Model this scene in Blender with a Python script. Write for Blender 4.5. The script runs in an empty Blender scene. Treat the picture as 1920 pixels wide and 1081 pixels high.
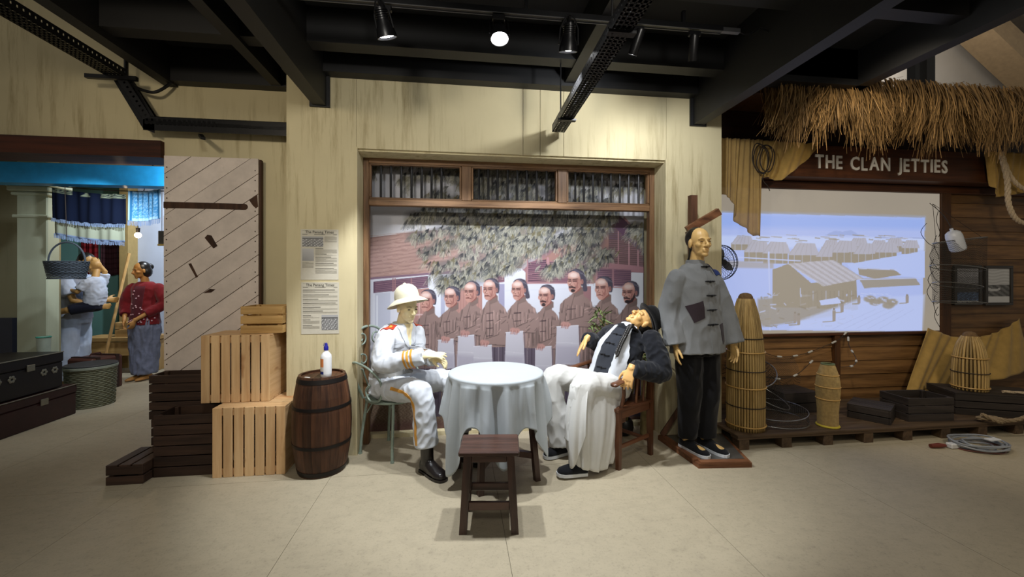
import bpy, bmesh, math, random
import numpy as np
from mathutils import Vector, Matrix, Euler, Quaternion, noise as mnoise
R = math.radians
PI = math.pi
SC = bpy.context.scene
COL = SC.collection

# ---------------------------------------------------------------- camera
cam_d = bpy.data.cameras.new('camera'); cam = bpy.data.objects.new('camera', cam_d); COL.objects.link(cam)
cam_d.sensor_width = 36.0; cam_d.lens = 36.0 * 770 / 1920
cam_d.shift_y = -20.5 / 1920
cam_d.clip_start = 0.05
cam.location = (0, 0, 1.4); cam.rotation_euler = (R(90), 0, R(-7.4))
SC.camera = cam
# ---------------------------------------------------------------- world, exposure
W = bpy.data.worlds.new('world'); SC.world = W; W.use_nodes = True
W.node_tree.nodes['Background'].inputs[0].default_value = (1.0, 0.93, 0.82, 1)
W.node_tree.nodes['Background'].inputs[1].default_value = 0.21
SC.view_settings.view_transform = 'Standard'; SC.view_settings.look = 'None'
SC.view_settings.exposure = 0.0; SC.view_settings.gamma = 1.0
SC.view_settings.use_curve_mapping = False

# ---------------------------------------------------------------- lights, seen lamps and added ones
def spot(name, loc, target, power, size, blend=0.4, col=(1, 1, 1), rad=0.035):
    l = bpy.data.lights.new(name, 'SPOT'); l.energy = power; l.spot_size = R(size); l.spot_blend = blend
    l.color = col; l.shadow_soft_size = rad
    o = bpy.data.objects.new(name, l); COL.objects.link(o); o.location = loc
    o.rotation_euler = (Vector(target) - Vector(loc)).to_track_quat('-Z', 'Y').to_euler()
    return o
def point(name, loc, power, col=(1, 1, 1), rad=0.05):
    l = bpy.data.lights.new(name, 'POINT'); l.energy = power; l.color = col; l.shadow_soft_size = rad
    o = bpy.data.objects.new(name, l); COL.objects.link(o); o.location = loc
    return o
COOL = (0.93, 0.96, 1.0); WARM = (1.0, 0.87, 0.68); NEUT = (1.0, 0.95, 0.86)
# lit lamps on the track in view: aims as the lamps are turned
TRACK = [((-0.407, 2.45, 2.775), (0.10, 3.25, 0.5)), ((0.244, 2.45, 2.82), (0.25, 1.9, 0.9)), ((0.664, 2.45, 2.77), (0.75, 3.3, 0.6))]
spot('lamp_light', TRACK[0][0], TRACK[0][1], 165, 84, 0.35, COOL)
spot('lamp_light', TRACK[1][0], (0.28, 2.45, 0.3), 80, 104, 0.5, COOL)
spot('lamp_light', TRACK[2][0], TRACK[2][1], 150, 84, 0.35, COOL)
# the two slim lamps of the same track wash the wall and the right pillar
spot('lamp_light', (1.075, 2.46, 2.76), (0.75, 3.37, 2.35), 33, 125, 0.7, COOL)
spot('lamp_light', (1.474, 2.46, 2.76), (1.85, 3.37, 1.85), 42, 120, 0.7, COOL)
# unseen lamps added above and behind the camera for floor and walls, no fixtures
for (x, y, tx, ty, tz, p, cc) in ((-2.0, 0.9, -1.9, 3.6, 1.9, 62, WARM), (-0.6, 0.8, -0.9, 3.4, 2.0, 62, NEUT), (0.9, 0.6, 1.2, 3.4, 1.9, 62, NEUT),
                          (-0.2, -0.6, 0.0, 1.8, 0.4, 44, NEUT), (2.6, 0.4, 2.9, 2.4, 0.5, 54, WARM), (2.9, 0.9, 4.8, 3.8, 1.4, 85, WARM)):
    spot('lamp_light', (x, y, 2.8), (tx, ty, tz), p, 85, 0.8, cc, 0.14)
spot('lamp_light', (2.44, 2.3, 2.98), (4.8, 3.4, 1.2), 60, 85, 0.6, WARM)

# ---------------------------------------------------------------- materials
MATS = {}
def _new(name):
    m = bpy.data.materials.new(name); m.use_nodes = True
    nt = m.node_tree; return m, nt, nt.nodes['Principled BSDF']
def _tex(nt, scale=(1, 1, 1), coord='Object', rnd=True):
    tc = nt.nodes.new('ShaderNodeTexCoord'); mp = nt.nodes.new('ShaderNodeMapping')
    nt.links.new(tc.outputs[coord], mp.inputs['Vector']); mp.inputs['Scale'].default_value = scale
    if rnd:
        oi = nt.nodes.new('ShaderNodeObjectInfo'); mul = nt.nodes.new('ShaderNodeVectorMath'); mul.operation = 'SCALE'
        cb = nt.nodes.new('ShaderNodeCombineXYZ')
        for k in range(3): nt.links.new(oi.outputs['Random'], cb.inputs[k])
        nt.links.new(cb.outputs[0], mul.inputs[0]); mul.inputs['Scale'].default_value = 37.0
        nt.links.new(mul.outputs[0], mp.inputs['Location'])
    return mp.outputs[0]
def _noise(nt, vec, scale, detail=4, rough=0.55):
    n = nt.nodes.new('ShaderNodeTexNoise'); n.inputs['Scale'].default_value = scale
    n.inputs['Detail'].default_value = detail; n.inputs['Roughness'].default_value = rough
    nt.links.new(vec, n.inputs['Vector']); return n.outputs['Fac']
def _ramp(nt, fac, stops):
    r = nt.nodes.new('ShaderNodeValToRGB'); el = r.color_ramp.elements
    while len(el) > 1: el.remove(el[0])
    el[0].position = stops[0][0]; el[0].color = (*stops[0][1], 1)
    for p, c in stops[1:]:
        e = el.new(p); e.color = (*c, 1)
    nt.links.new(fac, r.inputs[0]); return r.outputs[0]
def _mix(nt, fac, a, b, mode='MIX'):
    m = nt.nodes.new('ShaderNodeMixRGB'); m.blend_type = mode
    for sock, v in ((m.inputs[0], fac), (m.inputs[1], a), (m.inputs[2], b)):
        if hasattr(v, 'is_linked'): nt.links.new(v, sock)
        elif isinstance(v, (int, float)): sock.default_value = v
        else: sock.default_value = (*v, 1)
    return m.outputs[0]
def _bump(nt, b, h, strength=0.3, dist=0.01):
    bp = nt.nodes.new('ShaderNodeBump'); bp.inputs['Strength'].default_value = strength; bp.inputs['Distance'].default_value = dist
    nt.links.new(h, bp.inputs['Height']); nt.links.new(bp.outputs[0], b.inputs['Normal'])
def srgb(h):
    if isinstance(h, str):
        h = h.lstrip('#'); c = [int(h[i:i + 2], 16) / 255 for i in (0, 2, 4)]
    else: c = [v / 255 for v in h]
    return tuple(v / 12.92 if v <= 0.04045 else ((v + 0.055) / 1.055) ** 2.4 for v in c)
def dk(c, f): return tuple(v * f for v in c)
def plain(name, c, rough=0.6, metal=0.0, var=0.12, nscale=18, bump=0.0, spec=0.5, sheen=0.0, trans=0.0):
    if name in MATS: return MATS[name]
    c = srgb(c); m, nt, b = _new(name)
    f = _noise(nt, _tex(nt), nscale)
    col = _ramp(nt, f, [(0.25, dk(c, 1 - var)), (0.75, tuple(min(1, v * (1 + var)) for v in c))])
    nt.links.new(col, b.inputs['Base Color'])
    b.inputs['Roughness'].default_value = rough; b.inputs['Metallic'].default_value = metal
    b.inputs['Specular IOR Level'].default_value = spec
    if sheen: b.inputs['Sheen Weight'].default_value = sheen
    if trans:
        b.inputs['Subsurface Weight'].default_value = trans; b.inputs['Subsurface Radius'].default_value = (0.01, 0.006, 0.004)
    if bump: _bump(nt, b, f, bump)
    MATS[name] = m; return m
def fabric(name, c, var=0.08, weave=500, rough=0.9, fold=0.0, foldscale=9):
    if name in MATS: return MATS[name]
    c = srgb(c); m, nt, b = _new(name)
    v = _tex(nt); f = _noise(nt, v, 14, 3); g = _noise(nt, v, weave, 1)
    col = _ramp(nt, f, [(0.3, dk(c, 1 - var)), (0.7, tuple(min(1, q * (1 + var * 0.5)) for q in c))])
    col = _mix(nt, 0.25, col, _ramp(nt, g, [(0.3, dk(c, 0.75)), (0.7, c)]))
    nt.links.new(col, b.inputs['Base Color']); b.inputs['Roughness'].default_value = rough
    b.inputs['Specular IOR Level'].default_value = 0.15; b.inputs['Sheen Weight'].default_value = 0.15
    if fold:
        h = _noise(nt, _tex(nt, (1, 1, 0.45)), foldscale, 2, 0.4); _bump(nt, b, h, fold, 0.03)
    MATS[name] = m; return m
def wood(name, c1, c2, axis='X', rough=0.6, grain=26, bump=0.15, var=0.25, knots=0.0, kc=None, spec=0.3):
    """grain runs along the given local axis; every piece gets its own tone from Object Info"""
    if name in MATS: return MATS[name]
    c1 = srgb(c1); c2 = srgb(c2); m, nt, b = _new(name)
    st = {'X': (0.07, 1, 1), 'Y': (1, 0.07, 1), 'Z': (1, 1, 0.07)}[axis]
    v = _tex(nt, st); f = _noise(nt, v, grain, 6, 0.65)
    col = _ramp(nt, f, [(0.32, c1), (0.62, c2)])
    oi = nt.nodes.new('ShaderNodeObjectInfo')
    tone = _ramp(nt, oi.outputs['Random'], [(0, (1 - var,) * 3), (1, (1 + var * 0.6,) * 3)])
    col = _mix(nt, 1.0, col, tone, 'MULTIPLY')
    if knots:
        kf = _noise(nt, _tex(nt, {'X': (0.45, 1, 1), 'Y': (1, 0.45, 1), 'Z': (1, 1, 0.45)}[axis]), 9, 2)
        km = _ramp(nt, kf, [(0.66, (0, 0, 0)), (0.74, (1, 1, 1))])
        mm = nt.nodes.new('ShaderNodeMath'); mm.operation = 'MULTIPLY'; nt.links.new(km, mm.inputs[0]); mm.inputs[1].default_value = knots
        col = _mix(nt, mm.outputs[0], col, srgb(kc))
    nt.links.new(col, b.inputs['Base Color']); b.inputs['Roughness'].default_value = rough
    b.inputs['Specular IOR Level'].default_value = spec
    if bump: _bump(nt, b, f, bump, 0.006)
    MATS[name] = m; return m
def glow(name, c, strength):
    if name in MATS: return MATS[name]
    m, nt, b = _new(name); c = srgb(c)
    b.inputs['Base Color'].default_value = (*c, 1); b.inputs['Emission Color'].default_value = (*c, 1)
    b.inputs['Emission Strength'].default_value = strength
    MATS[name] = m; return m

# ---------------------------------------------------------------- mesh helpers
class MB:
    def __init__(s): s.v = []; s.f = []; s.uvsm = []
    def add(s, vs, fs, M=None):
        n = len(s.v)
        if M is not None: vs = [M @ Vector(p) for p in vs]
        s.v.extend(tuple(p) for p in vs); s.f.extend(tuple(i + n for i in f) for f in fs); return s
    def box(s, c, d, M=None):
        x, y, z = d[0] / 2, d[1] / 2, d[2] / 2
        vs = [(c[0] + a * x, c[1] + b * y, c[2] + e * z) for a in (-1, 1) for b in (-1, 1) for e in (-1, 1)]
        fs = [(0, 1, 3, 2), (4, 6, 7, 5), (0, 4, 5, 1), (2, 3, 7, 6), (0, 2, 6, 4), (1, 5, 7, 3)]
        return s.add(vs, fs, M)
    def bb(s, x0, x1, y0, y1, z0, z1, M=None):
        return s.box(((x0 + x1) / 2, (y0 + y1) / 2, (z0 + z1) / 2), (abs(x1 - x0), abs(y1 - y0), abs(z1 - z0)), M)
    def cbox(s, c, d, ch=0.004, M=None):
        """box with chamfered edges (24 vertices)"""
        h = [v / 2 for v in d]; ch = min(ch, min(h) * 0.45); vs = []; idx = {}
        for sx in (-1, 1):
            for sy in (-1, 1):
                for sz in (-1, 1):
                    for ax in range(3):
                        p = [sx * h[0], sy * h[1], sz * h[2]]; sg = (sx, sy, sz)
                        for k in range(3):
                            if k != ax: p[k] -= sg[k] * ch
                        idx[(sx, sy, sz, ax)] = len(vs); vs.append((c[0] + p[0], c[1] + p[1], c[2] + p[2]))
        fs = []
        def q(keys): fs.append(tuple(idx[k] for k in keys))
        for ax in range(3):
            o1, o2 = (ax + 1) % 3, (ax + 2) % 3
            for sg in (-1, 1):
                ring = []
                for a, b in ((-1, -1), (1, -1), (1, 1), (-1, 1)):
                    t = [0, 0, 0]; t[ax] = sg; t[o1] = a; t[o2] = b; ring.append((*t, ax))
                q(ring if sg > 0 else ring[::-1])
        for ax in range(3):  # edges along ax
            o1, o2 = (ax + 1) % 3, (ax + 2) % 3
            for a in (-1, 1):
                for b in (-1, 1):
                    k = []
                    for sg, fa in ((-1, o1), (1, o1), (1, o2), (-1, o2)):
                        t = [0, 0, 0]; t[ax] = sg; t[o1] = a; t[o2] = b; k.append((*t, fa))
                    q(k if a * b < 0 else k[::-1])
        for sx in (-1, 1):
            for sy in (-1, 1):
                for sz in (-1, 1):
                    k = [(sx, sy, sz, 0), (sx, sy, sz, 1), (sx, sy, sz, 2)]; q(k if sx * sy * sz > 0 else k[::-1])
        return s.add(vs, fs, M)
    def rings(s, rs, cap=True, closed=False):
        n = len(rs[0]); b0 = len(s.v)
        for r in rs: s.v.extend(tuple(p) for p in r)
        m = len(rs)
        for i in range(m if closed else m - 1):
            for j in range(n):
                a = b0 + i * n + j; b = b0 + i * n + (j + 1) % n; i2 = (i + 1) % m
                c = b0 + i2 * n + (j + 1) % n; d = b0 + i2 * n + j
                s.f.append((a, b, c, d))
        if cap and not closed:
            s.f.append(tuple(b0 + j for j in range(n))[::-1]); s.f.append(tuple(b0 + (m - 1) * n + j for j in range(n)))
        return s
    def lathe(s, prof, c=(0, 0, 0), n=24, cap=True, wob=None):
        rs = []
        for k, (r, z) in enumerate(prof):
            rs.append([(c[0] + (r + (wob(2 * PI * j / n, k) if wob else 0)) * math.cos(2 * PI * j / n), c[1] + (r + (wob(2 * PI * j / n, k) if wob else 0)) * math.sin(2 * PI * j / n), c[2] + z) for j in range(n)])
        return s.rings(rs, cap)
    def tube(s, pts, r, n=8, cap=True, closed=False, ref=None, flat=1.0):
        """swept tube; r scalar or list or list of (ra, rb); ref keeps the section's a-axis steady"""
        P = [Vector(p) for p in pts]; m = len(P); T = []
        for i in range(m):
            if closed: t = P[(i + 1) % m] - P[i - 1]
            else: t = P[min(i + 1, m - 1)] - P[max(i - 1, 0)]
            T.append(t.normalized() if t.length > 1e-9 else Vector((0, 0, 1)))
        if ref is None:
            a = T[0].orthogonal().normalized()
        else: a = Vector(ref)
        rs = []
        for i in range(m):
            if ref is not None and not isinstance(ref, list): a = Vector(ref)
            a = (a - T[i] * a.dot(T[i]))
            a = a.normalized() if a.length > 1e-6 else T[i].orthogonal().normalized()
            b = T[i].cross(a); rr = r[i] if isinstance(r, (list, tuple)) else r
            ra, rb = rr if isinstance(rr, (list, tuple)) else (rr, rr * flat)
            rs.append([P[i] + a * (ra * math.cos(2 * PI * j / n)) + b * (rb * math.sin(2 * PI * j / n)) for j in range(n)])
        return s.rings(rs, cap, closed)
    def bar(s, p, q, w, h, up=(0, 0, 1)):
        """rectangular bar from p to q"""
        p = Vector(p); q = Vector(q); t = (q - p).normalized(); up = Vector(up)
        a = t.cross(up); a = a.normalized() if a.length > 1e-6 else t.orthogonal().normalized(); b = a.cross(t)
        vs = []
        for e in (p, q):
            for sa, sb in ((-1, -1), (1, -1), (1, 1), (-1, 1)): vs.append(e + a * (sa * w / 2) + b * (sb * h / 2))
        return s.add(vs, [(0, 1, 2, 3), (7, 6, 5, 4), (0, 4, 5, 1), (1, 5, 6, 2), (2, 6, 7, 3), (3, 7, 4, 0)])
    def ball(s, c, r, M=None, nu=14, nv=9):
        if not isinstance(r, (list, tuple)): r = (r, r, r)
        vs = [(0, 0, -1)]; fs = []
        for i in range(1, nv):
            ph = -PI / 2 + PI * i / nv
            for j in range(nu): vs.append((math.cos(ph) * math.cos(2 * PI * j / nu), math.cos(ph) * math.sin(2 * PI * j / nu), math.sin(ph)))
        vs.append((0, 0, 1)); t = len(vs) - 1
        for j in range(nu):
            fs.append((0, 1 + (j + 1) % nu, 1 + j)); fs.append((t, t - nu + j, t - nu + (j + 1) % nu))
            for i in range(nv - 2):
                a = 1 + i * nu + j; b = 1 + i * nu + (j + 1) % nu; fs.append((a, b, b + nu, a + nu))
        vs = [Vector((p[0] * r[0], p[1] * r[1], p[2] * r[2])) for p in vs]
        if M is not None: vs = [M.to_3x3() @ p for p in vs]
        vs = [p + Vector(c) for p in vs]
        return s.add(vs, fs)
    def prism(s, poly, y0, y1, plane='XZ'):
        """polygon (list of 2D) extruded; plane XZ: along y, XY: along z, YZ: along x"""
        n = len(poly); f = {'XZ': lambda p, t: (p[0], t, p[1]), 'XY': lambda p, t: (p[0], p[1], t), 'YZ': lambda p, t: (t, p[0], p[1])}[plane]
        vs = [f(p, y0) for p in poly] + [f(p, y1) for p in poly]
        fs = [tuple(range(n))[::-1], tuple(range(n, 2 * n))] + [(i, (i + 1) % n, n + (i + 1) % n, n + i) for i in range(n)]
        return s.add(vs, fs)
    def mesh(s, name, smooth=False, auto=None):
        me = bpy.data.meshes.new(name); me.from_pydata(s.v, [], s.f); me.validate()
        bm = bmesh.new(); bm.from_mesh(me); bmesh.ops.recalc_face_normals(bm, faces=bm.faces); bm.to_mesh(me); bm.free()
        if smooth:
            me.polygons.foreach_set('use_smooth', [True] * len(me.polygons))
            if auto: me.set_sharp_from_angle(angle=R(auto))
        me.update(); return me
    def build(s, name, mat, parent=None, smooth=False, auto=40, loc=None, rot=None):
        return link(name, s.mesh(name, smooth, auto), mat, parent, loc, rot)
def link(name, me, mat, parent=None, loc=None, rot=None):
    o = bpy.data.objects.new(name, me)
    if mat is not None and not me.materials: me.materials.append(mat)
    COL.objects.link(o)
    if parent is not None: o.parent = parent
    if loc is not None: o.location = loc
    if rot is not None: o.rotation_euler = rot
    return o
def tag(o, label, cat, group=None):
    o['label'] = label; o['category'] = cat
    if group: o['group'] = group
    return o
def struct(o, label=None, cat=None):
    o['kind'] = 'structure'
    if label: o['label'] = label
    if cat: o['category'] = cat
    return o
def thing(name, label, cat, loc=(0, 0, 0), rz=0.0, group=None):
    o = bpy.data.objects.new(name, None); COL.objects.link(o); o.empty_display_size = 0.1
    o.location = loc; o.rotation_euler = (0, 0, rz); return tag(o, label, cat, group)
def spline(pts, n=8, closed=False):
    P = [Vector(p) for p in pts]; m = len(P); out = []
    for i in range(m if closed else m - 1):
        if closed: a, b, c, d = P[i - 1], P[i], P[(i + 1) % m], P[(i + 2) % m]
        else: a, b, c, d = P[max(i - 1, 0)], P[i], P[i + 1], P[min(i + 2, m - 1)]
        for k in range(n):
            t = k / n
            out.append(0.5 * ((2 * b) + (c - a) * t + (2 * a - 5 * b + 4 * c - d) * t * t + (3 * b - a - 3 * c + d) * t ** 3))
    if not closed: out.append(P[-1])
    return out
def lerp_list(vals, n):
    out = []
    m = len(vals) - 1
    for i in range(n):
        t = i / (n - 1) * m; k = min(int(t), m - 1); f = t - k; a, b = vals[k], vals[k + 1]
        if isinstance(a, (list, tuple)): out.append(tuple(a[j] + (b[j] - a[j]) * f for j in range(len(a))))
        else: out.append(a + (b - a) * f)
    return out
def empty(name, parent, loc, rot=(0, 0, 0)):
    o = bpy.data.objects.new(name, None); COL.objects.link(o); o.parent = parent; o.location = loc; o.rotation_euler = rot; return o
# ================================================================ STRUCTURE
def plaster(name, base, stain, rough=0.75, streak=0.78):
    if name in MATS: return MATS[name]
    m, nt, b = _new(name); base = srgb(base); stain = srgb(stain)
    v = _tex(nt, (1, 1, 1), rnd=False); v2 = _tex(nt, (7, 7, 0.55), rnd=False)
    a = _noise(nt, v, 1.6, 5); s = _noise(nt, v2, 2.2, 6, 0.7); fine = _noise(nt, v, 60, 3)
    col = _ramp(nt, a, [(0.3, dk(base, 0.86)), (0.7, base)])
    sm = _ramp(nt, s, [(0.49, (0, 0, 0)), (0.72, (1, 1, 1))])
    am = _ramp(nt, _noise(nt, v, 0.9, 2), [(0.40, (0, 0, 0)), (0.60, (1, 1, 1))])
    mk = _mix(nt, 1.0, sm, am, 'MULTIPLY')
    mm = nt.nodes.new('ShaderNodeMath'); mm.operation = 'MULTIPLY'; nt.links.new(mk, mm.inputs[0]); mm.inputs[1].default_value = streak
    col = _mix(nt, mm.outputs[0], col, stain)
    nt.links.new(col, b.inputs['Base Color']); b.inputs['Roughness'].default_value = rough; b.inputs['Specular IOR Level'].default_value = 0.25
    _bump(nt, b, fine, 0.05, 0.004)
    MATS[name] = m; return m
M_PLAS = plaster('yellow_plaster', '#d2c6a0', '#86754c')
M_STEEL = plain('black_steel', '#0f0f10', 0.55, 0.0, 0.15, 6)
M_SLAB = plain('black_ceiling_board', '#111112', 0.8, 0.0, 0.1, 3)
M_TRAY = plain('black_tray_metal', '#222223', 0.38, 0.6, 0.15, 20)
M_BROWNW = wood('brown_frame_wood_x', '#553c27', '#876647', 'X', 0.5, 30)
M_BROWNZ = wood('brown_frame_wood_z', '#553c27', '#876647', 'Z', 0.5, 30)
M_DARKLINTEL = wood('dark_lintel_wood', '#2c160c', '#4a2413', 'X', 0.6, 20)

def floor_mat():
    m, nt, b = _new('screed_floor'); v = _tex(nt, (1, 1, 1), rnd=False)
    a = _noise(nt, v, 0.8, 4); f = _noise(nt, _tex(nt, (1, 1.6, 1), rnd=False), 9, 6, 0.7); g = _noise(nt, v, 70, 4, 0.7)
    c = srgb('#aea38b')
    col = _ramp(nt, a, [(0.3, dk(c, 0.88)), (0.7, dk(c, 1.06))])
    col = _mix(nt, 0.6, col, _ramp(nt, f, [(0.33, dk(c, 0.60)), (0.55, dk(c, 1.10))]))
    h = _noise(nt, v, 26, 6, 0.75)
    col = _mix(nt, 0.45, col, _ramp(nt, h, [(0.30, dk(c, 0.42)), (0.46, dk(c, 1.08))]))
    col = _mix(nt, 0.35, col, _ramp(nt, g, [(0.30, dk(c, 0.45)), (0.45, dk(c, 1.05))]))
    nt.links.new(col, b.inputs['Base Color'])
    b.inputs['Roughness'].default_value = 0.48; b.inputs['Specular IOR Level'].default_value = 0.32
    _bump(nt, b, g, 0.06, 0.003)
    return m
M_FLOOR = floor_mat()
fl = MB().bb(-9, 9, -4, 10, -0.12, -0.004).build('floor', plain('floor_joint', '#5d5545', 0.9)); struct(fl, 'worn beige screed floor laid in wide sheets', 'floor')
xs = [-9, -6.8, -5.63, -4.46, -3.29, -2.12, -0.89, 0.25, 1.42, 2.62, 3.8, 4.97, 6.2, 9]
ys = [-4, -1, 1.0, 3.02, 6.0, 10]
for i in range(len(xs) - 1):
    for j in range(len(ys) - 1):
        MB().bb(xs[i] + 0.0012, xs[i + 1] - 0.0012, ys[j] + 0.0012, ys[j + 1] - 0.0012, -0.004, 0).build('floor_sheet', M_FLOOR, fl)

# ---- wall of the niche: two pillars and the lintel panels between
wc = MB().bb(-1.319, -0.801, 3.37, 3.95, 0, 3.3).bb(1.792, 2.31, 3.37, 3.70, 0, 3.3).bb(-0.801, 1.792, 3.40, 3.56, 2.424, 3.3)
wc = wc.build('wall_center', M_PLAS); struct(wc, 'aged yellow plaster wall with two pillars around the niche', 'wall')
seams = [-0.801, 0.531, 0.676, 0.877, 1.792]
for a, b in zip(seams[:-1], seams[1:]):
    MB().bb(a + 0.002, b - 0.002, 3.372, 3.40, 2.42, 3.3).build('panel', M_PLAS, wc)
MB().bb(-0.801, 1.792, 3.395, 3.575, 2.405, 2.424).build('soffit_board', M_PLAS, wc)
for x0, x1 in ((-0.806, -0.793), (1.784, 1.797)):
    MB().bb(x0, x1, 3.366, 3.575, 0, 2.43).build('corner_bead', M_PLAS, wc)
# ---- recessed wall on the left with the wide doorway
wl = MB().bb(-2.377, -1.25, 3.68, 3.86, 0, 5.2).bb(-8.5, -2.377, 3.68, 3.86, 2.5, 5.2).build('wall_left', M_PLAS)
struct(wl, 'tall yellow plaster wall above the doorway on the left', 'wall')
tr = MB().bb(-8.5, -2.375, 3.635, 3.90, 2.365, 2.50).build('trim_1', M_DARKLINTEL); struct(tr, 'dark brown timber lintel over the left doorway', 'lintel')
# ---- wall behind the niche
wb = MB().bb(-1.3, 2.3, 3.80, 3.95, 0, 3.3).build('wall_niche', M_PLAS); struct(wb, 'back of the niche behind the mural', 'wall')
sill = MB().bb(-0.80, 1.79, 3.70, 3.80, 0, 0.035).build('trim_2', M_PLAS); struct(sill, 'low plaster step below the mural', 'step')

# ---- ceiling: black slab, steel beams and joists
ce = MB().bb(-2.36, 3.3, -3.6, 3.0, 3.24, 3.34).bb(-2.36, 2.45, 3.0, 3.68, 3.24, 3.34).build('ceiling', M_SLAB); struct(ce, 'black painted mezzanine ceiling', 'ceiling')
def ibeam(x0, x1, y0, y1, z0, z1, along='Y', web=0.03, fl=0.022):
    mb = MB()
    if along == 'Y':
        xm = (x0 + x1) / 2
        mb.bb(x0, x1, y0, y1, z0, z0 + fl).bb(x0, x1, y0, y1, z1 - fl, z1).bb(xm - web / 2, xm + web / 2, y0, y1, z0 + fl, z1 - fl)
    else:
        ym = (y0 + y1) / 2
        mb.bb(x0, x1, y0, y1, z0, z0 + fl).bb(x0, x1, y0, y1, z1 - fl, z1).bb(x0, x1, ym - web / 2, ym + web / 2, z0 + fl, z1 - fl)
    return mb
for x0, x1, lab in ((-1.12, -1.02, 'black steel beam ending on the left pillar of the niche'), (2.03, 2.13, 'black steel beam ending on the right pillar of the niche')):
    o = MB().bb(x0, x1, -3.6, 3.36, 2.735, 3.24).build('steel_beam', M_STEEL); struct(o, lab, 'beam')
    p = MB().bb(x0 - 0.02, x1 + 0.02, 3.352, 3.368, 2.72, 3.02)
    for zz in (2.78, 2.96):
        for xx in (x0 - 0.012, x1 + 0.012): p.lathe([(0.008, 0), (0.008, 0.012)], (xx, 0, 0), 8)
    MB().bb(x0 - 0.025, x1 + 0.025, 3.350, 3.368, 2.725, 3.02).build('end_plate', M_STEEL, o)
for x0, x1, z0, lab in ((-1.52, -1.44, 2.97, 'narrow black joist left of the left steel beam'), (0.86, 0.94, 2.99, 'narrow black joist behind the hanging cable tray'), (-2.36, -2.27, 2.95, 'black edge beam of the mezzanine on the left'), (3.2, 3.3, 2.95, 'black edge beam of the mezzanine on the right')):
    yend = 3.36 if x0 > -1.4 else 3.67
    if x0 > 3: yend = 3.0
    o = MB().bb(x0, x1, -3.6, yend, z0, 3.24).build('steel_joist', M_STEEL); struct(o, lab, 'joist')
for y0, y1, z0, x0, x1 in ((2.93, 3.05, 3.0, -2.27, 3.2), (3.27, 3.37, 2.965, -1.319, 2.31), (2.20, 2.30, 3.05, -2.27, 3.2), (1.2, 1.32, 3.0, -2.27, 3.2), (0.2, 0.32, 3.0, -2.27, 3.2), (3.58, 3.68, 2.965, -2.27, -1.319), (2.93, 3.05, 2.95, 2.2, 3.3)):
    o = MB().bb(x0, x1, y0, y1, z0, 3.235).build('cross_joist', M_STEEL); struct(o, 'black cross joist under the mezzanine ceiling', 'joist')

# ---- niche frame with barred transom
wf = thing('window_1', 'brown timber frame with barred transom around the mural niche', 'window frame', (0, 3.57, 0)); struct(wf)
def fr(name, x0, x1, z0, z1, y0=0.0, y1=0.07, m=None): return MB().cbox(((x0 + x1) / 2, (y0 + y1) / 2, (z0 + z1) / 2), (x1 - x0, y1 - y0, z1 - z0), 0.004).build(name, m or (M_BROWNW if x1 - x0 > z1 - z0 else M_BROWNZ), wf)
fr('jamb', -0.793, -0.748, 0, 2.415); fr('jamb', 1.737, 1.785, 0, 2.415)
fr('head_rail', -0.748, 1.737, 2.362, 2.415); fr('transom_rail', -0.748, 1.737, 2.008, 2.062)
fr('transom_lip', -0.748, 1.737, 2.062, 2.078, 0.012, 0.06)
for a, b in ((0.025, 0.108), (0.875, 0.958)): fr('mullion', a, b, 2.062, 2.362, -0.004, 0.07)
M_BAR = plain('black_bar_iron', '#17171a', 0.45, 0.3)
bx = [-0.655, -0.573, -0.487, -0.401, -0.316, -0.232, -0.148, 0.176, 0.258, 0.340, 0.43, 0.515, 0.60, 0.69, 0.78, 1.045, 1.125, 1.21, 1.295, 1.38, 1.465, 1.55, 1.645]
bm_ = MB().lathe([(0.0105, 2.05), (0.0105, 2.372)], (0, 0.035, 0), 8).mesh('bar', True, 40)
for x in bx: link('bar', bm_, M_BAR, wf, (x, 0, 0))
for x0, x1 in ((-0.748, 0.025), (0.108, 0.875), (0.958, 1.737)):
    for a, b in ((x0, x0 + 0.018), (x1 - 0.018, x1)): fr('bead', a, b, 2.078, 2.362, 0.01, 0.055)
    fr('bead', x0, x1, 2.35, 2.365, 0.01, 0.055)
# ================================================================ CABLE TRAYS, TRACK, LAMPS
def tray_mesh(p, q, side, up, w, h, t=0.003, pitch=0.03):
    """perforated channel from p to q: base across 'side', flanges along 'up'; slots are real gaps"""
    p = Vector(p); q = Vector(q); T = (q - p); L = T.length; T.normalize(); S = Vector(side).normalized(); U = Vector(up).normalized()
    mb = MB()
    def blk(a0, a1, s0, s1, u0, u1):
        vs = [p + T * a + S * s_ + U * u for a in (a0, a1) for s_ in (s0, s1) for u in (u0, u1)]
        mb.add(vs, [(0, 1, 3, 2), (4, 6, 7, 5), (0, 4, 5, 1), (2, 3, 7, 6), (0, 2, 6, 4), (1, 5, 7, 3)])
    n = max(2, int(L / pitch)); nr = max(2, int(w / 0.026))
    for k in range(nr + 1):
        s0 = -w / 2 + k * w / nr
        blk(0, L, max(-w / 2, s0 - 0.0085), min(w / 2, s0 + 0.0085), -t, 0)
    for i in range(n + 1):
        a = i * L / n; blk(max(0, a - 0.009), min(L, a + 0.009), -w / 2, w / 2, -t, 0)
    fl = MB(); mb2 = mb; mb = fl
    return mb2, (p, T, S, U, L)
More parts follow.
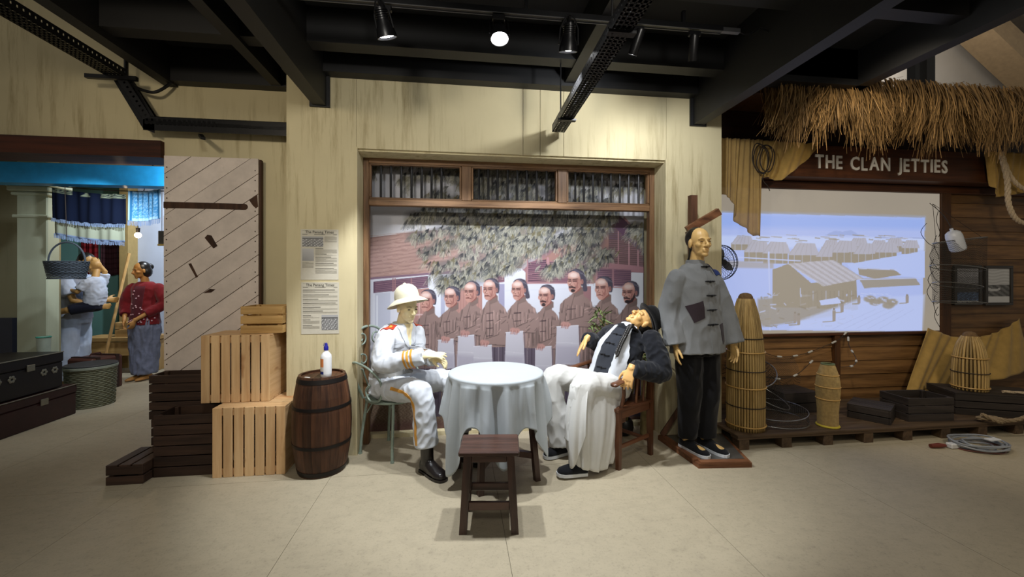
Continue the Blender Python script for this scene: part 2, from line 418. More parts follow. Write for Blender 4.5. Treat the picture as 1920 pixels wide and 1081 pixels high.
def tray_flange(frame, w, h, sgn, t=0.003, pitch=0.035):
    p, T, S, U, L = frame; mb = MB()
    def blk(a0, a1, s0, s1, u0, u1):
        vs = [p + T * a + S * s_ + U * u for a in (a0, a1) for s_ in (s0, s1) for u in (u0, u1)]
        mb.add(vs, [(0, 1, 3, 2), (4, 6, 7, 5), (0, 4, 5, 1), (2, 3, 7, 6), (0, 2, 6, 4), (1, 5, 7, 3)])
    s0, s1 = (w / 2 - t, w / 2) if sgn > 0 else (-w / 2, -w / 2 + t)
    blk(0, L, s0, s1, 0, h * 0.42); blk(0, L, s0, s1, h * 0.68, h); n = max(2, int(L / pitch))
    for i in range(n + 1):
        a = i * L / n; blk(max(0, a - 0.012), min(L, a + 0.012), s0, s1, h * 0.42, h * 0.68)
    r0, r1 = (w / 2 - 0.012, w / 2) if sgn > 0 else (-w / 2, -w / 2 + 0.012)
    blk(0, L, r0, r1, h - t, h)
    return mb
def add_tray(root, p, q, side, up, w, h):
    b, fr_ = tray_mesh(p, q, side, up, w, h); b.build('base_plate', M_TRAY, root)
    for sg in (-1, 1): tray_flange(fr_, w, h, sg).build('side_flange', M_TRAY, root)
ct = thing('cable_tray', 'black perforated cable tray hanging on rods above the niche', 'cable tray', (0, 0, 0))
add_tray(ct, (0.808, 3.28, 2.59), (0.742, 0.2, 2.59), (1, 0, 0), (0, 0, 1), 0.105, 0.055)
for yy in (3.0, 1.9, 0.8):
    xx = 0.742 + (yy - 0.2) / 3.08 * 0.066
    MB().tube([(xx - 0.045, yy, 2.57), (xx - 0.045, yy, 3.245)], 0.005, 6).build('hanger_rod', M_TRAY, ct, True)
    MB().bb(xx - 0.07, xx + 0.07, yy - 0.02, yy + 0.02, 2.572, 2.586).build('hanger_bracket', M_TRAY, ct)
MB().tube(spline([(0.80, 3.26, 2.60), (0.795, 2.6, 2.612), (0.78, 1.8, 2.604), (0.76, 0.9, 2.61), (0.745, 0.25, 2.602)], 6), 0.011, 8).build('cable', plain('grey_cable', '#8f9094', 0.3, 0.6), ct, True)
lt = thing('cable_tray', 'black perforated cable tray bending down along the left wall', 'cable tray', (0, 0, 0))
add_tray(lt, (-2.60, 3.52, 2.94), (-2.62, -0.4, 2.94), (1, 0, 0), (0, 0, 1), 0.13, 0.06)
add_tray(lt, (-2.60, 3.55, 2.93), (-2.42, 3.60, 2.60), (0, 1, 0), (0.88, 0, 0.48), 0.10, 0.06)
add_tray(lt, (-2.43, 3.60, 2.60), (-1.325, 3.60, 2.60), (0, 1, 0), (0, 0, 1), 0.11, 0.06)
MB().prism([(-2.66, 2.95), (-2.53, 2.95), (-2.36, 2.655), (-2.36, 2.53), (-2.44, 2.56)], 3.545, 3.549).build('bend_plate', M_TRAY, lt)
MB().bb(-2.44, -1.325, 3.545, 3.549, 2.55, 2.655).build('cover_plate', M_TRAY, lt)
MB().tube([(-2.54, 3.52, 2.92), (-2.54, 3.52, 3.30)], 0.014, 6).build('hanger_rod', M_TRAY, lt, True)
MB().bar((-2.80, 3.5, 2.925), (-2.45, 3.5, 2.925), 0.03, 0.03).build('bracket', M_TRAY, lt)
MB().bar((-2.06, 3.60, 2.545), (-1.95, 3.44, 2.47), 0.03, 0.02).build('bracket', M_TRAY, lt)
MB().tube(spline([(-2.53, 3.55, 2.90), (-2.45, 3.56, 2.865), (-2.37, 3.57, 2.86), (-2.30, 3.60, 2.93), (-2.26, 3.62, 3.0)], 6), 0.012, 8).build('cable', M_TRAY, lt, True)

M_LAMPB = plain('lamp_black', '#131315', 0.35, 0.2)
M_ALU = plain('dull_aluminium', '#6c6c6e', 0.4, 0.8)
tk = thing('track_rail', 'long black lighting track below the ceiling joists', 'lighting track', (0, 2.42, 2.972))
MB().bb(-1.01, 1.66, -0.018, 0.018, -0.012, 0.02).build('rail', M_LAMPB, tk)
for yy in (-0.018, 0.014): MB().bb(-1.01, 1.66, yy, yy + 0.004, -0.016, -0.012).build('rail_lip', M_ALU, tk)
MB().bb(1.66, 1.78, -0.014, 0.014, -0.012, 0.014).build('end_feed', M_ALU, tk)
for xx in (-0.6, 0.4, 1.4): MB().bb(xx - 0.01, xx + 0.01, -0.01, 0.01, 0.02, 0.10).build('rail_hanger', M_LAMPB, tk)
MB().tube(spline([(1.78, 0, 0), (1.86, 0.02, 0.0), (1.95, 0.03, 0.05), (2.03, 0.05, 0.05)], 5), 0.005, 6).build('feed_cable', M_LAMPB, tk, True)
def track_lamp(lens, aim, lab, lit, base, scale=1.0, big=True, group=None):
    """spot head: lens point, aim point, and base on the rail"""
    root = thing('track_spotlight', lab, 'spotlight', base, 0, group)
    B = Vector(base); Lp = Vector(lens) - B; D = (Vector(aim) - Vector(lens)).normalized()
    MB().cbox((0, 0, -0.02), (0.075, 0.03, 0.034), 0.004).build('track_adapter', M_LAMPB, root)
    q = D.to_track_quat('-Z', 'Y').to_matrix().to_4x4(); Mx = Matrix.Translation(Lp) @ q
    s = scale
    def bld(name, mb, mat, par=root, smooth=True):
        mb.v = [tuple(Mx @ Vector(p)) for p in mb.v]; return mb.build(name, mat, par, smooth, 35)
    if big:
        prof = [(0.030, 0.150), (0.033, 0.13), (0.036, 0.09), (0.048, 0.05), (0.058, 0.015), (0.060, -0.012), (0.055, -0.012), (0.050, 0.004)]
        body = bld('lamp_housing', MB().lathe([(r * s, z * s) for r, z in prof], n=24), M_LAMPB)
        for k in range(5): bld('cooling_fin', MB().lathe([(0.040 * s, (0.085 + k * 0.012) * s), (0.040 * s, (0.090 + k * 0.012) * s)], n=20), M_LAMPB, body)
        yoke = MB()
        for sx in (-1, 1): yoke.tube([(sx * 0.062 * s, 0, 0.03 * s), (sx * 0.056 * s, 0, 0.12 * s), (sx * 0.02 * s, 0, 0.19 * s)], 0.005, 6)
        bld('yoke', yoke, M_LAMPB)
        MB().tube([(0, 0, -0.03), tuple(Mx @ Vector((0, 0, 0.19 * s)))], 0.010, 8).build('stem', M_LAMPB, root, True)
        lensr = 0.048 * s
    else:
        bld('lamp_housing', MB().lathe([(0.026, 0.14), (0.028, 0.135), (0.028, -0.004), (0.024, -0.004), (0.022, 0.01)], n=20), M_LAMPB)
        MB().tube([(0, 0, -0.03), tuple(Mx @ Vector((0, 0, 0.14)))], 0.006, 8).build('stem', M_LAMPB, root, True)
        lensr = 0.021
    bld('lens', MB().lathe([(lensr, 0.006), (lensr, 0.001), (lensr * 0.7, -0.002), (0.001, -0.003)], n=24), glow('lamp_lens_lit', '#ffffff', 40.0) if lit else plain('lens_dark', '#26262a', 0.15), root)
    return root
TL = []
labs = ['lit black spotlight on the track, leftmost, glass tilted away', 'lit black spotlight on the track shining straight at the viewer', 'lit black spotlight hanging left of the perforated tray, glass pointing down']
for (ln, am), lb in zip(TRACK, labs):
    up = (Vector(am) - Vector(ln)).normalized() * -0.02
    track_lamp(tuple(Vector(ln) + up), am, lb, True, (ln[0] - 0.01, 2.42, 2.955), 0.95)
track_lamp((1.075, 2.44, 2.79), (0.75, 3.37, 1.2), 'slim black spotlight right beside the perforated tray, facing the wall', True, (1.10, 2.42, 2.955), big=False)
track_lamp((1.474, 2.44, 2.78), (1.85, 3.37, 1.0), 'slim black spotlight at the right end of the track, facing the wall', True, (1.474, 2.42, 2.955), big=False)
track_lamp((2.42, 2.29, 2.975), (4.6, 3.2, 1.2), 'lit black spotlight clamped beside the right steel beam', True, (2.30, 2.24, 3.075), 1.0)
# ================================================================ LEFT: DOOR LEAF, CRATES, BARREL, PAPERS
random.seed(4)
M_WHITEPL = None
def white_plank_mat():
    m, nt, b = _new('chipped_white_paint'); v = _tex(nt); base = srgb('#ddd0c5')
    f = _noise(nt, v, 5, 5, 0.7); g = _noise(nt, v, 28, 5, 0.75)
    col = _ramp(nt, f, [(0.3, dk(base, 0.82)), (0.7, dk(base, 1.08))])
    mk = _ramp(nt, g, [(0.655, (0, 0, 0)), (0.70, (1, 1, 1))]); bl = _ramp(nt, f, [(0.47, (0, 0, 0)), (0.58, (1, 1, 1))])
    col = _mix(nt, _mix(nt, 1.0, mk, bl, 'MULTIPLY'), col, srgb('#5b4736'))
    oi = nt.nodes.new('ShaderNodeObjectInfo'); col = _mix(nt, 1.0, col, _ramp(nt, oi.outputs['Random'], [(0, (0.88,) * 3), (1, (1.04,) * 3)]), 'MULTIPLY')
    nt.links.new(col, b.inputs['Base Color']); b.inputs['Roughness'].default_value = 0.6; _bump(nt, b, g, 0.1, 0.003); return m
M_WHITEPL = white_plank_mat()
M_DOORBACK = wood('door_back_wood', '#2b1a10', '#4b3222', 'Z', 0.7, 24)
def clip_poly(poly, x0, x1, z0, z1):
    def cl(p, inside, inter):
        out = []
        for i in range(len(p)):
            a, b = p[i - 1], p[i]
            if inside(b):
                if not inside(a): out.append(inter(a, b))
                out.append(b)
            elif inside(a): out.append(inter(a, b))
        return out
    def ix(x): return lambda a, b: (x, a[1] + (b[1] - a[1]) * (x - a[0]) / (b[0] - a[0]))
    def iz(z): return lambda a, b: (a[0] + (b[0] - a[0]) * (z - a[1]) / (b[1] - a[1]), z)
    for ins, it in ((lambda p: p[0] >= x0, ix(x0)), (lambda p: p[0] <= x1, ix(x1)), (lambda p: p[1] >= z0, iz(z0)), (lambda p: p[1] <= z1, iz(z1))):
        poly = cl(poly, ins, it)
        if len(poly) < 3: return []
    return poly
dr = thing('plank_door', 'tall door leaf of diagonal white chipped planks leaning on the wall', 'door', (-1.98, 3.62, 0))
DW0, DW1, DH = -0.35, 0.352, 2.372
MB().bb(DW0 + 0.01, DW1 + 0.016, 0.0, 0.032, 0.0, DH - 0.004).build('back_board', M_DOORBACK, dr)
an = R(36.6); ca, sa = math.cos(an), math.sin(an); pw = 0.133; nails = MB()
for k in range(-4, 22):
    d0 = k * pw + 0.0025; d1 = (k + 1) * pw - 0.0025
    # strip between perpendicular offsets d0 and d1
    pts = [(-3 * ca - d0 * sa, -3 * sa + d0 * ca), (3 * ca - d0 * sa, 3 * sa + d0 * ca), (3 * ca - d1 * sa, 3 * sa + d1 * ca), (-3 * ca - d1 * sa, -3 * sa + d1 * ca)]
    pl = clip_poly(pts, DW0, DW1, 0.0, DH)
    if len(pl) < 3: continue
    yj = -0.016 + random.uniform(-0.003, 0.002)
    # leave the notch of the cross strap free
    MB().prism(pl, yj, 0.0, 'XZ').build('plank', M_WHITEPL, dr)
    for dd in (d0 + 0.03, d1 - 0.03):
        for xe in (DW0 + 0.02, DW1 - 0.022):
            ze = (dd + xe * sa) / ca
            if 0.02 < ze < DH - 0.02: nails.lathe([(0.005, 0.0), (0.005, 0.003)], (0, 0, 0), 6) if False else nails.box((xe, yj - 0.001, ze), (0.008, 0.004, 0.008))
nl = nails.build('nail_heads', plain('rust_nail', '#3a2a20', 0.7), dr); nl['kind'] = 'stuff'
st_ = [(DW0, 1.955), (DW0 + 0.60, 1.952)] + [(DW0 + 0.60 + 0.024 * math.sin(a), 1.976 - 0.024 * math.cos(a)) for a in [PI * i / 8 for i in range(1, 8)]] + [(DW0 + 0.60, 2.0), (DW0, 2.004)]
MB().prism(st_, -0.022, 0.0, 'XZ').build('strap', M_DOORBACK, dr)
for pl in ([(-0.05, 1.72), (-0.03, 1.745), (0.0, 1.74), (0.045, 1.655), (0.015, 1.635)], [(-0.17, 1.51), (-0.15, 1.515), (-0.10, 1.405), (-0.115, 1.40)], [(0.285, 2.03), (0.345, 2.075), (0.352, 1.98), (0.335, 1.965), (0.31, 1.99)], [(-0.06, 1.275), (-0.01, 1.31), (0.03, 1.305), (0.0, 1.28)]):
    MB().prism(pl, -0.0195, -0.004, 'XZ').build('worn_patch', M_DOORBACK, dr)

PINE_X = wood('pine_x', '#c49a6c', '#dcb98a', 'X', 0.55, 22, 0.05, 0.12, 0.7, '#9a6438')
PINE_Y = wood('pine_y', '#c49a6c', '#dcb98a', 'Y', 0.55, 22, 0.05, 0.12, 0.7, '#9a6438')
PINE_Z = wood('pine_z', '#c49a6c', '#dcb98a', 'Z', 0.55, 22, 0.05, 0.12, 0.7, '#9a6438')
HON_X = wood('honey_x', '#a9834c', '#c9a369', 'X', 0.5, 24, 0.05, 0.12); HON_Y = wood('honey_y', '#a9834c', '#c9a369', 'Y', 0.5, 24, 0.05, 0.12); HON_Z = wood('honey_z', '#a9834c', '#c9a369', 'Z', 0.5, 24, 0.05, 0.12)
DRK_X = wood('dark_crate_x', '#2f231d', '#4a372c', 'X', 0.6, 26, 0.1, 0.25); DRK_Y = wood('dark_crate_y', '#2f231d', '#4a372c', 'Y', 0.6, 26, 0.1, 0.25); DRK_Z = wood('dark_crate_z', '#2f231d', '#4a372c', 'Z', 0.6, 26, 0.1, 0.25)
BLK_X = wood('black_crate_x', '#241f1c', '#3a332e', 'X', 0.6, 26, 0.1, 0.25); BLK_Y = wood('black_crate_y', '#241f1c', '#3a332e', 'Y', 0.6, 26, 0.1, 0.25); BLK_Z = wood('black_crate_z', '#241f1c', '#3a332e', 'Z', 0.6, 26, 0.1, 0.25)
def crate(label, x0, x1, y0, y1, z0, z1, mats, rows=3, gap=0.008, th=0.012, top=None, bottom=True, vertical=None, rz=0.0, group=None, back=True):
    """open box of horizontal boards on corner posts; vertical=n: its front closed by n upright slats (crate on its side)"""
    mx, my, mz = mats; w, d, h = x1 - x0, y1 - y0, z1 - z0
    root = thing('wooden_crate', label, 'crate', ((x0 + x1) / 2, (y0 + y1) / 2, z0), rz, group)
    X, Y = w / 2, d / 2
    def bd(name, c, dm, m): return MB().cbox(c, dm, 0.002).build(name, m, root)
    bh = (h - gap * (rows - 1)) / rows
    if vertical:
        n = vertical; sw = (w - 0.011 * (n - 1)) / n
        for k in range(n): bd('slat', (-X + sw / 2 + k * (sw + 0.011), -Y + th / 2, h / 2), (sw, th, h), mz)
        for zz in (0.03, h - 0.03): bd('batten', (0, -Y + th * 1.5, zz), (w - 0.002, th, 0.055), mx)
        nt_ = 4; tw = (d - th - gap * (nt_ - 1)) / nt_
        for zz in (th / 2, h - th / 2):
            for k in range(nt_): bd('board', (0, -Y + th + tw / 2 + k * (tw + gap), zz), (w, tw, th), mx)
        for sx in (-1, 1): bd('end_panel', (sx * (X - th / 2), th / 2, h / 2), (th, d - th, h - 2 * th - 0.002), my)
    else:
        for k in range(rows):
            zc = bh / 2 + k * (bh + gap)
            bd('board', (0, -Y + th / 2, zc), (w, th, bh), mx)
            bd('board', (0, Y - th / 2, zc), (w, th, bh), mx)
            for sx in (-1, 1): bd('board', (sx * (X - th / 2), 0, zc), (th, d - 2 * th - 0.001, bh), my)
        for sx in (-1, 1):
            for sy in (-1, 1): bd('corner_post', (sx * (X - th - 0.014), sy * (Y - th - 0.014), h / 2), (0.026, 0.026, h - 0.004), mz)
        if bottom:
            nb = 3; tw = (d - 2 * th - gap * (nb - 1)) / nb
            for k in range(nb): bd('base_board', (0, -Y + th + tw / 2 + k * (tw + gap), th / 2), (w - 2 * th - 0.002, tw, th), mx)
        if top == 'Y':
            nb = 3; tw = (w - gap * (nb - 1)) / nb
            for k in range(nb): bd('lid_board', (-X + tw / 2 + k * (tw + gap), 0, h + th / 2), (tw, d, th), my)
        if top == 'X':
            nb = 3; tw = (d - gap * (nb - 1)) / nb
            for k in range(nb): bd('lid_board', (0, -Y + tw / 2 + k * (tw + gap), h + th / 2), (w, tw, th), mx)
    return root
P3 = (PINE_X, PINE_Y, PINE_Z); D3 = (DRK_X, DRK_Y, DRK_Z); H3 = (HON_X, HON_Y, HON_Z); B3 = (BLK_X, BLK_Y, BLK_Z)
crate('pale pine crate with upright slats standing on the floor beside the barrel', -1.706, -1.228, 3.112, 3.50, 0, 0.486, P3, vertical=7)
crate('pale pine crate with upright slats stacked on top of another pine crate', -1.852, -1.388, 3.24, 3.56, 0.488, 0.978, P3, vertical=7)
crate('small honey coloured crate of three boards topping the pine stack', -1.62, -1.325, 3.31, 3.56, 0.980, 1.183, H3, rows=3, gap=0.014)
crate('open dark brown crate in front of the taller dark stack', -2.12, -1.72, 3.173, 3.41, 0, 0.432, D3, rows=6)
crate('dark brown crate at the bottom of the stack against the white door', -2.30, -1.88, 3.42, 3.60, 0, 0.328, D3, rows=5)
crate('open dark brown crate on top of another dark crate by the white door', -2.315, -1.885, 3.42, 3.60, 0.33, 0.66, D3, rows=5)
crate('low dark brown crate with slatted lid lying on the floor in front', -2.355, -2.127, 3.09, 3.405, 0, 0.122, D3, rows=2, gap=0.012, top='Y')

# barrel
br = thing('barrel', 'dark stained wooden barrel with black iron hoops', 'barrel', (-0.99, 3.16, 0))
M_STAVE = wood('barrel_stave', '#2a1810', '#5a3a26', 'Z', 0.5, 18, 0.2, 0.45)
M_HOOP = plain('barrel_hoop', '#1b1614', 0.5, 0.5)
NS = 20; zz = [0, 0.06, 0.15, 0.25, 0.35, 0.45, 0.55, 0.64, 0.70]
def brad(z): t = (z - 0.35) / 0.35; return 0.203 - 0.045 * t * t
sv = MB(); hw = PI / NS * 0.985
for z in zz: pass
rs = []
for z in zz:
    r = brad(z); rs.append([(r * math.cos(-hw), r * math.sin(-hw), z), (r * 1.002, 0, z), (r * math.cos(hw), r * math.sin(hw), z), ((r - 0.018) * math.cos(hw), (r - 0.018) * math.sin(hw), z), ((r - 0.018) * math.cos(-hw), (r - 0.018) * math.sin(-hw), z)])
sv.rings(rs); svm = sv.mesh('stave', False)
for k in range(NS): link('stave', svm, M_STAVE, br, None, (0, 0, 2 * PI * k / NS + 0.1))
def hoop(z, h):
    mb = MB(); n = 40; r0, r1 = brad(z), brad(z + h)
    prof = [(r0 - 0.004, z), (r0 + 0.003, z), (r1 + 0.003, z + h), (r1 - 0.004, z + h)]
    rr = [[(r * math.cos(2 * PI * j / n), r * math.sin(2 * PI * j / n), q) for r, q in prof] for j in range(n)]
    return mb.rings(rr, False, True)
for z, h in ((0.012, 0.03), (0.21, 0.022), (0.475, 0.022), (0.655, 0.03)): hoop(z, h).build('hoop', M_HOOP, br, True, 50)
for k in range(5):
    x0 = -0.146 + k * 0.0584; mb = MB(); pts = []
    r = 0.146
    xa, xb = x0 + 0.001, x0 + 0.0574
    seg = [xa + (xb - xa) * i / 6 for i in range(7)]
    poly = [(x, -math.sqrt(max(r * r - x * x, 1e-6))) for x in seg] + [(x, math.sqrt(max(r * r - x * x, 1e-6))) for x in seg[::-1]]
    MB().prism(poly, 0.670, 0.686, 'XY').build('head_board', M_STAVE, br)
# bottle on the barrel
bt = thing('cleaner_bottle', 'white plastic bottle with blue cap and orange label on the barrel', 'bottle', (-0.945, 3.10, 0.687))
MB().lathe([(0.030, 0), (0.036, 0.006), (0.0375, 0.03), (0.0375, 0.14), (0.035, 0.158), (0.022, 0.175), (0.014, 0.185), (0.013, 0.195)], n=28).build('bottle_body', plain('white_plastic', '#eef0f2', 0.3, 0, 0.02), bt, True, 60)
cap = MB().lathe([(0.016, 0.192), (0.016, 0.215), (0.011, 0.222), (0.010, 0.236), (0.006, 0.244), (0.004, 0.244)], n=18).build('cap', plain('blue_plastic', '#16178a', 0.35), bt, True, 50)
MB().tube([(0.016, 0, 0.2), (-0.018, 0, 0.225), (-0.012, 0, 0.245)], 0.0025, 6).build('cap_strap', MATS['blue_plastic'], cap, True)
lb = MB(); n = 14
def lab(z0, z1, c, nm):
    mb = MB(); rr = []
    for z in (z0, z1): rr.append([(0.0380 * math.cos(a), 0.0380 * math.sin(a), z) for a in [R(150 + 110 * i / n) for i in range(n + 1)]])
    mb.v = [p for r in rr for p in r]; mb.f = [(i, i + 1, i + n + 2, i + n + 1) for i in range(n)]
    mb.build(nm, plain('label_' + nm, c, 0.5), bt, True)
lab(0.075, 0.135, '#e08a52', 'label_orange'); lab(0.045, 0.075, '#d9d2c8', 'label_white'); lab(0.025, 0.045, '#1d2f7c', 'label_blue')
tag(MB().cbox((0, 0, 0.002), (0.045, 0.013, 0.003), 0.001).build('paper_scrap', plain('white_paper', '#dcdcd8', 0.7), None, False, 40, (-1.07, 3.09, 0.687), (0, 0, R(-28))), 'small white paper strip lying on the barrel head', 'paper')

# newspaper sheets
M_NEWS = plain('news_paper', '#c9c4b4', 0.8, 0, 0.04, 40); M_INK = plain('news_ink', '#3a3833', 0.8); M_INK2 = plain('news_ink_grey', '#8f8b80', 0.8)
def text_mesh(s, size, name='txt', ext=0.0, spacing=1.0, bold=0.0, align='CENTER'):
    cu = bpy.data.curves.new(name, 'FONT'); cu.body = s; cu.size = size; cu.align_x = align; cu.align_y = 'CENTER'; cu.extrude = ext; cu.offset = bold; cu.space_character = spacing; cu.resolution_u = 3
    o = bpy.data.objects.new(name, cu); COL.objects.link(o); dg = bpy.context.evaluated_depsgraph_get()
    me = bpy.data.meshes.new_from_object(o.evaluated_get(dg)); bpy.data.objects.remove(o); bpy.data.curves.remove(cu); return me
def vcol_grid(name, nx, nz, w, h, colfn, parent, y=-0.0012, mat=None, x0=0, z0=0):
    """flat printed picture: a grid with a colour attribute"""
    X, Z = np.meshgrid(np.linspace(0, w, nx), np.linspace(0, h, nz)); v = np.stack([X + x0, np.full_like(X, y), Z + z0], -1).reshape(-1, 3)
    i = np.arange(nx * nz).reshape(nz, nx); f = np.stack([i[:-1, :-1], i[:-1, 1:], i[1:, 1:], i[1:, :-1]], -1).reshape(-1, 4)
    me = bpy.data.meshes.new(name); me.vertices.add(len(v)); me.vertices.foreach_set('co', v.ravel().astype(np.float32))
    me.loops.add(f.size); me.loops.foreach_set('vertex_index', f.ravel().astype(np.int32)); me.polygons.add(len(f))
    me.polygons.foreach_set('loop_start', np.arange(0, f.size, 4).astype(np.int32)); me.update(calc_edges=True)
    c = np.asarray(colfn(X / w, Z / h), dtype=np.float32); ca = me.color_attributes.new('print', 'FLOAT_COLOR', 'POINT')
    ca.data.foreach_set('color', np.concatenate([c, np.ones(c.shape[:2] + (1,), np.float32)], -1).ravel())
    return link(name, me, mat, parent)
def print_mat(name, rough=0.5, emit=0.0, spec=0.3):
    m, nt, b = _new(name); a = nt.nodes.new('ShaderNodeAttribute'); a.attribute_name = 'print'
    nt.links.new(a.outputs['Color'], b.inputs['Base Color']); b.inputs['Roughness'].default_value = rough; b.inputs['Specular IOR Level'].default_value = spec
    if emit: nt.links.new(a.outputs['Color'], b.inputs['Emission Color']); b.inputs['Emission Strength'].default_value = emit
    return m
M_PRINT = print_mat('newsprint_photo', 0.8)
def newspaper(label, x0, x1, z0, z1, kind):
    w, h = x1 - x0, z1 - z0; rg = random.Random(kind)
    root = thing('newspaper', label, 'newspaper', (x0, 3.3665, z0), 0, 'newspaper pages on the left pillar')
    MB().bb(0, w, 0, 0.0025, 0, h).build('sheet', M_NEWS, root)
    me = text_mesh('The Penang Times', 0.029, spacing=0.98, bold=0.0003); o = link('masthead', me, M_INK, root, (w / 2, -0.0008, h - 0.022), (R(90), 0, 0))
    rules = MB()
    for zr in (h - 0.010, h - 0.036): rules.bb(0.012, w - 0.012, -0.0007, 0, zr, zr + 0.0008)
    for a_, b_ in ((0.012, 0.05), (w / 2 - 0.04, w / 2 + 0.04), (w - 0.04, w - 0.012)): rules.bb(a_, b_, -0.0007, 0, h - 0.0425, h - 0.0395)
    rules.build('printed_rules', M_INK, root)['kind'] = 'stuff'
    L = MB(); Hd = MB()
    def col(xa, xb, za, zb, head=True):
        z = za
        if head: Hd.bb(xa, xa + (xb - xa) * rg.uniform(0.35, 0.95), -0.0007, 0, z - 0.004, z); z -= 0.009
        while z > zb:
            L.bb(xa, xa + (xb - xa) * (1 if rg.random() > 0.15 else rg.uniform(0.3, 0.9)), -0.0006, 0, z - 0.0016, z); z -= 0.0042
    def photo(x, z, pw, ph, seed, dark):
        def fn(u, v):
            r = np.random.RandomState(seed); n = r.rand(*u.shape); k = np.sin(u * 40 + seed) * np.sin(v * 23 + u * 9)
            g = 0.10 + dark * 0.25 * v + 0.32 * (k > 0.45) * (v < 0.7) + 0.22 * n * (v < 0.75) + 0.3 * (v > 0.86) * (1 - dark)
            return np.repeat(np.clip(g, 0.02, 0.8)[..., None], 3, -1)
        vcol_grid('photo', 34, 24, pw, ph, fn, root, -0.0009, M_PRINT, x, z)
    if kind == 1:
        photo(0.012, h - 0.135, 0.155, 0.08, 3, 0.2); col(0.175, w - 0.012, h - 0.055, h - 0.10, False)
        def soft(u, v): return np.repeat((0.30 + 0.18 * v + 0.05 * u)[..., None], 3, -1)
        vcol_grid('photo', 6, 8, 0.085, 0.095, soft, root, -0.0009, M_PRINT, 0.012, h - 0.245)
        col(0.012, 0.095, h - 0.255, h - 0.30, False)
        for a, b in ((0.148, 0.185), (0.19, 0.205), (0.213, 0.255), (0.262, 0.285), (0.303, 0.345)): col(0.108, w - 0.012, h - a, h - b)
    else:
        for a, b in ((0.058, 0.082), (0.095, 0.118), (0.13, 0.148), (0.16, 0.178), (0.192, 0.21), (0.222, 0.24)): col(0.012, w - 0.012, h - a, h - b)
        for a, b in ((0.255, 0.28), (0.29, 0.322), (0.332, 0.36)): col(0.012, 0.135, h - a, h - b)
        photo(0.15, h - 0.372, 0.122, 0.118, 8, 0.0)
    L.build('body_text', M_INK2, root)['kind'] = 'stuff'; Hd.build('headline', M_INK, root)['kind'] = 'stuff'
newspaper('upper newspaper page with two photos on the left pillar', -1.214, -0.934, 1.383, 1.775, 1)
newspaper('lower newspaper page with one crowd photo at its bottom corner', -1.210, -0.930, 0.961, 1.363, 2)
# ================================================================ CENTRE: TABLE, STOOL, CHAIRS, PLATFORM, FAN, PLANT
STW_X = wood('stool_wood_x', '#30201a', '#543a30', 'X', 0.32, 24, 0.06, 0.2, spec=0.5); STW_Y = wood('stool_wood_y', '#30201a', '#543a30', 'Y', 0.32, 24, 0.06, 0.2, spec=0.5); STW_Z = wood('stool_wood_z', '#2b1b16', '#4c332a', 'Z', 0.35, 24, 0.06, 0.2, spec=0.5)
stl = thing('stool', 'dark brown square wooden stool in front of the draped table', 'stool', (0.178, 2.365, 0), R(-6.5))
MB().cbox((0, 0, 0.4355), (0.335, 0.262, 0.027), 0.006).build('seat', STW_X, stl)
for sx in (-1, 1):
    for sy in (-1, 1):
        mb = MB(); tx, ty = sx * 0.118, sy * 0.092; bx_, by_ = sx * 0.142, sy * 0.112; w = 0.021
        rs = [[(x - w, y - w, z), (x + w, y - w, z), (x + w, y + w, z), (x - w, y + w, z)] for x, y, z in ((bx_, by_, 0), (tx, ty, 0.422))]
        mb.rings(rs).build('leg', STW_Z, stl)
def at_z(sx, sy, z): t = z / 0.422; return sx * (0.142 - 0.024 * t), sy * (0.112 - 0.02 * t)
for sy, z in ((-1, 0.145), (1, 0.145)):
    x, y = at_z(1, sy, z); MB().cbox((0, y, z), (2 * x - 0.042, 0.02, 0.045), 0.003).build('stretcher', STW_X, stl)
for sx in (-1, 1):
    x, y = at_z(sx, 1, 0.21); MB().cbox((x, 0, 0.215), (0.02, 2 * y - 0.042, 0.04), 0.003).build('stretcher', STW_Y, stl)
for sy in (-1, 1):
    x, y = at_z(1, sy, 0.40); MB().cbox((0, y, 0.40), (2 * x - 0.042, 0.018, 0.04), 0.003).build('apron', STW_X, stl)

# table under the cloth
tb = thing('round_table', 'small round table with dark square legs under the white cloth', 'table', (0.265, 2.92, 0), R(20))
MB().lathe([(0.0, 0.700), (0.322, 0.700), (0.326, 0.705), (0.326, 0.722), (0.322, 0.725), (0.0, 0.725)][1:5], n=48).build('tabletop', STW_X, tb, True, 30)
for k in range(4):
    a = PI / 4 + k * PI / 2; px_, py_ = math.cos(a), math.sin(a)
    rs = [[(px_ * r + dx, py_ * r + dy, z) for dx, dy in ((-0.019, -0.019), (0.019, -0.019), (0.019, 0.019), (-0.019, 0.019))] for r, z in ((0.30, 0), (0.235, 0.70))]
    MB().rings(rs).build('leg', STW_Z, tb)
for k in range(2):
    a = PI / 4 + k * PI / 2; d = Vector((math.cos(a), math.sin(a), 0)) * 0.265
    MB().bar(-d + Vector((0, 0, 0.17 + 0.0 * k)), d + Vector((0, 0, 0.17)), 0.03, 0.04).build('cross_stretcher', STW_X, tb)
for k in range(4):
    a0 = PI / 4 + k * PI / 2; a1 = a0 + PI / 2; r = 0.235
    MB().bar((r * math.cos(a0), r * math.sin(a0), 0.665), (r * math.cos(a1), r * math.sin(a1), 0.665), 0.018, 0.06).build('apron', STW_X, tb)
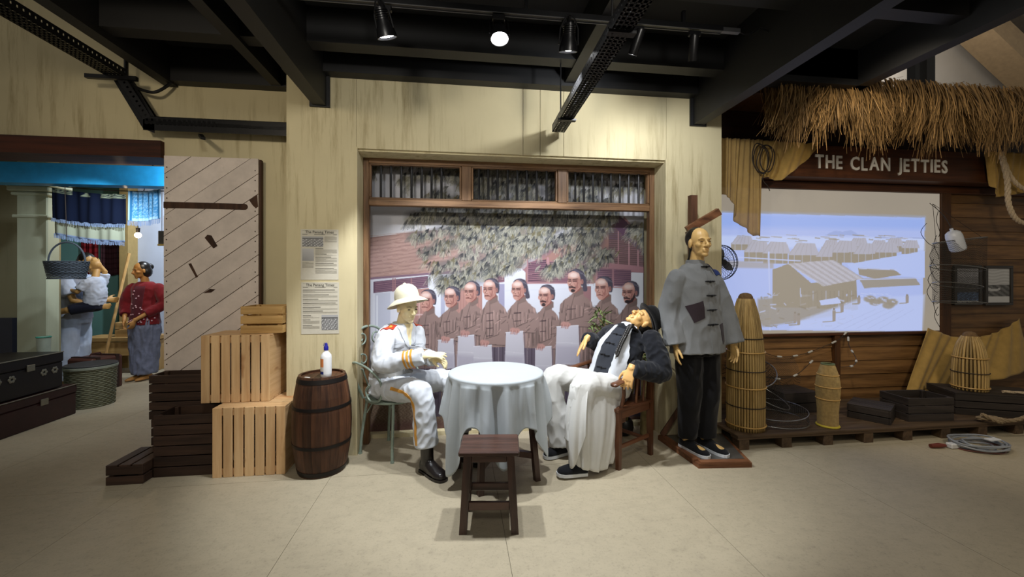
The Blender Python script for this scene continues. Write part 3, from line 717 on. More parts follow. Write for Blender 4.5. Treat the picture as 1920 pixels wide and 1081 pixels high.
# tablecloth: flat top, gathered skirt with pointed hem
M_CLOTH = fabric('white_table_cloth', '#b4bbbf', 0.03, 700, 0.85)
def cloth():
    N, K = 220, 34; vs = []; fs = []; rg = random.Random(5)
    ph = [rg.uniform(0, 6.28) for _ in range(8)]
    def hem(a):
        # corners of a square cloth hang lowest
        c = (0.5 + 0.5 * math.cos(6 * (a - R(30)) + 0.25 * math.sin(a))) ** 1.5
        return 0.43 - (0.27 + 0.05 * math.sin(a * 2 + 1)) * c - 0.02 * math.sin(7 * a + 1)
    top = [(0.0, 0), (0.12, 0), (0.22, 0), (0.29, 0), (0.325, -0.0005), (0.3345, -0.004), (0.336, -0.012), (0.336, -0.030)]
    rows = []
    for r, dz in top: rows.append([(r * math.cos(2 * PI * j / N), r * math.sin(2 * PI * j / N), 0.7325 + dz) for j in range(N)])
    z0 = 0.7025
    for k in range(1, K + 1):
        t = k / K; row = []
        for j in range(N):
            a = 2 * PI * j / N; h = hem(a); z = z0 + (h - z0) * t
            g = (math.sin(15 * a + ph[0] + 0.7 * math.sin(3 * a)) * 0.6 + math.sin(23 * a + ph[1] + math.sin(2 * a)) * 0.3 + math.sin(41 * a + ph[2]) * 0.25 * (1 - t))
            amp = 0.006 + 0.032 * min(1, t * 1.6) ** 0.8
            r = 0.337 + 0.030 * t + g * amp + 0.006 * math.sin(5 * a + 4 * t)
            row.append((r * math.cos(a), r * math.sin(a), z))
        rows.append(row)
    for r in rows: vs += r
    for i in range(len(rows) - 1):
        for j in range(N):
            fs.append((i * N + j, i * N + (j + 1) % N, (i + 1) * N + (j + 1) % N, (i + 1) * N + j))
    mb = MB(); mb.v = vs[N - 1:]; off = N - 1
    f2 = []
    for f in fs:
        q = []
        for i in f:
            i2 = 0 if i < N else i - off
            if i2 not in q: q.append(i2)
        if len(q) >= 3: f2.append(tuple(q))
    mb.f = f2; return mb
tc = thing('tablecloth', 'white gathered cloth draped over the small round table', 'tablecloth', (0.265, 2.92, 0), 0.0)
o = cloth().build('cloth', M_CLOTH, tc, True, 180)
sm = o.modifiers.new('thick', 'SOLIDIFY'); sm.thickness = 0.002; sm.offset = 1

# green iron chair
M_GREENM = plain('sage_green_iron', '#93a398', 0.45, 0.3, 0.12, 30)
bc = thing('bistro_chair', 'pale green wrought iron armchair with scrolled back under the officer', 'chair', (-0.535, 3.425, 0), R(-35.8))
# local: +x is the front, -y the sitter's right
def bt_(name, pts, r, closed=False, n=8): return MB().tube(pts, r, n, True, closed).build(name, M_GREENM, bc, True, 60)
seat_ring = [(0.205 * math.cos(a), 0.195 * math.sin(a), 0.438) for a in [2 * PI * i / 32 for i in range(32)]]
bt_('seat_rim', seat_ring, 0.011, True)
for i in range(-6, 7):
    y = i * 0.028; x = math.sqrt(max(0, 0.2 ** 2 - y * y))
    MB().bar((-x, y, 0.440), (x, y, 0.440), 0.016, 0.005).build('seat_slat', M_GREENM, bc)
for (lx, ly, tx, ty) in ((0.168, -0.168, 0.15, -0.14), (0.168, 0.160, 0.15, 0.14), (-0.178, -0.165, -0.15, -0.13), (-0.178, 0.14, -0.15, 0.13)):
    MB().tube([(lx, ly, 0), (lx * 0.97, ly * 0.97, 0.12), (tx, ty, 0.38), (tx * 0.95, ty * 0.95, 0.44)], [0.012, 0.011, 0.012, 0.012], 8).build('leg', M_GREENM, bc, True, 60)
    MB().lathe([(0.015, 0), (0.015, 0.012)], (lx, ly, 0), 10).build('foot_pad', M_GREENM, bc, True, 40)
    bt_('leg_brace', spline([(tx * 0.98, ty * 0.98, 0.32), (tx * 0.75, ty * 0.80, 0.39), (tx * 0.4, ty * 0.75, 0.43)], 5), 0.006)
back = spline([(-0.16, -0.15, 0.44), (-0.215, -0.185, 0.60), (-0.245, -0.20, 0.78), (-0.262, -0.155, 0.92), (-0.27, -0.06, 0.985), (-0.27, 0.06, 0.985), (-0.262, 0.155, 0.92), (-0.245, 0.20, 0.78), (-0.215, 0.185, 0.60), (-0.16, 0.15, 0.44)], 6)
bt_('back_hoop', back, 0.011)
def scroll(cx, cy, cz, r, turns, sgn, ax=(0, 1)):
    out = []
    for i in range(26):
        t = i / 25; a = -PI / 2 + sgn * turns * 2 * PI * t; rr = r * (1 - 0.78 * t)
        out.append((cx, cy + rr * math.cos(a), cz + rr * math.sin(a)))
    return out
for sy in (-1, 1):
    bt_('back_scroll', spline([(-0.262, sy * 0.01, 0.50), (-0.25, sy * 0.06, 0.60)], 3) + scroll(-0.252, sy * 0.075, 0.72, 0.075, 1.2, sy), 0.007)
    bt_('back_scroll', scroll(-0.262, sy * 0.08, 0.90, 0.055, 1.2, -sy), 0.007)
    arm = spline([(-0.24, sy * 0.20, 0.72), (-0.15, sy * 0.225, 0.735), (-0.02, sy * 0.225, 0.70), (0.085, sy * 0.215, 0.62), (0.11, sy * 0.215, 0.53), (0.06, sy * 0.205, 0.46), (-0.03, sy * 0.205, 0.455), (-0.07, sy * 0.205, 0.52), (-0.03, sy * 0.205, 0.57)], 6)
    bt_('arm_scroll', arm, 0.009)

# dark wooden armchair of the reclining man; local +x front
CH_X = wood('armchair_wood_x', '#3a2114', '#6b432b', 'X', 0.38, 24, 0.06, 0.15, spec=0.45); CH_Y = wood('armchair_wood_y', '#3a2114', '#6b432b', 'Y', 0.38, 24, 0.06, 0.15, spec=0.45); CH_Z = wood('armchair_wood_z', '#3a2114', '#6b432b', 'Z', 0.38, 24, 0.06, 0.15, spec=0.45)
ac = thing('armchair', 'dark wooden armchair with curved arms under the reclining man', 'chair', (1.205, 3.165, 0), R(180 + 31.4))
FX, BX, SY = 0.195, -0.205, 0.225
def bbx(name, c, d, m): return MB().cbox(c, d, 0.004).build(name, m, ac)
for sy in (-1, 1):
    MB().rings([[(FX + dx, sy * SY + dy, z) for dx, dy in ((-w, -w), (w, -w), (w, w), (-w, w))] for z, w in ((0, 0.015), (0.43, 0.021))]).build('leg', CH_Z, ac)
    MB().rings([[(x + dx, sy * SY + dy, z) for dx, dy in ((-w, -w), (w, -w), (w, w), (-w, w))] for x, z, w in ((BX - 0.01, 0, 0.016), (BX, 0.43, 0.020), (BX - 0.01, 0.66, 0.018), (BX - 0.05, 0.92, 0.015))]).build('leg', CH_Z, ac)
    MB().cbox((0, sy * SY, 0.395), (FX - BX - 0.03, 0.022, 0.06), 0.003).build('seat_rail', CH_X, ac)
    bbx('side_stretcher', (0, sy * SY, 0.16), (FX - BX - 0.03, 0.018, 0.030), CH_X)
    MB().tube(spline([(FX - 0.03, sy * SY, 0.44), (FX - 0.05, sy * (SY + 0.012), 0.54), (FX - 0.02, sy * (SY + 0.02), 0.655)], 5), 0.014, 8).build('arm_post', CH_Z, ac, True)
    MB().tube(spline([(BX - 0.02, sy * (SY - 0.005), 0.70), (BX + 0.12, sy * (SY + 0.02), 0.685), (FX - 0.08, sy * (SY + 0.03), 0.665), (FX + 0.06, sy * (SY + 0.035), 0.645), (FX + 0.11, sy * (SY + 0.03), 0.635)], 5), [(0.030, 0.013)] * 16 + [(0.034, 0.015)] * 3 + [(0.020, 0.010)] * 2, 10, ref=(0, 1, 0)).build('arm_rest', CH_X, ac, True, 60)
    for xx in (-0.11, -0.02): MB().tube([(xx, sy * (SY + 0.0), 0.44), (xx, sy * (SY + 0.02), 0.67)], 0.010, 8).build('arm_spindle', CH_Z, ac, True)
    bbx('apron_bracket', (FX - 0.05, sy * SY, 0.35), (0.06, 0.018, 0.035), CH_X)
bbx('seat_panel', (0, 0, 0.432), (FX - BX + 0.05, 2 * SY + 0.045, 0.024), CH_X)
bbx('seat_rail', (FX, 0, 0.395), (0.022, 2 * SY - 0.04, 0.06), CH_Y); bbx('seat_rail', (BX, 0, 0.395), (0.022, 2 * SY - 0.04, 0.06), CH_Y)
bbx('cross_stretcher', (FX - 0.02, 0, 0.085), (0.02, 2 * SY - 0.03, 0.028), CH_Y); bbx('cross_stretcher', (BX, 0, 0.12), (0.02, 2 * SY - 0.03, 0.028), CH_Y)
bbx('top_rail', (BX - 0.048, 0, 0.90), (0.026, 2 * SY + 0.02, 0.05), CH_Y)
for yy in (-0.11, 0.11): MB().rings([[(x + dx, yy + dy, z) for dx, dy in ((-0.008, -0.02), (0.008, -0.02), (0.008, 0.02), (-0.008, 0.02))] for x, z in ((BX, 0.44), (BX - 0.01, 0.66), (BX - 0.046, 0.88))]).build('back_slat', CH_Z, ac)
MB().rings([[(x + dx, dy, z) for dx, dy in ((-0.007, -0.06), (0.007, -0.06), (0.007, 0.06), (-0.007, 0.06))] for x, z in ((BX, 0.44), (BX - 0.01, 0.66), (BX - 0.046, 0.88))]).build('splat', CH_Z, ac)

# display platform with post and yoke beam
PF_X = wood('platform_wood_x', '#4a2c1b', '#7a5034', 'X', 0.55, 22); PF_Y = wood('platform_wood_y', '#4a2c1b', '#7a5034', 'Y', 0.55, 22); PF_Z = wood('platform_wood_z', '#3f271b', '#6d4a35', 'Z', 0.6, 22)
pf = thing('figure_stand', 'low wooden display stand with post and beam behind the grey jacket man', 'stand', (0, 0, 0))
A, Bq, Cq, Dq = (1.745, 2.81), (2.145, 2.775), (2.30, 3.33), (1.71, 3.362)
def qmb(p, z0, z1): return MB().prism(p, z0, z1, 'XY')
def inset(p, q, t): return (p[0] + (q[0] - p[0]) * t, p[1] + (q[1] - p[1]) * t)
MB().prism([A, Bq, Cq, Dq], 0.0, 0.036, 'XY').build('base_block', PF_X, pf)
MB().bar((A[0] + 0.02, A[1] + 0.022, 0.038), (Bq[0] - 0.02, Bq[1] + 0.022, 0.038), 0.05, 0.016).build('edge_board', PF_X, pf)
MB().bar((A[0] + 0.02, A[1] + 0.05, 0.038), (Dq[0] + 0.03, Dq[1] - 0.01, 0.038), 0.055, 0.016).build('edge_board', PF_Y, pf)
MB().prism([(1.80, 2.862), (2.13, 2.835), (2.27, 3.31), (1.77, 3.335)], 0.036, 0.042, 'XY').build('metal_plate', plain('grey_steel_plate', '#7d7b76', 0.35, 0.7), pf)
MB().bar((1.955, 3.235, 0.042), (1.955, 3.235, 2.09), 0.058, 0.05, (0, 1, 0)).build('post', PF_Z, pf)
MB().bar((1.93, 3.24, 0.42), (1.735, 3.335, 0.05), 0.03, 0.04).build('brace', PF_Z, pf)
MB().bar((1.865, 3.17, 1.79), (2.09, 3.08, 1.935), 0.055, 0.065, (0, -1, 0)).build('yoke_beam', PF_X, pf)
MB().bar((1.885, 3.19, 1.78), (1.935, 3.22, 1.58), 0.03, 0.03).build('brace', PF_Z, pf)

# fan on the side of the right pillar
M_FAN = plain('fan_black', '#1b1b1d', 0.4, 0.3)
fn = thing('wall_fan', 'black caged fan peeking out behind the right pillar', 'fan', (2.50, 3.66, 1.545))
for r, y in ((0.165, -0.02), (0.168, 0.0), (0.16, 0.025)):
    MB().tube([(r * math.cos(a), y, r * math.sin(a)) for a in [2 * PI * i / 40 for i in range(40)]], 0.0035, 6, closed=True).build('cage_ring', M_FAN, fn, True)
MB().tube([(0.055 * math.cos(a), -0.048, 0.055 * math.sin(a)) for a in [2 * PI * i / 24 for i in range(24)]], 0.0025, 6, closed=True).build('cage_ring', M_FAN, fn, True)
wm = MB().tube(spline([(0.015, -0.05, 0), (0.09, -0.048, 0), (0.15, -0.032, 0), (0.168, 0, 0), (0.15, 0.04, 0), (0.05, 0.06, 0)], 3), 0.0013, 4).mesh('cage_wire', True)
for k in range(36): link('cage_wire', wm, M_FAN, fn, None, (0, 2 * PI * k / 36, 0))
bl = MB(); n = 8; vs = []
for i in range(n + 1):
    t = i / n; r = 0.025 + 0.115 * t; w = 0.028 + 0.06 * math.sin(PI * min(1, t * 0.85 + 0.1))
    for s_ in (-0.5, 0.5): vs.append((r, 0.005 + s_ * 0.03, s_ * w))
bl.v = vs + [(x, y + 0.002, z) for x, y, z in vs]; m_ = len(vs)
for i in range(n): bl.f += [(2 * i, 2 * i + 1, 2 * i + 3, 2 * i + 2), (m_ + 2 * i, m_ + 2 * i + 2, m_ + 2 * i + 3, m_ + 2 * i + 1)]
blm = bl.mesh('blade', True)
for k in range(3): link('blade', blm, plain('fan_blade', '#55565a', 0.35, 0.4), fn, None, (0, 2 * PI * k / 3 + 0.4, 0))
MB().lathe([(0.028, -0.055), (0.03, -0.03), (0.03, 0.02), (0.05, 0.03), (0.05, 0.10), (0.03, 0.115)], n=20).build('motor_hub', M_FAN, fn, True, 40, None, (R(-90), 0, 0))
MB().bb(-0.03, 0.03, 0.09, 0.185, -0.05, 0.05).build('wall_bracket', M_FAN, fn)

# potted bamboo behind the armchair
M_LEAF = plain('bamboo_leaf', '#5f7040', 0.5, 0, 0.35, 12); M_CANE = plain('bamboo_cane', '#7a6d45', 0.55, 0, 0.2, 30)
pp = thing('potted_bamboo', 'leafy green bamboo in a black round pot behind the armchair', 'plant', (1.455, 3.52, 0))
MB().lathe([(0.05, 0), (0.085, 0.02), (0.098, 0.07), (0.09, 0.12), (0.075, 0.14), (0.066, 0.14), (0.066, 0.12)], n=28).build('pot', plain('black_ceramic', '#101012', 0.4), pp, True, 50)
MB().lathe([(0.066, 0.118), (0.03, 0.126), (0.001, 0.13)], n=16, cap=False).build('soil', plain('soil', '#2a1f16', 0.95), pp, True)
lf = MB(); lf.v = [(0, 0, 0), (0.02, 0.006, 0.003), (0.055, 0.008, 0.004), (0.11, 0, -0.004), (0.055, -0.008, 0.004), (0.02, -0.006, 0.003), (0.055, 0, 0)]; lf.f = [(0, 1, 6, 5), (1, 2, 6), (2, 3, 6), (3, 4, 6), (4, 5, 6)]
lfm = lf.mesh('leaf', True); rg = random.Random(12)
stems = [[(0.0, 0.0, 0.12), (-0.05, -0.02, 0.5), (-0.14, -0.03, 0.9), (-0.24, -0.02, 1.05)], [(0.02, 0.01, 0.12), (-0.02, 0.0, 0.6), (-0.12, 0.02, 0.95), (-0.20, 0.06, 1.12)], [(-0.02, 0.02, 0.12), (0.06, 0.0, 0.5), (0.12, -0.04, 0.82), (0.20, -0.08, 0.95)], [(0.03, -0.02, 0.12), (0.09, -0.05, 0.45), (0.16, -0.08, 0.68), (0.24, -0.15, 0.72)], [(0.0, 0.02, 0.12), (-0.06, 0.0, 0.55), (-0.2, 0.0, 0.92), (-0.30, -0.02, 0.98)]]
for si, s_ in enumerate(stems):
    c = spline(s_, 8); MB().tube(c, lerp_list([0.010, 0.008, 0.004], len(c)), 7).build('cane', M_CANE, pp, True)
    for k in range(34):
        t = c[int(len(c) * rg.uniform(0.62, 0.99))]
        o = link('leaf', lfm, M_LEAF, pp, (t[0] + rg.uniform(-0.03, 0.03), t[1] + rg.uniform(-0.03, 0.03), t[2] + rg.uniform(-0.03, 0.03)), (rg.uniform(-0.6, 0.6), rg.uniform(-0.9, 0.7), rg.uniform(0, 6.28)))
        s__ = rg.uniform(0.6, 1.1); o.scale = (s__, s__, s__)
# rough log leaning in the niche corner
lg = MB().tube(spline([(0, 0, 0), (0.01, 0.01, 0.35), (0.015, 0.02, 0.7), (0.0, 0.03, 1.06)], 6), lerp_list([0.055, 0.05, 0.052, 0.045], 19), 14).build('log', plain('bark', '#9a8a5e', 0.9, 0, 0.4, 22, 0.6), None, True, 60, (1.655, 3.47, 0))
tag(lg, 'pale rough log standing in the corner behind the armchair', 'log')
# ================================================================ PEOPLE (display figures)
from mathutils.bvhtree import BVHTree
def remesh(mb, voxel, it=3, fac=0.5, post=None):
    me = mb.mesh('tmp'); o = bpy.data.objects.new('tmp', me); COL.objects.link(o)
    m = o.modifiers.new('r', 'REMESH'); m.mode = 'VOXEL'; m.voxel_size = voxel; m.adaptivity = 0
    if it: s = o.modifiers.new('s', 'SMOOTH'); s.factor = fac; s.iterations = it
    dg = bpy.context.evaluated_depsgraph_get(); out = bpy.data.meshes.new_from_object(o.evaluated_get(dg))
    bpy.data.objects.remove(o); bpy.data.meshes.remove(me); out.materials.clear()
    if post: post(out)
    out.polygons.foreach_set('use_smooth', [True] * len(out.polygons)); out.update(); return out
def place(name, me, mat, root):
    """mesh made in world coordinates becomes a child of root (root is not rotated)"""
    me.transform(Matrix.Translation(-root.location)); return link(name, me, mat, root)
def wb(mb, name, mat, root, smooth=True, auto=50): return place(name, mb.mesh(name, smooth, auto), mat, root)
def limb(mb, pts, rad, n=14, ref=None):
    P = [Vector(p) for p in pts]; c = spline(P, 5) if len(P) > 2 else P
    rr = lerp_list(list(rad), len(c)); mb.tube(c, rr, n, ref=ref)
    r0 = rr[0] if not isinstance(rr[0], tuple) else min(rr[0]); r1 = rr[-1] if not isinstance(rr[-1], tuple) else min(rr[-1])
    mb.ball(c[0], r0 * 0.99); mb.ball(c[-1], r1 * 0.99); return mb
def sleeve(mb, pts, rad, n=18, ref=None):
    P = [Vector(p) for p in pts]; c = spline(P, 6) if len(P) > 2 else P
    mb.tube(c, lerp_list(list(rad), len(c)), n, ref=ref); r0 = rad[0] if not isinstance(rad[0], tuple) else min(rad[0]); mb.ball(c[0], r0 * 0.98); return mb
def frame(fwd, up):
    f = Vector(fwd).normalized(); u = Vector(up); u = (u - f * u.dot(f)).normalized(); l = u.cross(f)
    M = Matrix((f, l, u)).transposed(); return M.to_4x4()
def head_prims(mb, c, fwd, up, s=1.0):
    """x face, y left, z crown"""
    Mr = frame(fwd, up); M = Matrix.Translation(Vector(c)) @ Mr @ Matrix.Scale(s, 4)
    def E(p, r): mb.ball(M @ Vector(p), tuple(v * s for v in r), Mr, 16, 12)
    E((-0.014, 0, 0.030), (0.096, 0.074, 0.086)); E((0.020, 0, -0.025), (0.064, 0.060, 0.088)); E((0.030, 0, -0.073), (0.048, 0.050, 0.034))
    E((0.066, 0, -0.097), (0.020, 0.026, 0.018)); E((0.070, 0, 0.016), (0.020, 0.050, 0.014))
    for sy in (-1, 1):
        E((0.050, sy * 0.041, -0.024), (0.027, 0.021, 0.022)); E((0.072, sy * 0.032, -0.004), (0.010, 0.015, 0.009))
        E((-0.004, sy * 0.076, -0.010), (0.019, 0.010, 0.033)); E((0.098, sy * 0.013, -0.036), (0.012, 0.009, 0.009))
    mb.tube([M @ Vector(p) for p in ((0.080, 0, 0.012), (0.096, 0, -0.012), (0.109, 0, -0.033))], [0.009 * s, 0.010 * s, 0.013 * s], 10); E((0.106, 0, -0.034), (0.012, 0.012, 0.010))
    E((0.080, 0, -0.060), (0.013, 0.029, 0.0065)); E((0.079, 0, -0.072), (0.013, 0.025, 0.008))
    return M
def face_post(M, s=1.0):
    Mi = M.inverted()
    def f(me):
        co = np.empty(len(me.vertices) * 3); me.vertices.foreach_get('co', co); co = co.reshape(-1, 3)
        A = np.array(Mi); L = co @ A[:3, :3].T + A[:3, 3]; D = np.zeros_like(L)
        def dent(p, r, d, v):
            q = (L - np.array(p)) / np.array(r); w = np.exp(-np.sum(q * q, 1) * 1.6); D[:] += w[:, None] * np.array(v) * d
        for sy in (-1, 1):
            dent((0.085, sy * 0.034, 0.004), (0.020, 0.017, 0.009), 0.008, (-1, 0, 0)); dent((0.080, sy * 0.026, -0.050), (0.02, 0.008, 0.016), 0.003, (-1, 0, 0))
            dent((0.05, sy * 0.055, -0.055), (0.03, 0.016, 0.02), 0.006, (0, -sy, 0))
        dent((0.088, 0, -0.0655), (0.012, 0.026, 0.003), 0.005, (-1, 0, 0))
        L2 = D @ np.array(M)[:3, :3].T; near = np.linalg.norm(L, axis=1) < 0.2
        co[near] += L2[near]; me.vertices.foreach_set('co', co.ravel())
    return f
M_DARKHAIR = plain('black_hair', '#171412', 0.35, 0, 0.2, 60)
def face_parts(root, M, brow='#5a4a30', eye='#2a2018', lips=None):
    me_ = plain('eye_' + eye, eye, 0.3); mb_ = plain('brow_' + brow, brow, 0.8)
    for sy in (-1, 1):
        Mr = M.to_3x3().to_4x4()
        wb(MB().ball(M @ Vector((0.0795, sy * 0.033, -0.001)), (0.0045, 0.012, 0.0038), Mr), 'eye', me_, root)
        wb(MB().tube([M @ Vector(p) for p in ((0.088, sy * 0.016, 0.018), (0.086, sy * 0.034, 0.023), (0.072, sy * 0.052, 0.017))], [0.002, 0.003, 0.0015], 8), 'eyebrow', mb_, root)
    if lips:
        wb(MB().tube([M @ Vector(p) for p in ((0.073, -0.024, -0.0665), (0.086, -0.010, -0.066), (0.0895, 0, -0.0655), (0.086, 0.010, -0.066), (0.073, 0.024, -0.0665))], [0.0008, 0.0026, 0.003, 0.0026, 0.0008], 8), 'mouth', plain('lip_' + lips, lips, 0.5), root)
def hand_prims(mb, w, d, n, thumb, curl=(0.25, 0.3, 0.35, 0.4), s=1.0, tcurl=0.3, spread=0.07):
    """w wrist, d pointing direction, n palm-side normal, thumb: direction of the thumb side"""
    w = Vector(w); d = Vector(d).normalized(); n = Vector(n); n = (n - d * n.dot(d)).normalized(); t = Vector(thumb); t = (t - d * t.dot(d) - n * t.dot(n)).normalized()
    mb.tube([w - d * 0.03 * s, w + d * 0.02 * s, w + d * 0.06 * s, w + d * 0.088 * s], [(0.027 * s, 0.021 * s), (0.033 * s, 0.018 * s), (0.041 * s, 0.016 * s), (0.040 * s, 0.012 * s)], 14, ref=t)
    mb.ball(w + d * 0.086 * s, (0.038 * s, 0.012 * s, 0.012 * s), Matrix((t, n, d)).transposed().to_4x4())
    for k, (off, ln) in enumerate(((0.031, 0.070), (0.0105, 0.080), (-0.0105, 0.074), (-0.031, 0.058))):
        p = w + d * 0.084 * s + t * off * s; a = 0.0; pts = [p - d * 0.02 * s, p]; c = curl[k]
        dd = (d + t * (off / 0.031) * spread).normalized()
        for j, seg in enumerate((0.42, 0.33, 0.25)):
            a += c * (0.8 if j == 0 else 1.0); p = p + (dd * math.cos(a) + n * math.sin(a)) * (ln * seg * s); pts.append(p)
        mb.tube(pts, [0.0100 * s, 0.0096 * s, 0.0090 * s, 0.0084 * s, 0.0072 * s], 10); mb.ball(pts[-1], 0.0072 * s)
    p = w + d * 0.022 * s + t * 0.026 * s; pts = [p - t * 0.012 * s]; a = R(42)
    for seg in (0.035, 0.032, 0.027):
        p = p + (d * math.cos(a) + t * math.sin(a) + n * tcurl).normalized() * seg * s; pts.append(p); a -= R(16)
    mb.tube(pts, [0.0135 * s, 0.0125 * s, 0.0105 * s, 0.0085 * s], 10); mb.ball(pts[-1], 0.0085 * s)
def folds(amp, freq, stretch=(1, 1, 1), seed=0.0, region=None):
    def f(me):
        N = len(me.vertices); co = np.empty(N * 3); me.vertices.foreach_get('co', co); co = co.reshape(-1, 3)
        no = np.empty(N * 3); me.vertex_normals.foreach_get('vector', no); no = no.reshape(-1, 3)
        S = Vector(stretch); d = np.empty(N)
        for i in range(N):
            p = co[i]; q = Vector((p[0] * S.x * freq + seed, p[1] * S.y * freq, p[2] * S.z * freq)); d[i] = 0.45 * mnoise.noise(q) + 0.8 * (0.45 - abs(mnoise.noise(q * 1.7 + Vector((4.1, 2.2, 7.7)))) * 1.6)
        co += no * (d * amp)[:, None]; me.vertices.foreach_set('co', co.ravel()); me.update()
    return f
def chain(*fs):
    def f(me):
        for g in fs: g(me)
    return f
def bvh_of(o):
    me = o.data; M = Matrix.Translation(o.parent.location) if o.parent else Matrix()
    return BVHTree.FromPolygons([M @ v.co for v in me.vertices], [tuple(p.vertices) for p in me.polygons])
def decal(name, bvh, rows, dirv, off, mat, root, thick=0.003, back=0.35):
    """cloth piece laid on a garment: rows of world points pushed along dirv (or row-wise functions) until they touch it"""
    out = []
    for r in rows:
        rr = []
        for p in r:
            p = Vector(p); dv = Vector(dirv(p) if callable(dirv) else dirv).normalized(); h, nn, i, ds = bvh.ray_cast(p - dv * back, dv, back + 0.4)
            if h is None: h, nn, i, ds = bvh.find_nearest(p)
            if nn.dot(dv) > 0: nn = -nn
            rr.append((h, nn))
        out.append(rr)
    m, n = len(out), len(out[0]); mb = MB()
    for sgn in (off, off - thick):
        for rr in out: mb.v += [tuple(h + nn * sgn) for h, nn in rr]
    for L in (0, m * n):
        for i in range(m - 1):
            for j in range(n - 1): mb.f.append((L + i * n + j, L + i * n + j + 1, L + (i + 1) * n + j + 1, L + (i + 1) * n + j))
    B = m * n
    ring = [j for j in range(n)] + [i * n + n - 1 for i in range(1, m)] + [(m - 1) * n + j for j in range(n - 2, -1, -1)] + [i * n for i in range(m - 2, 0, -1)]
    for a, b in zip(ring, ring[1:] + ring[:1]): mb.f.append((a, b, B + b, B + a))
    return wb(mb, name, mat, root, True, 50)
def quad_rows(a, b, c, d, nu=8, nv=8):
    """a-b top edge, d-c bottom edge"""
    a, b, c, d = map(Vector, (a, b, c, d)); return [[(a.lerp(b, j / nu)).lerp(d.lerp(c, j / nu), i / nv) for j in range(nu + 1)] for i in range(nv + 1)]
def band_rows(path, side, w, n=24, m=3):
    c = spline(path, max(2, n // (len(path) - 1))); S = Vector(side).normalized(); return [[p + S * (w * (k / m - 0.5)) for k in range(m + 1)] for p in c]
def foot_mesh(mb, heel, toe, h=0.07, w=0.045):
    heel = Vector(heel); toe = Vector(toe); d = toe - heel; s = Vector((-d.y, d.x, 0)).normalized()
    st = [(-0.02, 0.030, 0.06), (0.05, 0.038, 0.075), (0.3, 0.040, 0.085), (0.55, 0.046, 0.06), (0.8, 0.048, 0.042), (0.95, 0.036, 0.034), (1.03, 0.016, 0.022)]
    rs = []
    for t, ww, hh in st:
        c = heel + d * t; ww *= w / 0.045; hh *= h / 0.07; r = []
        for k in range(14):
            a = 2 * PI * k / 14; x = math.cos(a); z = math.sin(a); r.append(c + s * (ww * x * (1 if z < 0 else 1)) + Vector((0, 0, max(-0.5, z) * hh / 1.5 + hh / 3)))
        rs.append(r)
    return mb.rings(rs)

SKIN1 = plain('figure_skin_pale', '#e6d6a8', 0.5, 0, 0.05, 10); SKIN2 = plain('figure_skin_gold', '#dcae6e', 0.45, 0, 0.07, 10); SKIN3 = plain('figure_skin_amber', '#d6b070', 0.42, 0, 0.08, 10)
WHITE_U = fabric('white_uniform', '#ccd1d8', 0.05, 600, 0.85); WHITE_G = fabric('white_gown', '#cfcfcb', 0.05, 600, 0.85)
GOLD = fabric('gold_braid', '#d3973a', 0.1, 900, 0.6); RED = fabric('red_epaulette', '#b23a22', 0.1, 900); KHAKI = fabric('grey_belt_webbing', '#989690', 0.08, 900)
BLACKC = fabric('black_cotton', '#1c1e24', 0.2, 600); BLACKT = fabric('black_trouser', '#0e0e11', 0.2, 600); GREYC = fabric('grey_linen', '#7b7d7e', 0.1, 500); NAVYV = fabric('charcoal_vest', '#30333a', 0.12, 600)
LEATHER = plain('black_leather', '#1a1413', 0.28, 0, 0.2, 30, 0, 0.6); SHOE = fabric('black_shoe_cloth', '#15161a', 0.1, 900); SOLE = plain('white_shoe_sole', '#cfd2d4', 0.6)

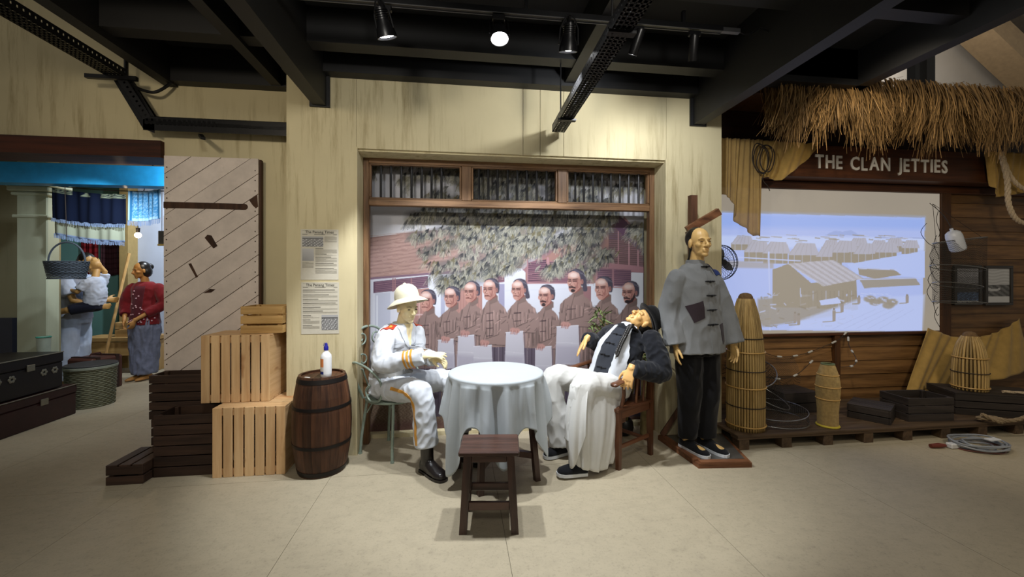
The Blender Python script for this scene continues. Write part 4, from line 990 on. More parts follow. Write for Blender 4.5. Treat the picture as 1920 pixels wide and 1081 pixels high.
# ---------------------------------------------------------------- seated officer
def officer():
    p = thing('person', 'seated mannequin in white officer uniform and pith helmet on green chair', 'person', (-0.50, 3.30, 0))
    F = Vector((0.81, -0.585, 0)).normalized(); Rr = Vector((-0.585, -0.81, 0)).normalized()
    b = MB(); Cn = Vector((-0.445, 3.345, 1.0)); hc = Vector((-0.402, 3.315, 1.165)); fw = Vector((0.62, -0.76, -0.16)); up = Vector((0.12, -0.14, 0.97))
    M = head_prims(b, hc, fw, up, 0.98)
    limb(b, [Cn + Vector((-0.01, 0.01, -0.03)), M @ Vector((-0.025, 0, -0.07))], [0.052, 0.050])
    hip = Vector((-0.555, 3.42, 0.54))
    b.tube([hip, (-0.54, 3.41, 0.68), (-0.50, 3.38, 0.85), Cn], [(0.14, 0.10), (0.125, 0.095), (0.15, 0.10), (0.12, 0.06)], 16, ref=Rr)
    Sr = Cn + Rr * 0.175 + Vector((0, 0, -0.045)); Sl = Cn - Rr * 0.165 + Vector((0, 0, -0.05))
    Er = Vector((-0.548, 3.085, 0.770)); Wr = Vector((-0.240, 3.025, 0.835)); El = Vector((-0.335, 3.40, 0.76)); Wl = Vector((-0.195, 3.10, 0.80))
    limb(b, [Sr, Er], [0.042, 0.036]); limb(b, [Er, Wr], [0.035, 0.026]); limb(b, [Sl, El], [0.042, 0.036]); limb(b, [El, Wl], [0.035, 0.026])
    b.ball(Er, 0.037); b.ball(El, 0.037)
    hand_prims(b, Wr, (0.95, -0.05, 0.06), (0.0, 0.35, -1), (0.1, 0.9, 0.35), (0.15, 0.22, 0.32, 0.42), 0.95)
    hand_prims(b, Wl, (0.80, -0.45, -0.10), (0.0, 0.1, -1), (-0.5, -0.8, 0.1), (0.45, 0.5, 0.55, 0.6), 0.95)
    Hr = hip + Rr * 0.085; Hl = hip - Rr * 0.085; Kr = Vector((-0.262, 3.005, 0.565)); Ar = Vector((-0.225, 3.00, 0.11)); Kl = Vector((-0.055, 3.27, 0.575)); Al = Vector((0.03, 3.20, 0.11))
    for h, k, a in ((Hr, Kr, Ar), (Hl, Kl, Al)):
        limb(b, [h, k], [0.072, 0.05]); limb(b, [k, a], [0.048, 0.034])
    foot_mesh(b, Ar + Vector((-0.02, 0.03, -0.085)), Ar + Vector((0.11, -0.13, -0.085)), 0.05, 0.032); foot_mesh(b, Al + Vector((-0.02, 0.03, -0.085)), Al + Vector((0.11, -0.13, -0.085)), 0.05, 0.032)
    place('body', remesh(b, 0.005, 3, 0.5, face_post(M)), SKIN1, p); face_parts(p, M, '#7a6a48', '#3a3020', '#b5905a')
    # jacket
    j = MB(); J = [hip + Vector((0, 0, -0.04)), Vector((-0.545, 3.41, 0.66)), Vector((-0.515, 3.39, 0.80)), Vector((-0.475, 3.365, 0.94)), Cn + Vector((-0.005, 0.005, 0.0)), Cn + Vector((0, 0, 0.045))]
    j.tube(spline(J, 6), lerp_list([(0.195, 0.15), (0.172, 0.128), (0.190, 0.140), (0.195, 0.128), (0.150, 0.085), (0.066, 0.066)], 31), 26, ref=Rr)
    for h, k in ((Hr, Kr), (Hl, Kl)):
        e = h.lerp(k, 0.36); j.tube([h, e], [(0.105, 0.10), (0.105, 0.088)], 18, ref=Rr)
    sleeve(j, [Sr + Vector((0, 0, -0.012)), Sr.lerp(Er, 0.55) + Rr * 0.012, Er, Er.lerp(Wr, 0.5), Wr + Vector((-0.012, 0, 0))], [0.074, 0.070, 0.068, 0.066, 0.060])
    sleeve(j, [Sl + Vector((0, 0, -0.012)), Sl.lerp(El, 0.55) - Rr * 0.012, El, El.lerp(Wl, 0.5), Wl], [0.072, 0.068, 0.064, 0.060, 0.055])
    jo = place('jacket', remesh(j, 0.007, 3, 0.5, folds(0.011, 12, (1, 1, 0.75), 3.1)), WHITE_U, p); bv = bvh_of(jo)
    # trousers
    t = MB()
    t.tube([hip + Vector((0, 0, -0.03)), hip + Vector((0, 0, 0.10))], [(0.17, 0.12), (0.165, 0.12)], 20, ref=Rr)
    for h, k, a in ((Hr, Kr, Ar), (Hl, Kl, Al)):
        e = a.lerp(k, 0.20)
        sleeve(t, [h, h.lerp(k, 0.5) + Vector((0, 0, 0.005)), k.lerp(h, 0.06) + Vector((0, 0, 0.01)), k.lerp(a, 0.25) + F * 0.005, e], [(0.098), (0.092), (0.084), (0.080), (0.086)], 20)
    to = place('trousers', remesh(t, 0.007, 4, 0.5, folds(0.012, 10, (1, 1, 0.8), 8.0)), WHITE_U, p); tv = bvh_of(to)
    # gold stripe along the outer side of the near leg
    e = Ar.lerp(Kr, 0.22); path = [Hr.lerp(Kr, 0.46) + Rr * 0.12 + Vector((0, 0, 0.03)), Hr.lerp(Kr, 0.75) + Rr * 0.12 + Vector((0, 0, 0.02)), Kr + Rr * 0.11 + Vector((-0.04, 0, -0.03)), Kr.lerp(e, 0.4) + Rr * 0.1 + Vector((-0.02, 0, 0)), e + Rr * 0.1 + Vector((-0.02, 0, 0.012))]
    c = spline(path, 8); rows = []
    for i, q in enumerate(c):
        T = (c[min(i + 1, len(c) - 1)] - c[max(i - 1, 0)]).normalized(); S = T.cross(Rr).normalized(); rows.append([q + S * (0.022 * (k / 2 - 0.5)) for k in range(3)])
    decal('gold_stripe', tv, rows, -Rr, 0.004, GOLD, p)
    # cuffs: three gold rings on each forearm
    for E_, W_ in ((Er, Wr), (El, Wl)):
        T = (W_ - E_).normalized(); a = T.orthogonal().normalized(); bb_ = T.cross(a)
        for q in (0.56, 0.645, 0.73):
            c0 = E_.lerp(W_, q); rows = []
            for i in range(25):
                an_ = 2 * PI * i / 24; rad = a * math.cos(an_) + bb_ * math.sin(an_)
                rows.append([(c0 + T * dx, rad) for dx in (-0.008, 0, 0.008)])
            mb = MB(); L = []
            for r in rows:
                for q_, rad in r:
                    h, nn, ii, ds = bv.ray_cast(q_ + rad * 0.14, -rad, 0.14); L.append(tuple((h if h else q_ + rad * 0.06) + rad * 0.003))
            mb.v = L; mb.f = [(3 * i + k, 3 * i + k + 1, 3 * i + k + 4, 3 * i + k + 3) for i in range(24) for k in range(2)]
            wb(mb, 'gold_cuff_ring', GOLD, p)
    # epaulettes
    for sg in (1, -1):
        a0 = Cn + Rr * sg * 0.085; a1 = Cn + Rr * sg * 0.200; f = F * 0.028
        ep = decal('epaulette', bv, quad_rows(a0 - f, a1 - f, a1 + f, a0 + f), (0, 0, -1), 0.007, RED, p, 0.006)
        for q in (0.3, 0.55): 
            m0 = (a0.lerp(a1, q)); decal('rank_star', bv, quad_rows(m0 - F * 0.009 - Rr * 0.009, m0 - F * 0.009 + Rr * 0.009, m0 + F * 0.009 + Rr * 0.009, m0 + F * 0.009 - Rr * 0.009, 2, 2), (0, 0, -1), 0.010, GOLD, p)
    # open neck with lapels, placket, pocket
    top = Cn + F * 0.05 + Vector((0, 0, 0.035)); bot = Cn + F * 0.12 + Vector((0, 0, -0.155))
    decal('open_neck', bv, quad_rows(top + Rr * 0.045, top - Rr * 0.045, bot - Rr * 0.004, bot + Rr * 0.004), -F, 0.003, SKIN1, p)
    for sg in (1, -1):
        decal('lapel', bv, quad_rows(top + Rr * sg * 0.042, top + Rr * sg * 0.100, bot + Rr * sg * 0.055 + Vector((0, 0, 0.05)), bot + Rr * sg * 0.0), -F, 0.007, WHITE_U, p, 0.005)
    decal('front_placket', bv, band_rows([bot, bot + Vector((0, 0, -0.10)) - F * 0.02, bot + Vector((0, 0, -0.21)) - F * 0.05], Rr, 0.045), -F, 0.004, WHITE_U, p, 0.003, 0.04)
    for k in range(3):
        q = bot + Vector((0, 0, -0.02 - 0.06 * k)); h, nn, ii, ds = bv.ray_cast(q + F * 0.3, -F, 0.6)
        if h: wb(MB().ball(h + nn * 0.006, 0.008), 'button', plain('brass_button', '#b8ac80', 0.3, 0.7), p)
    for sg in (1, -1):
        q = Cn + F * 0.1 + Rr * sg * 0.095 + Vector((0, 0, -0.10)); decal('pocket_flap', bv, quad_rows(q - Rr * 0.042, q + Rr * 0.042, q + Rr * 0.040 + Vector((0, 0, -0.035)), q - Rr * 0.040 + Vector((0, 0, -0.035))), -F, 0.005, WHITE_U, p, 0.003, 0.06)
    # belt
    rows = []; bc_ = Vector((-0.548, 3.413, 0.66))
    mb = MB(); L = []
    for i in range(41):
        a = 2 * PI * i / 40; rad = F * math.cos(a) + Rr * math.sin(a)
        for dz in (-0.026, 0.0, 0.026):
            q = bc_ + Vector((0, 0, dz)); h, nn, ii, ds = bv.ray_cast(q + rad * 0.26, -rad, 0.26); L.append(tuple((h if h else q + rad * 0.16) + rad * 0.006))
    mb.v = L; mb.f = [(3 * i + k, 3 * i + k + 1, 3 * i + k + 4, 3 * i + k + 3) for i in range(40) for k in range(2)]
    belt = wb(mb, 'belt', KHAKI, p)
    h, nn, ii, ds = bv.ray_cast(bc_ + F * 0.4, -F, 0.6); q = h if h else bc_ + F * 0.14
    wb(MB().tube([q + F * 0.012 + Rr * 0.024 * math.cos(a) + Vector((0, 0, 0.024 * math.sin(a))) for a in [2 * PI * i / 20 for i in range(20)]], 0.006, 8, closed=True), 'buckle', plain('steel_buckle', '#a9aaa6', 0.3, 0.8), belt)
    decal('belt_pouch', bv, quad_rows(bc_ + F * 0.12 + Rr * 0.10 + Vector((0, 0, 0.03)), bc_ + F * 0.12 + Rr * 0.06 + Vector((0, 0, 0.03)), bc_ + F * 0.12 + Rr * 0.06 + Vector((0, 0, -0.03)), bc_ + F * 0.12 + Rr * 0.10 + Vector((0, 0, -0.03))), -F, 0.016, KHAKI, belt, 0.014)
    # boots
    for a in (Ar, Al):
        m = MB(); m.tube([a + Vector((0, 0, 0.16)), a + Vector((0, 0, 0.02)), a + Vector((0.005, -0.005, -0.03))], [0.052, 0.046, 0.046], 16)
        foot_mesh(m, a + Vector((-0.032, 0.042, -0.092)), a + Vector((0.125, -0.150, -0.092)), 0.085, 0.050)
        bo = place('boot', remesh(m, 0.006, 4), LEATHER, p)
        s_ = MB(); d = Vector((0.157, -0.192, 0)); sd = Vector((-d.y, d.x, 0)).normalized(); h0 = a + Vector((-0.032, 0.042, 0)); pts = []
        prof = [(-0.03, 0.02), (0.0, 0.04), (0.3, 0.043), (0.6, 0.052), (0.85, 0.05), (1.0, 0.035), (1.05, 0.012)]
        poly = [h0 + d * t_ + sd * w_ for t_, w_ in prof] + [h0 + d * t_ - sd * w_ for t_, w_ in prof[::-1]]
        wb(MB().prism([(q.x, q.y) for q in poly], 0.0, 0.018, 'XY'), 'sole', LEATHER, bo, False) if False else place('sole', MB().prism([(q.x, q.y) for q in poly], 0.001, 0.020, 'XY').mesh('sole'), LEATHER, p)
    # pith helmet
    HM = Matrix.Translation(M @ Vector((-0.012, 0, 0.066))) @ frame(Vector((0.80, -0.52, 0.22)), Vector((-0.06, 0.04, 1))) @ Matrix.Scale(0.93, 4)
    M_PITH = fabric('pith_cloth', '#d0cbb4', 0.05, 700)
    def hx(mb): mb.v = [tuple(HM @ Vector(q)) for q in mb.v]; return mb
    he = empty('pith_helmet', p, (0, 0, 0))
    def addh(mb, nm, mt=M_PITH): me = hx(mb).mesh(nm, True, 60); me.transform(Matrix.Translation(-p.location)); return link(nm, me, mt, he)
    n = 48; prof = [(0.104, 0.004, 0.092), (0.107, 0.022, 0.096), (0.104, 0.055, 0.094), (0.094, 0.085, 0.085), (0.072, 0.110, 0.064), (0.042, 0.125, 0.037), (0.012, 0.130, 0.010)]
    m = MB(); m.rings([[(rx * math.cos(2 * PI * k / n), ry * math.sin(2 * PI * k / n), z) for k in range(n)] for rx, z, ry in prof]); addh(m, 'crown')
    m = MB(); rs = []
    for (q, z) in ((0.0, 0.010), (0.35, -0.004), (0.75, -0.022), (1.0, -0.036), (1.0, -0.041), (0.6, -0.024), (0.0, 0.002)):
        r_ = []
        for k in range(n):
            a = 2 * PI * k / n; cx, sx = math.cos(a), math.sin(a); ext = 0.052 + 0.022 * max(0, cx) + 0.034 * max(0, -cx)
            r_.append(((0.102 + ext * q) * cx, (0.090 + ext * q * 0.95) * sx, z - (0.012 * max(0, -cx) * q)))
        rs.append(r_)
    m.rings(rs, False); addh(m, 'brim')
    addh(MB().rings([[((0.1085) * math.cos(2 * PI * k / n), 0.0972 * math.sin(2 * PI * k / n), z) for k in range(n)] for z in (0.006, 0.030)], False), 'helmet_band')
    addh(MB().lathe([(0.014, 0.126), (0.014, 0.134), (0.008, 0.140), (0.001, 0.141)], n=16), 'vent_button')
    return p
officer()

# ---------------------------------------------------------------- reclining man
def recliner():
    p = thing('person', 'reclining mannequin in black jacket, bowler hat and long braid on armchair', 'person', (1.15, 3.05, 0))
    F = Vector((-0.853, -0.52, 0)).normalized(); Lf = Vector((0.52, -0.853, 0)).normalized()   # Lf: his left, towards the viewer
    hip = Vector((1.165, 3.12, 0.545)); Cn = Vector((1.335, 3.115, 0.985)); tdir = (Cn - hip).normalized(); chest_n = Lf.cross(tdir).normalized()
    if chest_n.dot(F) < 0: chest_n = -chest_n
    hc = Vector((1.432, 3.085, 1.058)); fw = Vector((-0.45, -0.22, 0.87)); up = Vector((0.87, -0.06, 0.49))
    b = MB(); M = head_prims(b, hc, fw, up, 0.98)
    limb(b, [Cn + Vector((0, 0, -0.03)), M @ Vector((-0.02, 0, -0.075))], [0.055, 0.052])
    b.tube(spline([hip, hip.lerp(Cn, 0.3), hip.lerp(Cn, 0.65), Cn], 4), lerp_list([(0.14, 0.10), (0.135, 0.10), (0.15, 0.105), (0.12, 0.06)], 13), 16, ref=Lf)
    Sl = Cn + Lf * 0.175 + Vector((0.03, 0, -0.065)); Sr = Cn - Lf * 0.17 + Vector((-0.0, 0, -0.05))
    El = Vector((1.475, 2.865, 0.700)); Wl = Vector((1.232, 2.815, 0.748)); Er = Vector((1.20, 3.40, 0.83)); Wr = Vector((1.035, 3.235, 0.905))
    limb(b, [Sl, El], [0.042, 0.037]); limb(b, [El, Wl], [0.036, 0.027]); limb(b, [Sr, Er], [0.042, 0.037]); limb(b, [Er, Wr], [0.036, 0.027]); b.ball(El, 0.037); b.ball(Er, 0.037)
    hand_prims(b, Wl, (-0.35, -0.10, -0.85), (0.5, 0.62, -0.25), (-0.7, 0.4, 0.2), (0.22, 0.25, 0.28, 0.3), 1.0, 0.25, 0.12)
    hand_prims(b, Wr, (-0.62, -0.15, -0.75), (0.6, -0.2, -0.5), (0.35, -0.9, -0.1), (0.12, 0.12, 0.16, 0.2), 1.02, 0.2, 0.06)
    Hl = hip + Lf * 0.085; Hr = hip - Lf * 0.085; Kl = Vector((0.865, 2.845, 0.60)); Al = Vector((0.845, 2.835, 0.10)); Kr = Vector((0.72, 3.19, 0.60)); Ar = Vector((0.80, 3.17, 0.10))
    for h, k, a in ((Hl, Kl, Al), (Hr, Kr, Ar)): limb(b, [h, k], [0.07, 0.05]); limb(b, [k, a], [0.048, 0.036])
    ft = [(Al + Vector((0.05, -0.02, -0.072)), Al + Vector((-0.155, -0.03, -0.064))), (Ar + Vector((0.04, 0.0, -0.075)), Ar + Vector((-0.14, -0.06, -0.075)))]
    for h, t in ft: foot_mesh(b, h + Vector((-0.01, 0, 0.012)), t + Vector((0.02, 0, 0.010)), 0.046, 0.034)
    place('body', remesh(b, 0.005, 3, 0.5, face_post(M)), SKIN2, p); face_parts(p, M, '#b08a58', '#8a6238', '#b5713f')
    # black jacket
    j = MB(); J = [hip - tdir * 0.05, hip.lerp(Cn, 0.25) + chest_n * 0.005, hip.lerp(Cn, 0.6) + chest_n * 0.008, hip.lerp(Cn, 0.88), Cn + tdir * 0.035]
    j.tube(spline(J, 7), lerp_list([(0.185, 0.135), (0.178, 0.135), (0.195, 0.142), (0.175, 0.105), (0.068, 0.068)], 29), 26, ref=Lf)
    for h, k in ((Hl, Kl), (Hr, Kr)): e = h.lerp(k, 0.22); j.tube([h, e], [(0.10, 0.10), (0.10, 0.085)], 18, ref=Lf)
    sleeve(j, [Sl, Sl.lerp(El, 0.5) + Lf * 0.015, El, El.lerp(Wl, 0.55), Wl.lerp(El, 0.02)], [0.082, 0.080, 0.078, 0.070, 0.064])
    sleeve(j, [Sr, Sr.lerp(Er, 0.5), Er, Er.lerp(Wr, 0.55), Wr.lerp(Er, 0.02)], [0.078, 0.074, 0.070, 0.064, 0.058])
    jo = place('jacket', remesh(j, 0.007, 3, 0.5, folds(0.015, 11, (1, 1, 1), 5.0)), BLACKC, p); bv = bvh_of(jo)
    def onc(t, s, out=0.0): return hip.lerp(Cn, t) + Lf * s + chest_n * (0.2 + out)
    # charcoal vest panel, two white bands, frogs
    decal('vest_front', bv, [[onc(t, s * (0.075 if t < 0.9 else 0.045)) for s in (-1, -0.6, -0.2, 0.2, 0.6, 1)] for t in [0.02 + 0.96 * i / 16 for i in range(17)]], -chest_n, 0.009, NAVYV, p, 0.008)
    for sg in (1, -1):
        rows = []
        for i in range(19):
            t = -0.02 + 1.04 * i / 18; s0 = 0.070 - 0.030 * max(0, (t - 0.7) / 0.3); s1 = 0.162 - 0.090 * max(0, (t - 0.55) / 0.45)
            rows.append([onc(t, sg * (s0 + (s1 - s0) * k / 5)) for k in range(6)])
        decal('white_band', bv, rows, -chest_n, 0.011, WHITE_U, p, 0.009)
    decal('white_band', bv, [[Cn + Lf * (0.105 + 0.03 * k / 3) - tdir * (0.02 + 0.16 * i / 8) + Vector((0.02, 0, 0.2)) for k in range(4)] for i in range(9)], lambda q: -chest_n, 0.011, WHITE_U, p, 0.009)
    for t in (0.28, 0.48, 0.68, 0.85):
        q = onc(t, 0); h, nn, ii, ds = bv.ray_cast(q, -chest_n, 0.4)
        if h:
            h = h + nn * 0.012; wb(MB().tube([h - Lf * 0.045, h - Lf * 0.012 + tdir * 0.004, h + Lf * 0.012 - tdir * 0.004, h + Lf * 0.045], 0.0035, 8), 'frog_fastener', BLACKT, p); wb(MB().ball(h + nn * 0.003, 0.008), 'knot_button', BLACKT, p)
    # collar
    cc = Cn + tdir * 0.030; wb(MB().rings([[cc + tdir * z + Lf * (r * math.cos(2 * PI * k / 28)) + chest_n * (r * math.sin(2 * PI * k / 28)) for k in range(28)] for r, z in ((0.072, -0.012), (0.070, 0.018), (0.066, 0.022), (0.064, 0.0))], False), 'collar', WHITE_U, p)
    # white gown and trousers
    t = MB(); t.tube([hip + Vector((0.03, 0, -0.055)), hip + Vector((0, 0, 0.07))], [(0.175, 0.14), (0.17, 0.12)], 20, ref=Lf)
    sleeve(t, [Hr, Hr.lerp(Kr, 0.5) + Vector((0, 0, 0.01)), Kr.lerp(Hr, 0.08) + Vector((0, 0, 0.012)), Kr.lerp(Ar, 0.35), Ar + Vector((0.02, 0, 0.0))], [0.10, 0.10, 0.092, 0.088, 0.12], 20)
    sleeve(t, [Hl, Hl.lerp(Kl, 0.5) + Vector((0, 0, 0.012)), Kl.lerp(Hl, 0.08) + Vector((0, 0, 0.015)), Kl.lerp(Al, 0.30), Al + Vector((0.0, 0, 0.15))], [0.115, 0.108, 0.095, 0.092, 0.10], 20)
    to = place('trousers', remesh(t, 0.007, 4, 0.5, folds(0.011, 8, (1, 1, 0.6), 2.0)), WHITE_G, p)
    # gown panels falling from the thigh to the floor: open curtain with folds
    def drape(path_top, path_bot, nm, amp, seed, nu=60, nv=34, wav=5):
        ct = spline(path_top, 12); cb = spline(path_bot, 12); mb = MB(); rg_ = random.Random(seed); ph = rg_.uniform(0, 6)
        def samp(c, u): x = u * (len(c) - 1); k = min(int(x), len(c) - 2); return c[k].lerp(c[k + 1], x - k)
        for i in range(nv + 1):
            v = i / nv
            for k in range(nu + 1):
                u = k / nu; q = samp(ct, u).lerp(samp(cb, u), v); w = math.sin(u * wav * 2 * PI + ph + 0.6 * v) + 0.4 * math.sin(u * wav * 4.4 * PI + ph * 2)
                T = (samp(cb, min(1, u + 0.02)) - samp(cb, max(0, u - 0.02))); T.z = 0; nn = Vector((T.y, -T.x, 0)); nn = nn.normalized() if nn.length > 1e-6 else Vector((0, -1, 0))
                q = q + nn * (w * amp * (0.15 + 0.85 * v)) + nn * (0.03 * math.sin(PI * v)); mb.v.append(tuple(q))
        for i in range(nv):
            for k in range(nu): a = i * (nu + 1) + k; mb.f.append((a, a + 1, a + nu + 2, a + nu + 1))
        o = wb(mb, nm, WHITE_G, p, True, 180); s_ = o.modifiers.new('t', 'SOLIDIFY'); s_.thickness = 0.003; return o
    drape([Kl + Vector((-0.05, -0.02, 0.03)), Kl + Vector((-0.02, -0.065, 0.05)), Kl.lerp(Hl, 0.5) + Lf * 0.07 + Vector((0, 0, 0.05)), Hl + Lf * 0.07 + Vector((-0.03, 0, 0.0))],
          [Al + Vector((-0.06, 0.02, -0.02)), Al + Vector((0.005, -0.075, -0.025)), Al + Vector((0.14, -0.055, -0.06)), Al + Vector((0.265, 0.055, -0.055))], 'gown_panel', 0.010, 3)
    drape([Kl + Vector((-0.055, 0.02, 0.04)), Kl + Vector((-0.06, -0.02, 0.04)), Kl + Vector((-0.03, -0.06, 0.06)), Kl + Vector((0.04, -0.06, 0.06))],
          [Al + Vector((-0.05, 0.06, 0.16)), Al + Vector((-0.075, 0.0, 0.07)), Al + Vector((-0.06, -0.07, -0.02)), Al + Vector((0.02, -0.115, 0.22))], 'gown_panel', 0.008, 7, wav=3)
    # shoes
    for (h, t_) in ft:
        m = foot_mesh(MB(), h, t_, 0.07, 0.047); so = place('shoe', remesh(m, 0.006, 4), SHOE, p)
        d = t_ - h; sd = Vector((-d.y, d.x, 0)).normalized(); prof = [(-0.03, 0.02), (0.0, 0.036), (0.3, 0.040), (0.6, 0.048), (0.85, 0.047), (1.0, 0.032), (1.05, 0.012)]
        ring = [h + d * a + sd * w for a, w in prof] + [h + d * a - sd * w for a, w in prof[::-1]]
        place('shoe_sole', MB().rings([[q + Vector((0, 0, z)) for q in ring] for z in (-0.018, 0.004)]).mesh('shoe_sole'), SOLE, p)
    # bowler hat
    HM = Matrix.Translation(M @ Vector((-0.018, 0, 0.058))) @ frame(M.to_3x3() @ Vector((1, 0, 0.12)), M.to_3x3() @ Vector((-0.10, 0, 1)))
    hat = empty('bowler_hat', p, (0, 0, 0)); M_FELT = fabric('black_felt', '#0c0c0d', 0.15, 900); n = 40
    def addh(mb, nm): mb.v = [tuple(HM @ Vector(q)) for q in mb.v]; me = mb.mesh(nm, True, 60); me.transform(Matrix.Translation(-p.location)); return link(nm, me, M_FELT, hat)
    addh(MB().rings([[(rx * math.cos(2 * PI * k / n), rx * 0.86 * math.sin(2 * PI * k / n), z) for k in range(n)] for rx, z in ((0.104, -0.012), (0.106, 0.02), (0.104, 0.05), (0.092, 0.078), (0.062, 0.096), (0.02, 0.102))]), 'hat_crown')
    addh(MB().rings([[((0.102 + q) * math.cos(2 * PI * k / n), (0.088 + q) * math.sin(2 * PI * k / n), z + 0.010 * abs(math.sin(2 * PI * k / n))) for k in range(n)] for q, z in ((0, -0.010), (0.025, -0.014), (0.040, -0.006), (0.041, -0.001), (0.024, -0.008), (0, -0.004))], False), 'hat_brim')
    # hair at the nape and the braid over the near shoulder
    m = MB(); m.ball(M @ Vector((-0.045, 0, -0.005)), (0.072, 0.073, 0.085), M.to_3x3().to_4x4(), 20, 14); wb(m, 'hair', M_DARKHAIR, p)
    path = spline([M @ Vector((-0.06, 0.05, -0.08)), Cn + Lf * 0.095 + chest_n * 0.11 + tdir * 0.015, Cn + Lf * 0.10 + chest_n * 0.145 - tdir * 0.07, Cn + Lf * 0.105 + chest_n * 0.165 - tdir * 0.15, Cn + Lf * 0.11 + chest_n * 0.172 - tdir * 0.23], 7)
    for i in range(len(path) - 1):
        T = (path[i + 1] - path[i]).normalized(); S = T.cross(chest_n).normalized(); r = 0.019 * (1 - 0.3 * i / len(path))
        for sg in (1, -1):
            q = path[i] + S * sg * 0.008 + T * (0.0 if sg > 0 else 0.012); Mr = frame((T + S * sg * -0.7), chest_n); wb(MB().ball(q, (r * 1.15, r * 0.62, r * 0.7), Mr, 10, 7), 'braid_strand', M_DARKHAIR, p)
    wb(MB().tube([path[-1], path[-1] - tdir * 0.03], [0.009, 0.004], 8), 'braid_tip', KHAKI, p)
    return p
recliner()

# ---------------------------------------------------------------- standing man
def standing():
    p = thing('person', 'standing mannequin in patched grey jacket and black trousers on wooden stand', 'person', (1.86, 3.02, 0.042))
    b = MB(); hc = Vector((1.858, 2.985, 1.672)); fw = Vector((0.03, -1.0, 0.04)); up = Vector((-0.03, 0.05, 1)); M = head_prims(b, hc, fw, up, 1.02)
    Cn = Vector((1.845, 3.02, 1.47)); F = Vector((0.22, -0.975, 0)).normalized(); S = Vector((0.975, 0.22, 0)).normalized()   # S: his left
    limb(b, [Cn + Vector((0, 0, -0.04)), M @ Vector((-0.02, 0, -0.075))], [0.058, 0.052]); hip = Vector((1.865, 3.03, 0.90))
    b.tube([hip, (1.86, 3.03, 1.10), (1.85, 3.025, 1.32), Cn], [(0.15, 0.10), (0.13, 0.095), (0.16, 0.10), (0.12, 0.06)], 16, ref=S)
    Sl = Cn + S * 0.180 + Vector((0, 0, -0.075)); Sr = Cn - S * 0.180 + Vector((0, 0, -0.075)); El = Vector((2.095, 3.03, 1.14)); Wl = Vector((2.135, 2.97, 0.885)); Er = Vector((1.625, 3.02, 1.14)); Wr = Vector((1.648, 2.96, 0.885))
    for a, e, w in ((Sl, El, Wl), (Sr, Er, Wr)): limb(b, [a, e], [0.045, 0.037]); limb(b, [e, w], [0.036, 0.026]); b.ball(e, 0.037)
    hand_prims(b, Wl, (0.05, -0.12, -1), (-0.9, -0.1, 0), (-0.1, -1, 0), (0.2, 0.25, 0.3, 0.35), 0.95, 0.3); hand_prims(b, Wr, (0.0, -0.12, -1), (0.9, -0.2, 0), (0.2, -1, 0), (0.2, 0.25, 0.3, 0.35), 0.95, 0.3)
    Hl = hip + S * 0.085; Hr = hip - S * 0.085; feet = [(Hl, Vector((1.955, 3.03, 0.50)), Vector((1.955, 3.06, 0.115))), (Hr, Vector((1.805, 3.03, 0.50)), Vector((1.80, 3.06, 0.115)))]
    sh = []
    for h, k, a in feet:
        limb(b, [h, k], [0.078, 0.052]); limb(b, [k, a], [0.05, 0.036]); hl = a + Vector((-0.015, 0.055, -0.057)); to_ = a + Vector((0.055, -0.190, -0.057)); sh.append((hl, to_)); foot_mesh(b, hl + Vector((0, -0.012, 0.012)), to_ + Vector((-0.006, 0.02, 0.012)), 0.055, 0.036)
    place('body', remesh(b, 0.005, 3, 0.5, face_post(M)), SKIN3, p); face_parts(p, M, '#b8935a', '#6b5330', '#a56a45')
    # jacket
    j = MB(); j.tube(spline([(1.866, 3.02, 0.815), (1.864, 3.025, 0.95), (1.858, 3.03, 1.15), (1.85, 3.025, 1.34), Cn + Vector((0, 0, -0.015)), Cn + Vector((0, 0, 0.04))], 6), lerp_list([(0.232, 0.165), (0.222, 0.155), (0.21, 0.145), (0.208, 0.135), (0.155, 0.088), (0.072, 0.068)], 31), 28, ref=S)
    for a, e, w in ((Sl, El, Wl), (Sr, Er, Wr)): sleeve(j, [a, a.lerp(e, 0.5), e, e.lerp(w, 0.5), w + Vector((0, 0, 0.0))], [0.070, 0.078, 0.080, 0.080, 0.082])
    jo = place('jacket', remesh(j, 0.007, 5, 0.5, folds(0.012, 8, (1, 1, 0.5), 7.0)), GREYC, p); bv = bvh_of(jo)
    c0 = Cn + Vector((0, 0, 0.030)); wb(MB().rings([[c0 + Vector((0, 0, z)) + S * (r * math.cos(2 * PI * k / 28)) + F * (r * 0.95 * math.sin(2 * PI * k / 28)) for k in range(28)] for r, z in ((0.076, -0.015), (0.070, 0.035), (0.066, 0.037), (0.066, 0.0))], False), 'collar', GREYC, p)
    decal('front_placket', bv, band_rows([Cn + F * 0.2 + S * 0.03 + Vector((0, 0, -0.02)), Cn + F * 0.2 + S * 0.03 + Vector((0, 0, -0.3)), Cn + F * 0.2 + S * 0.035 + Vector((0, 0, -0.64))], S, 0.05, 30), -F, 0.003, GREYC, p)
    for dz in (0.012, -0.10, -0.205, -0.315, -0.425):
        q = Cn + S * 0.025 + Vector((0, 0, dz)); pts = []
        for s_ in (-0.05, -0.025, 0.0, 0.025, 0.05):
            h, nn, ii, ds = bv.ray_cast(q + S * s_ + F * 0.4, -F, 0.8)
            if h: pts.append(h + nn * 0.007)
        if len(pts) == 5: wb(MB().tube(pts, [0.003, 0.006, 0.005, 0.006, 0.003], 8), 'frog_fastener', BLACKT, p); wb(MB().ball(pts[2] - Vector((0, 0.006, 0.002)), 0.009), 'knot_button', BLACKT, p)
    PATCH = fabric('brown_patch', '#352b30', 0.1, 700); BLUEP = fabric('blue_patch', '#1f3066', 0.1, 700)
    g = lambda s_, z: Cn + F * 0.22 + S * s_ + Vector((0, 0, z))
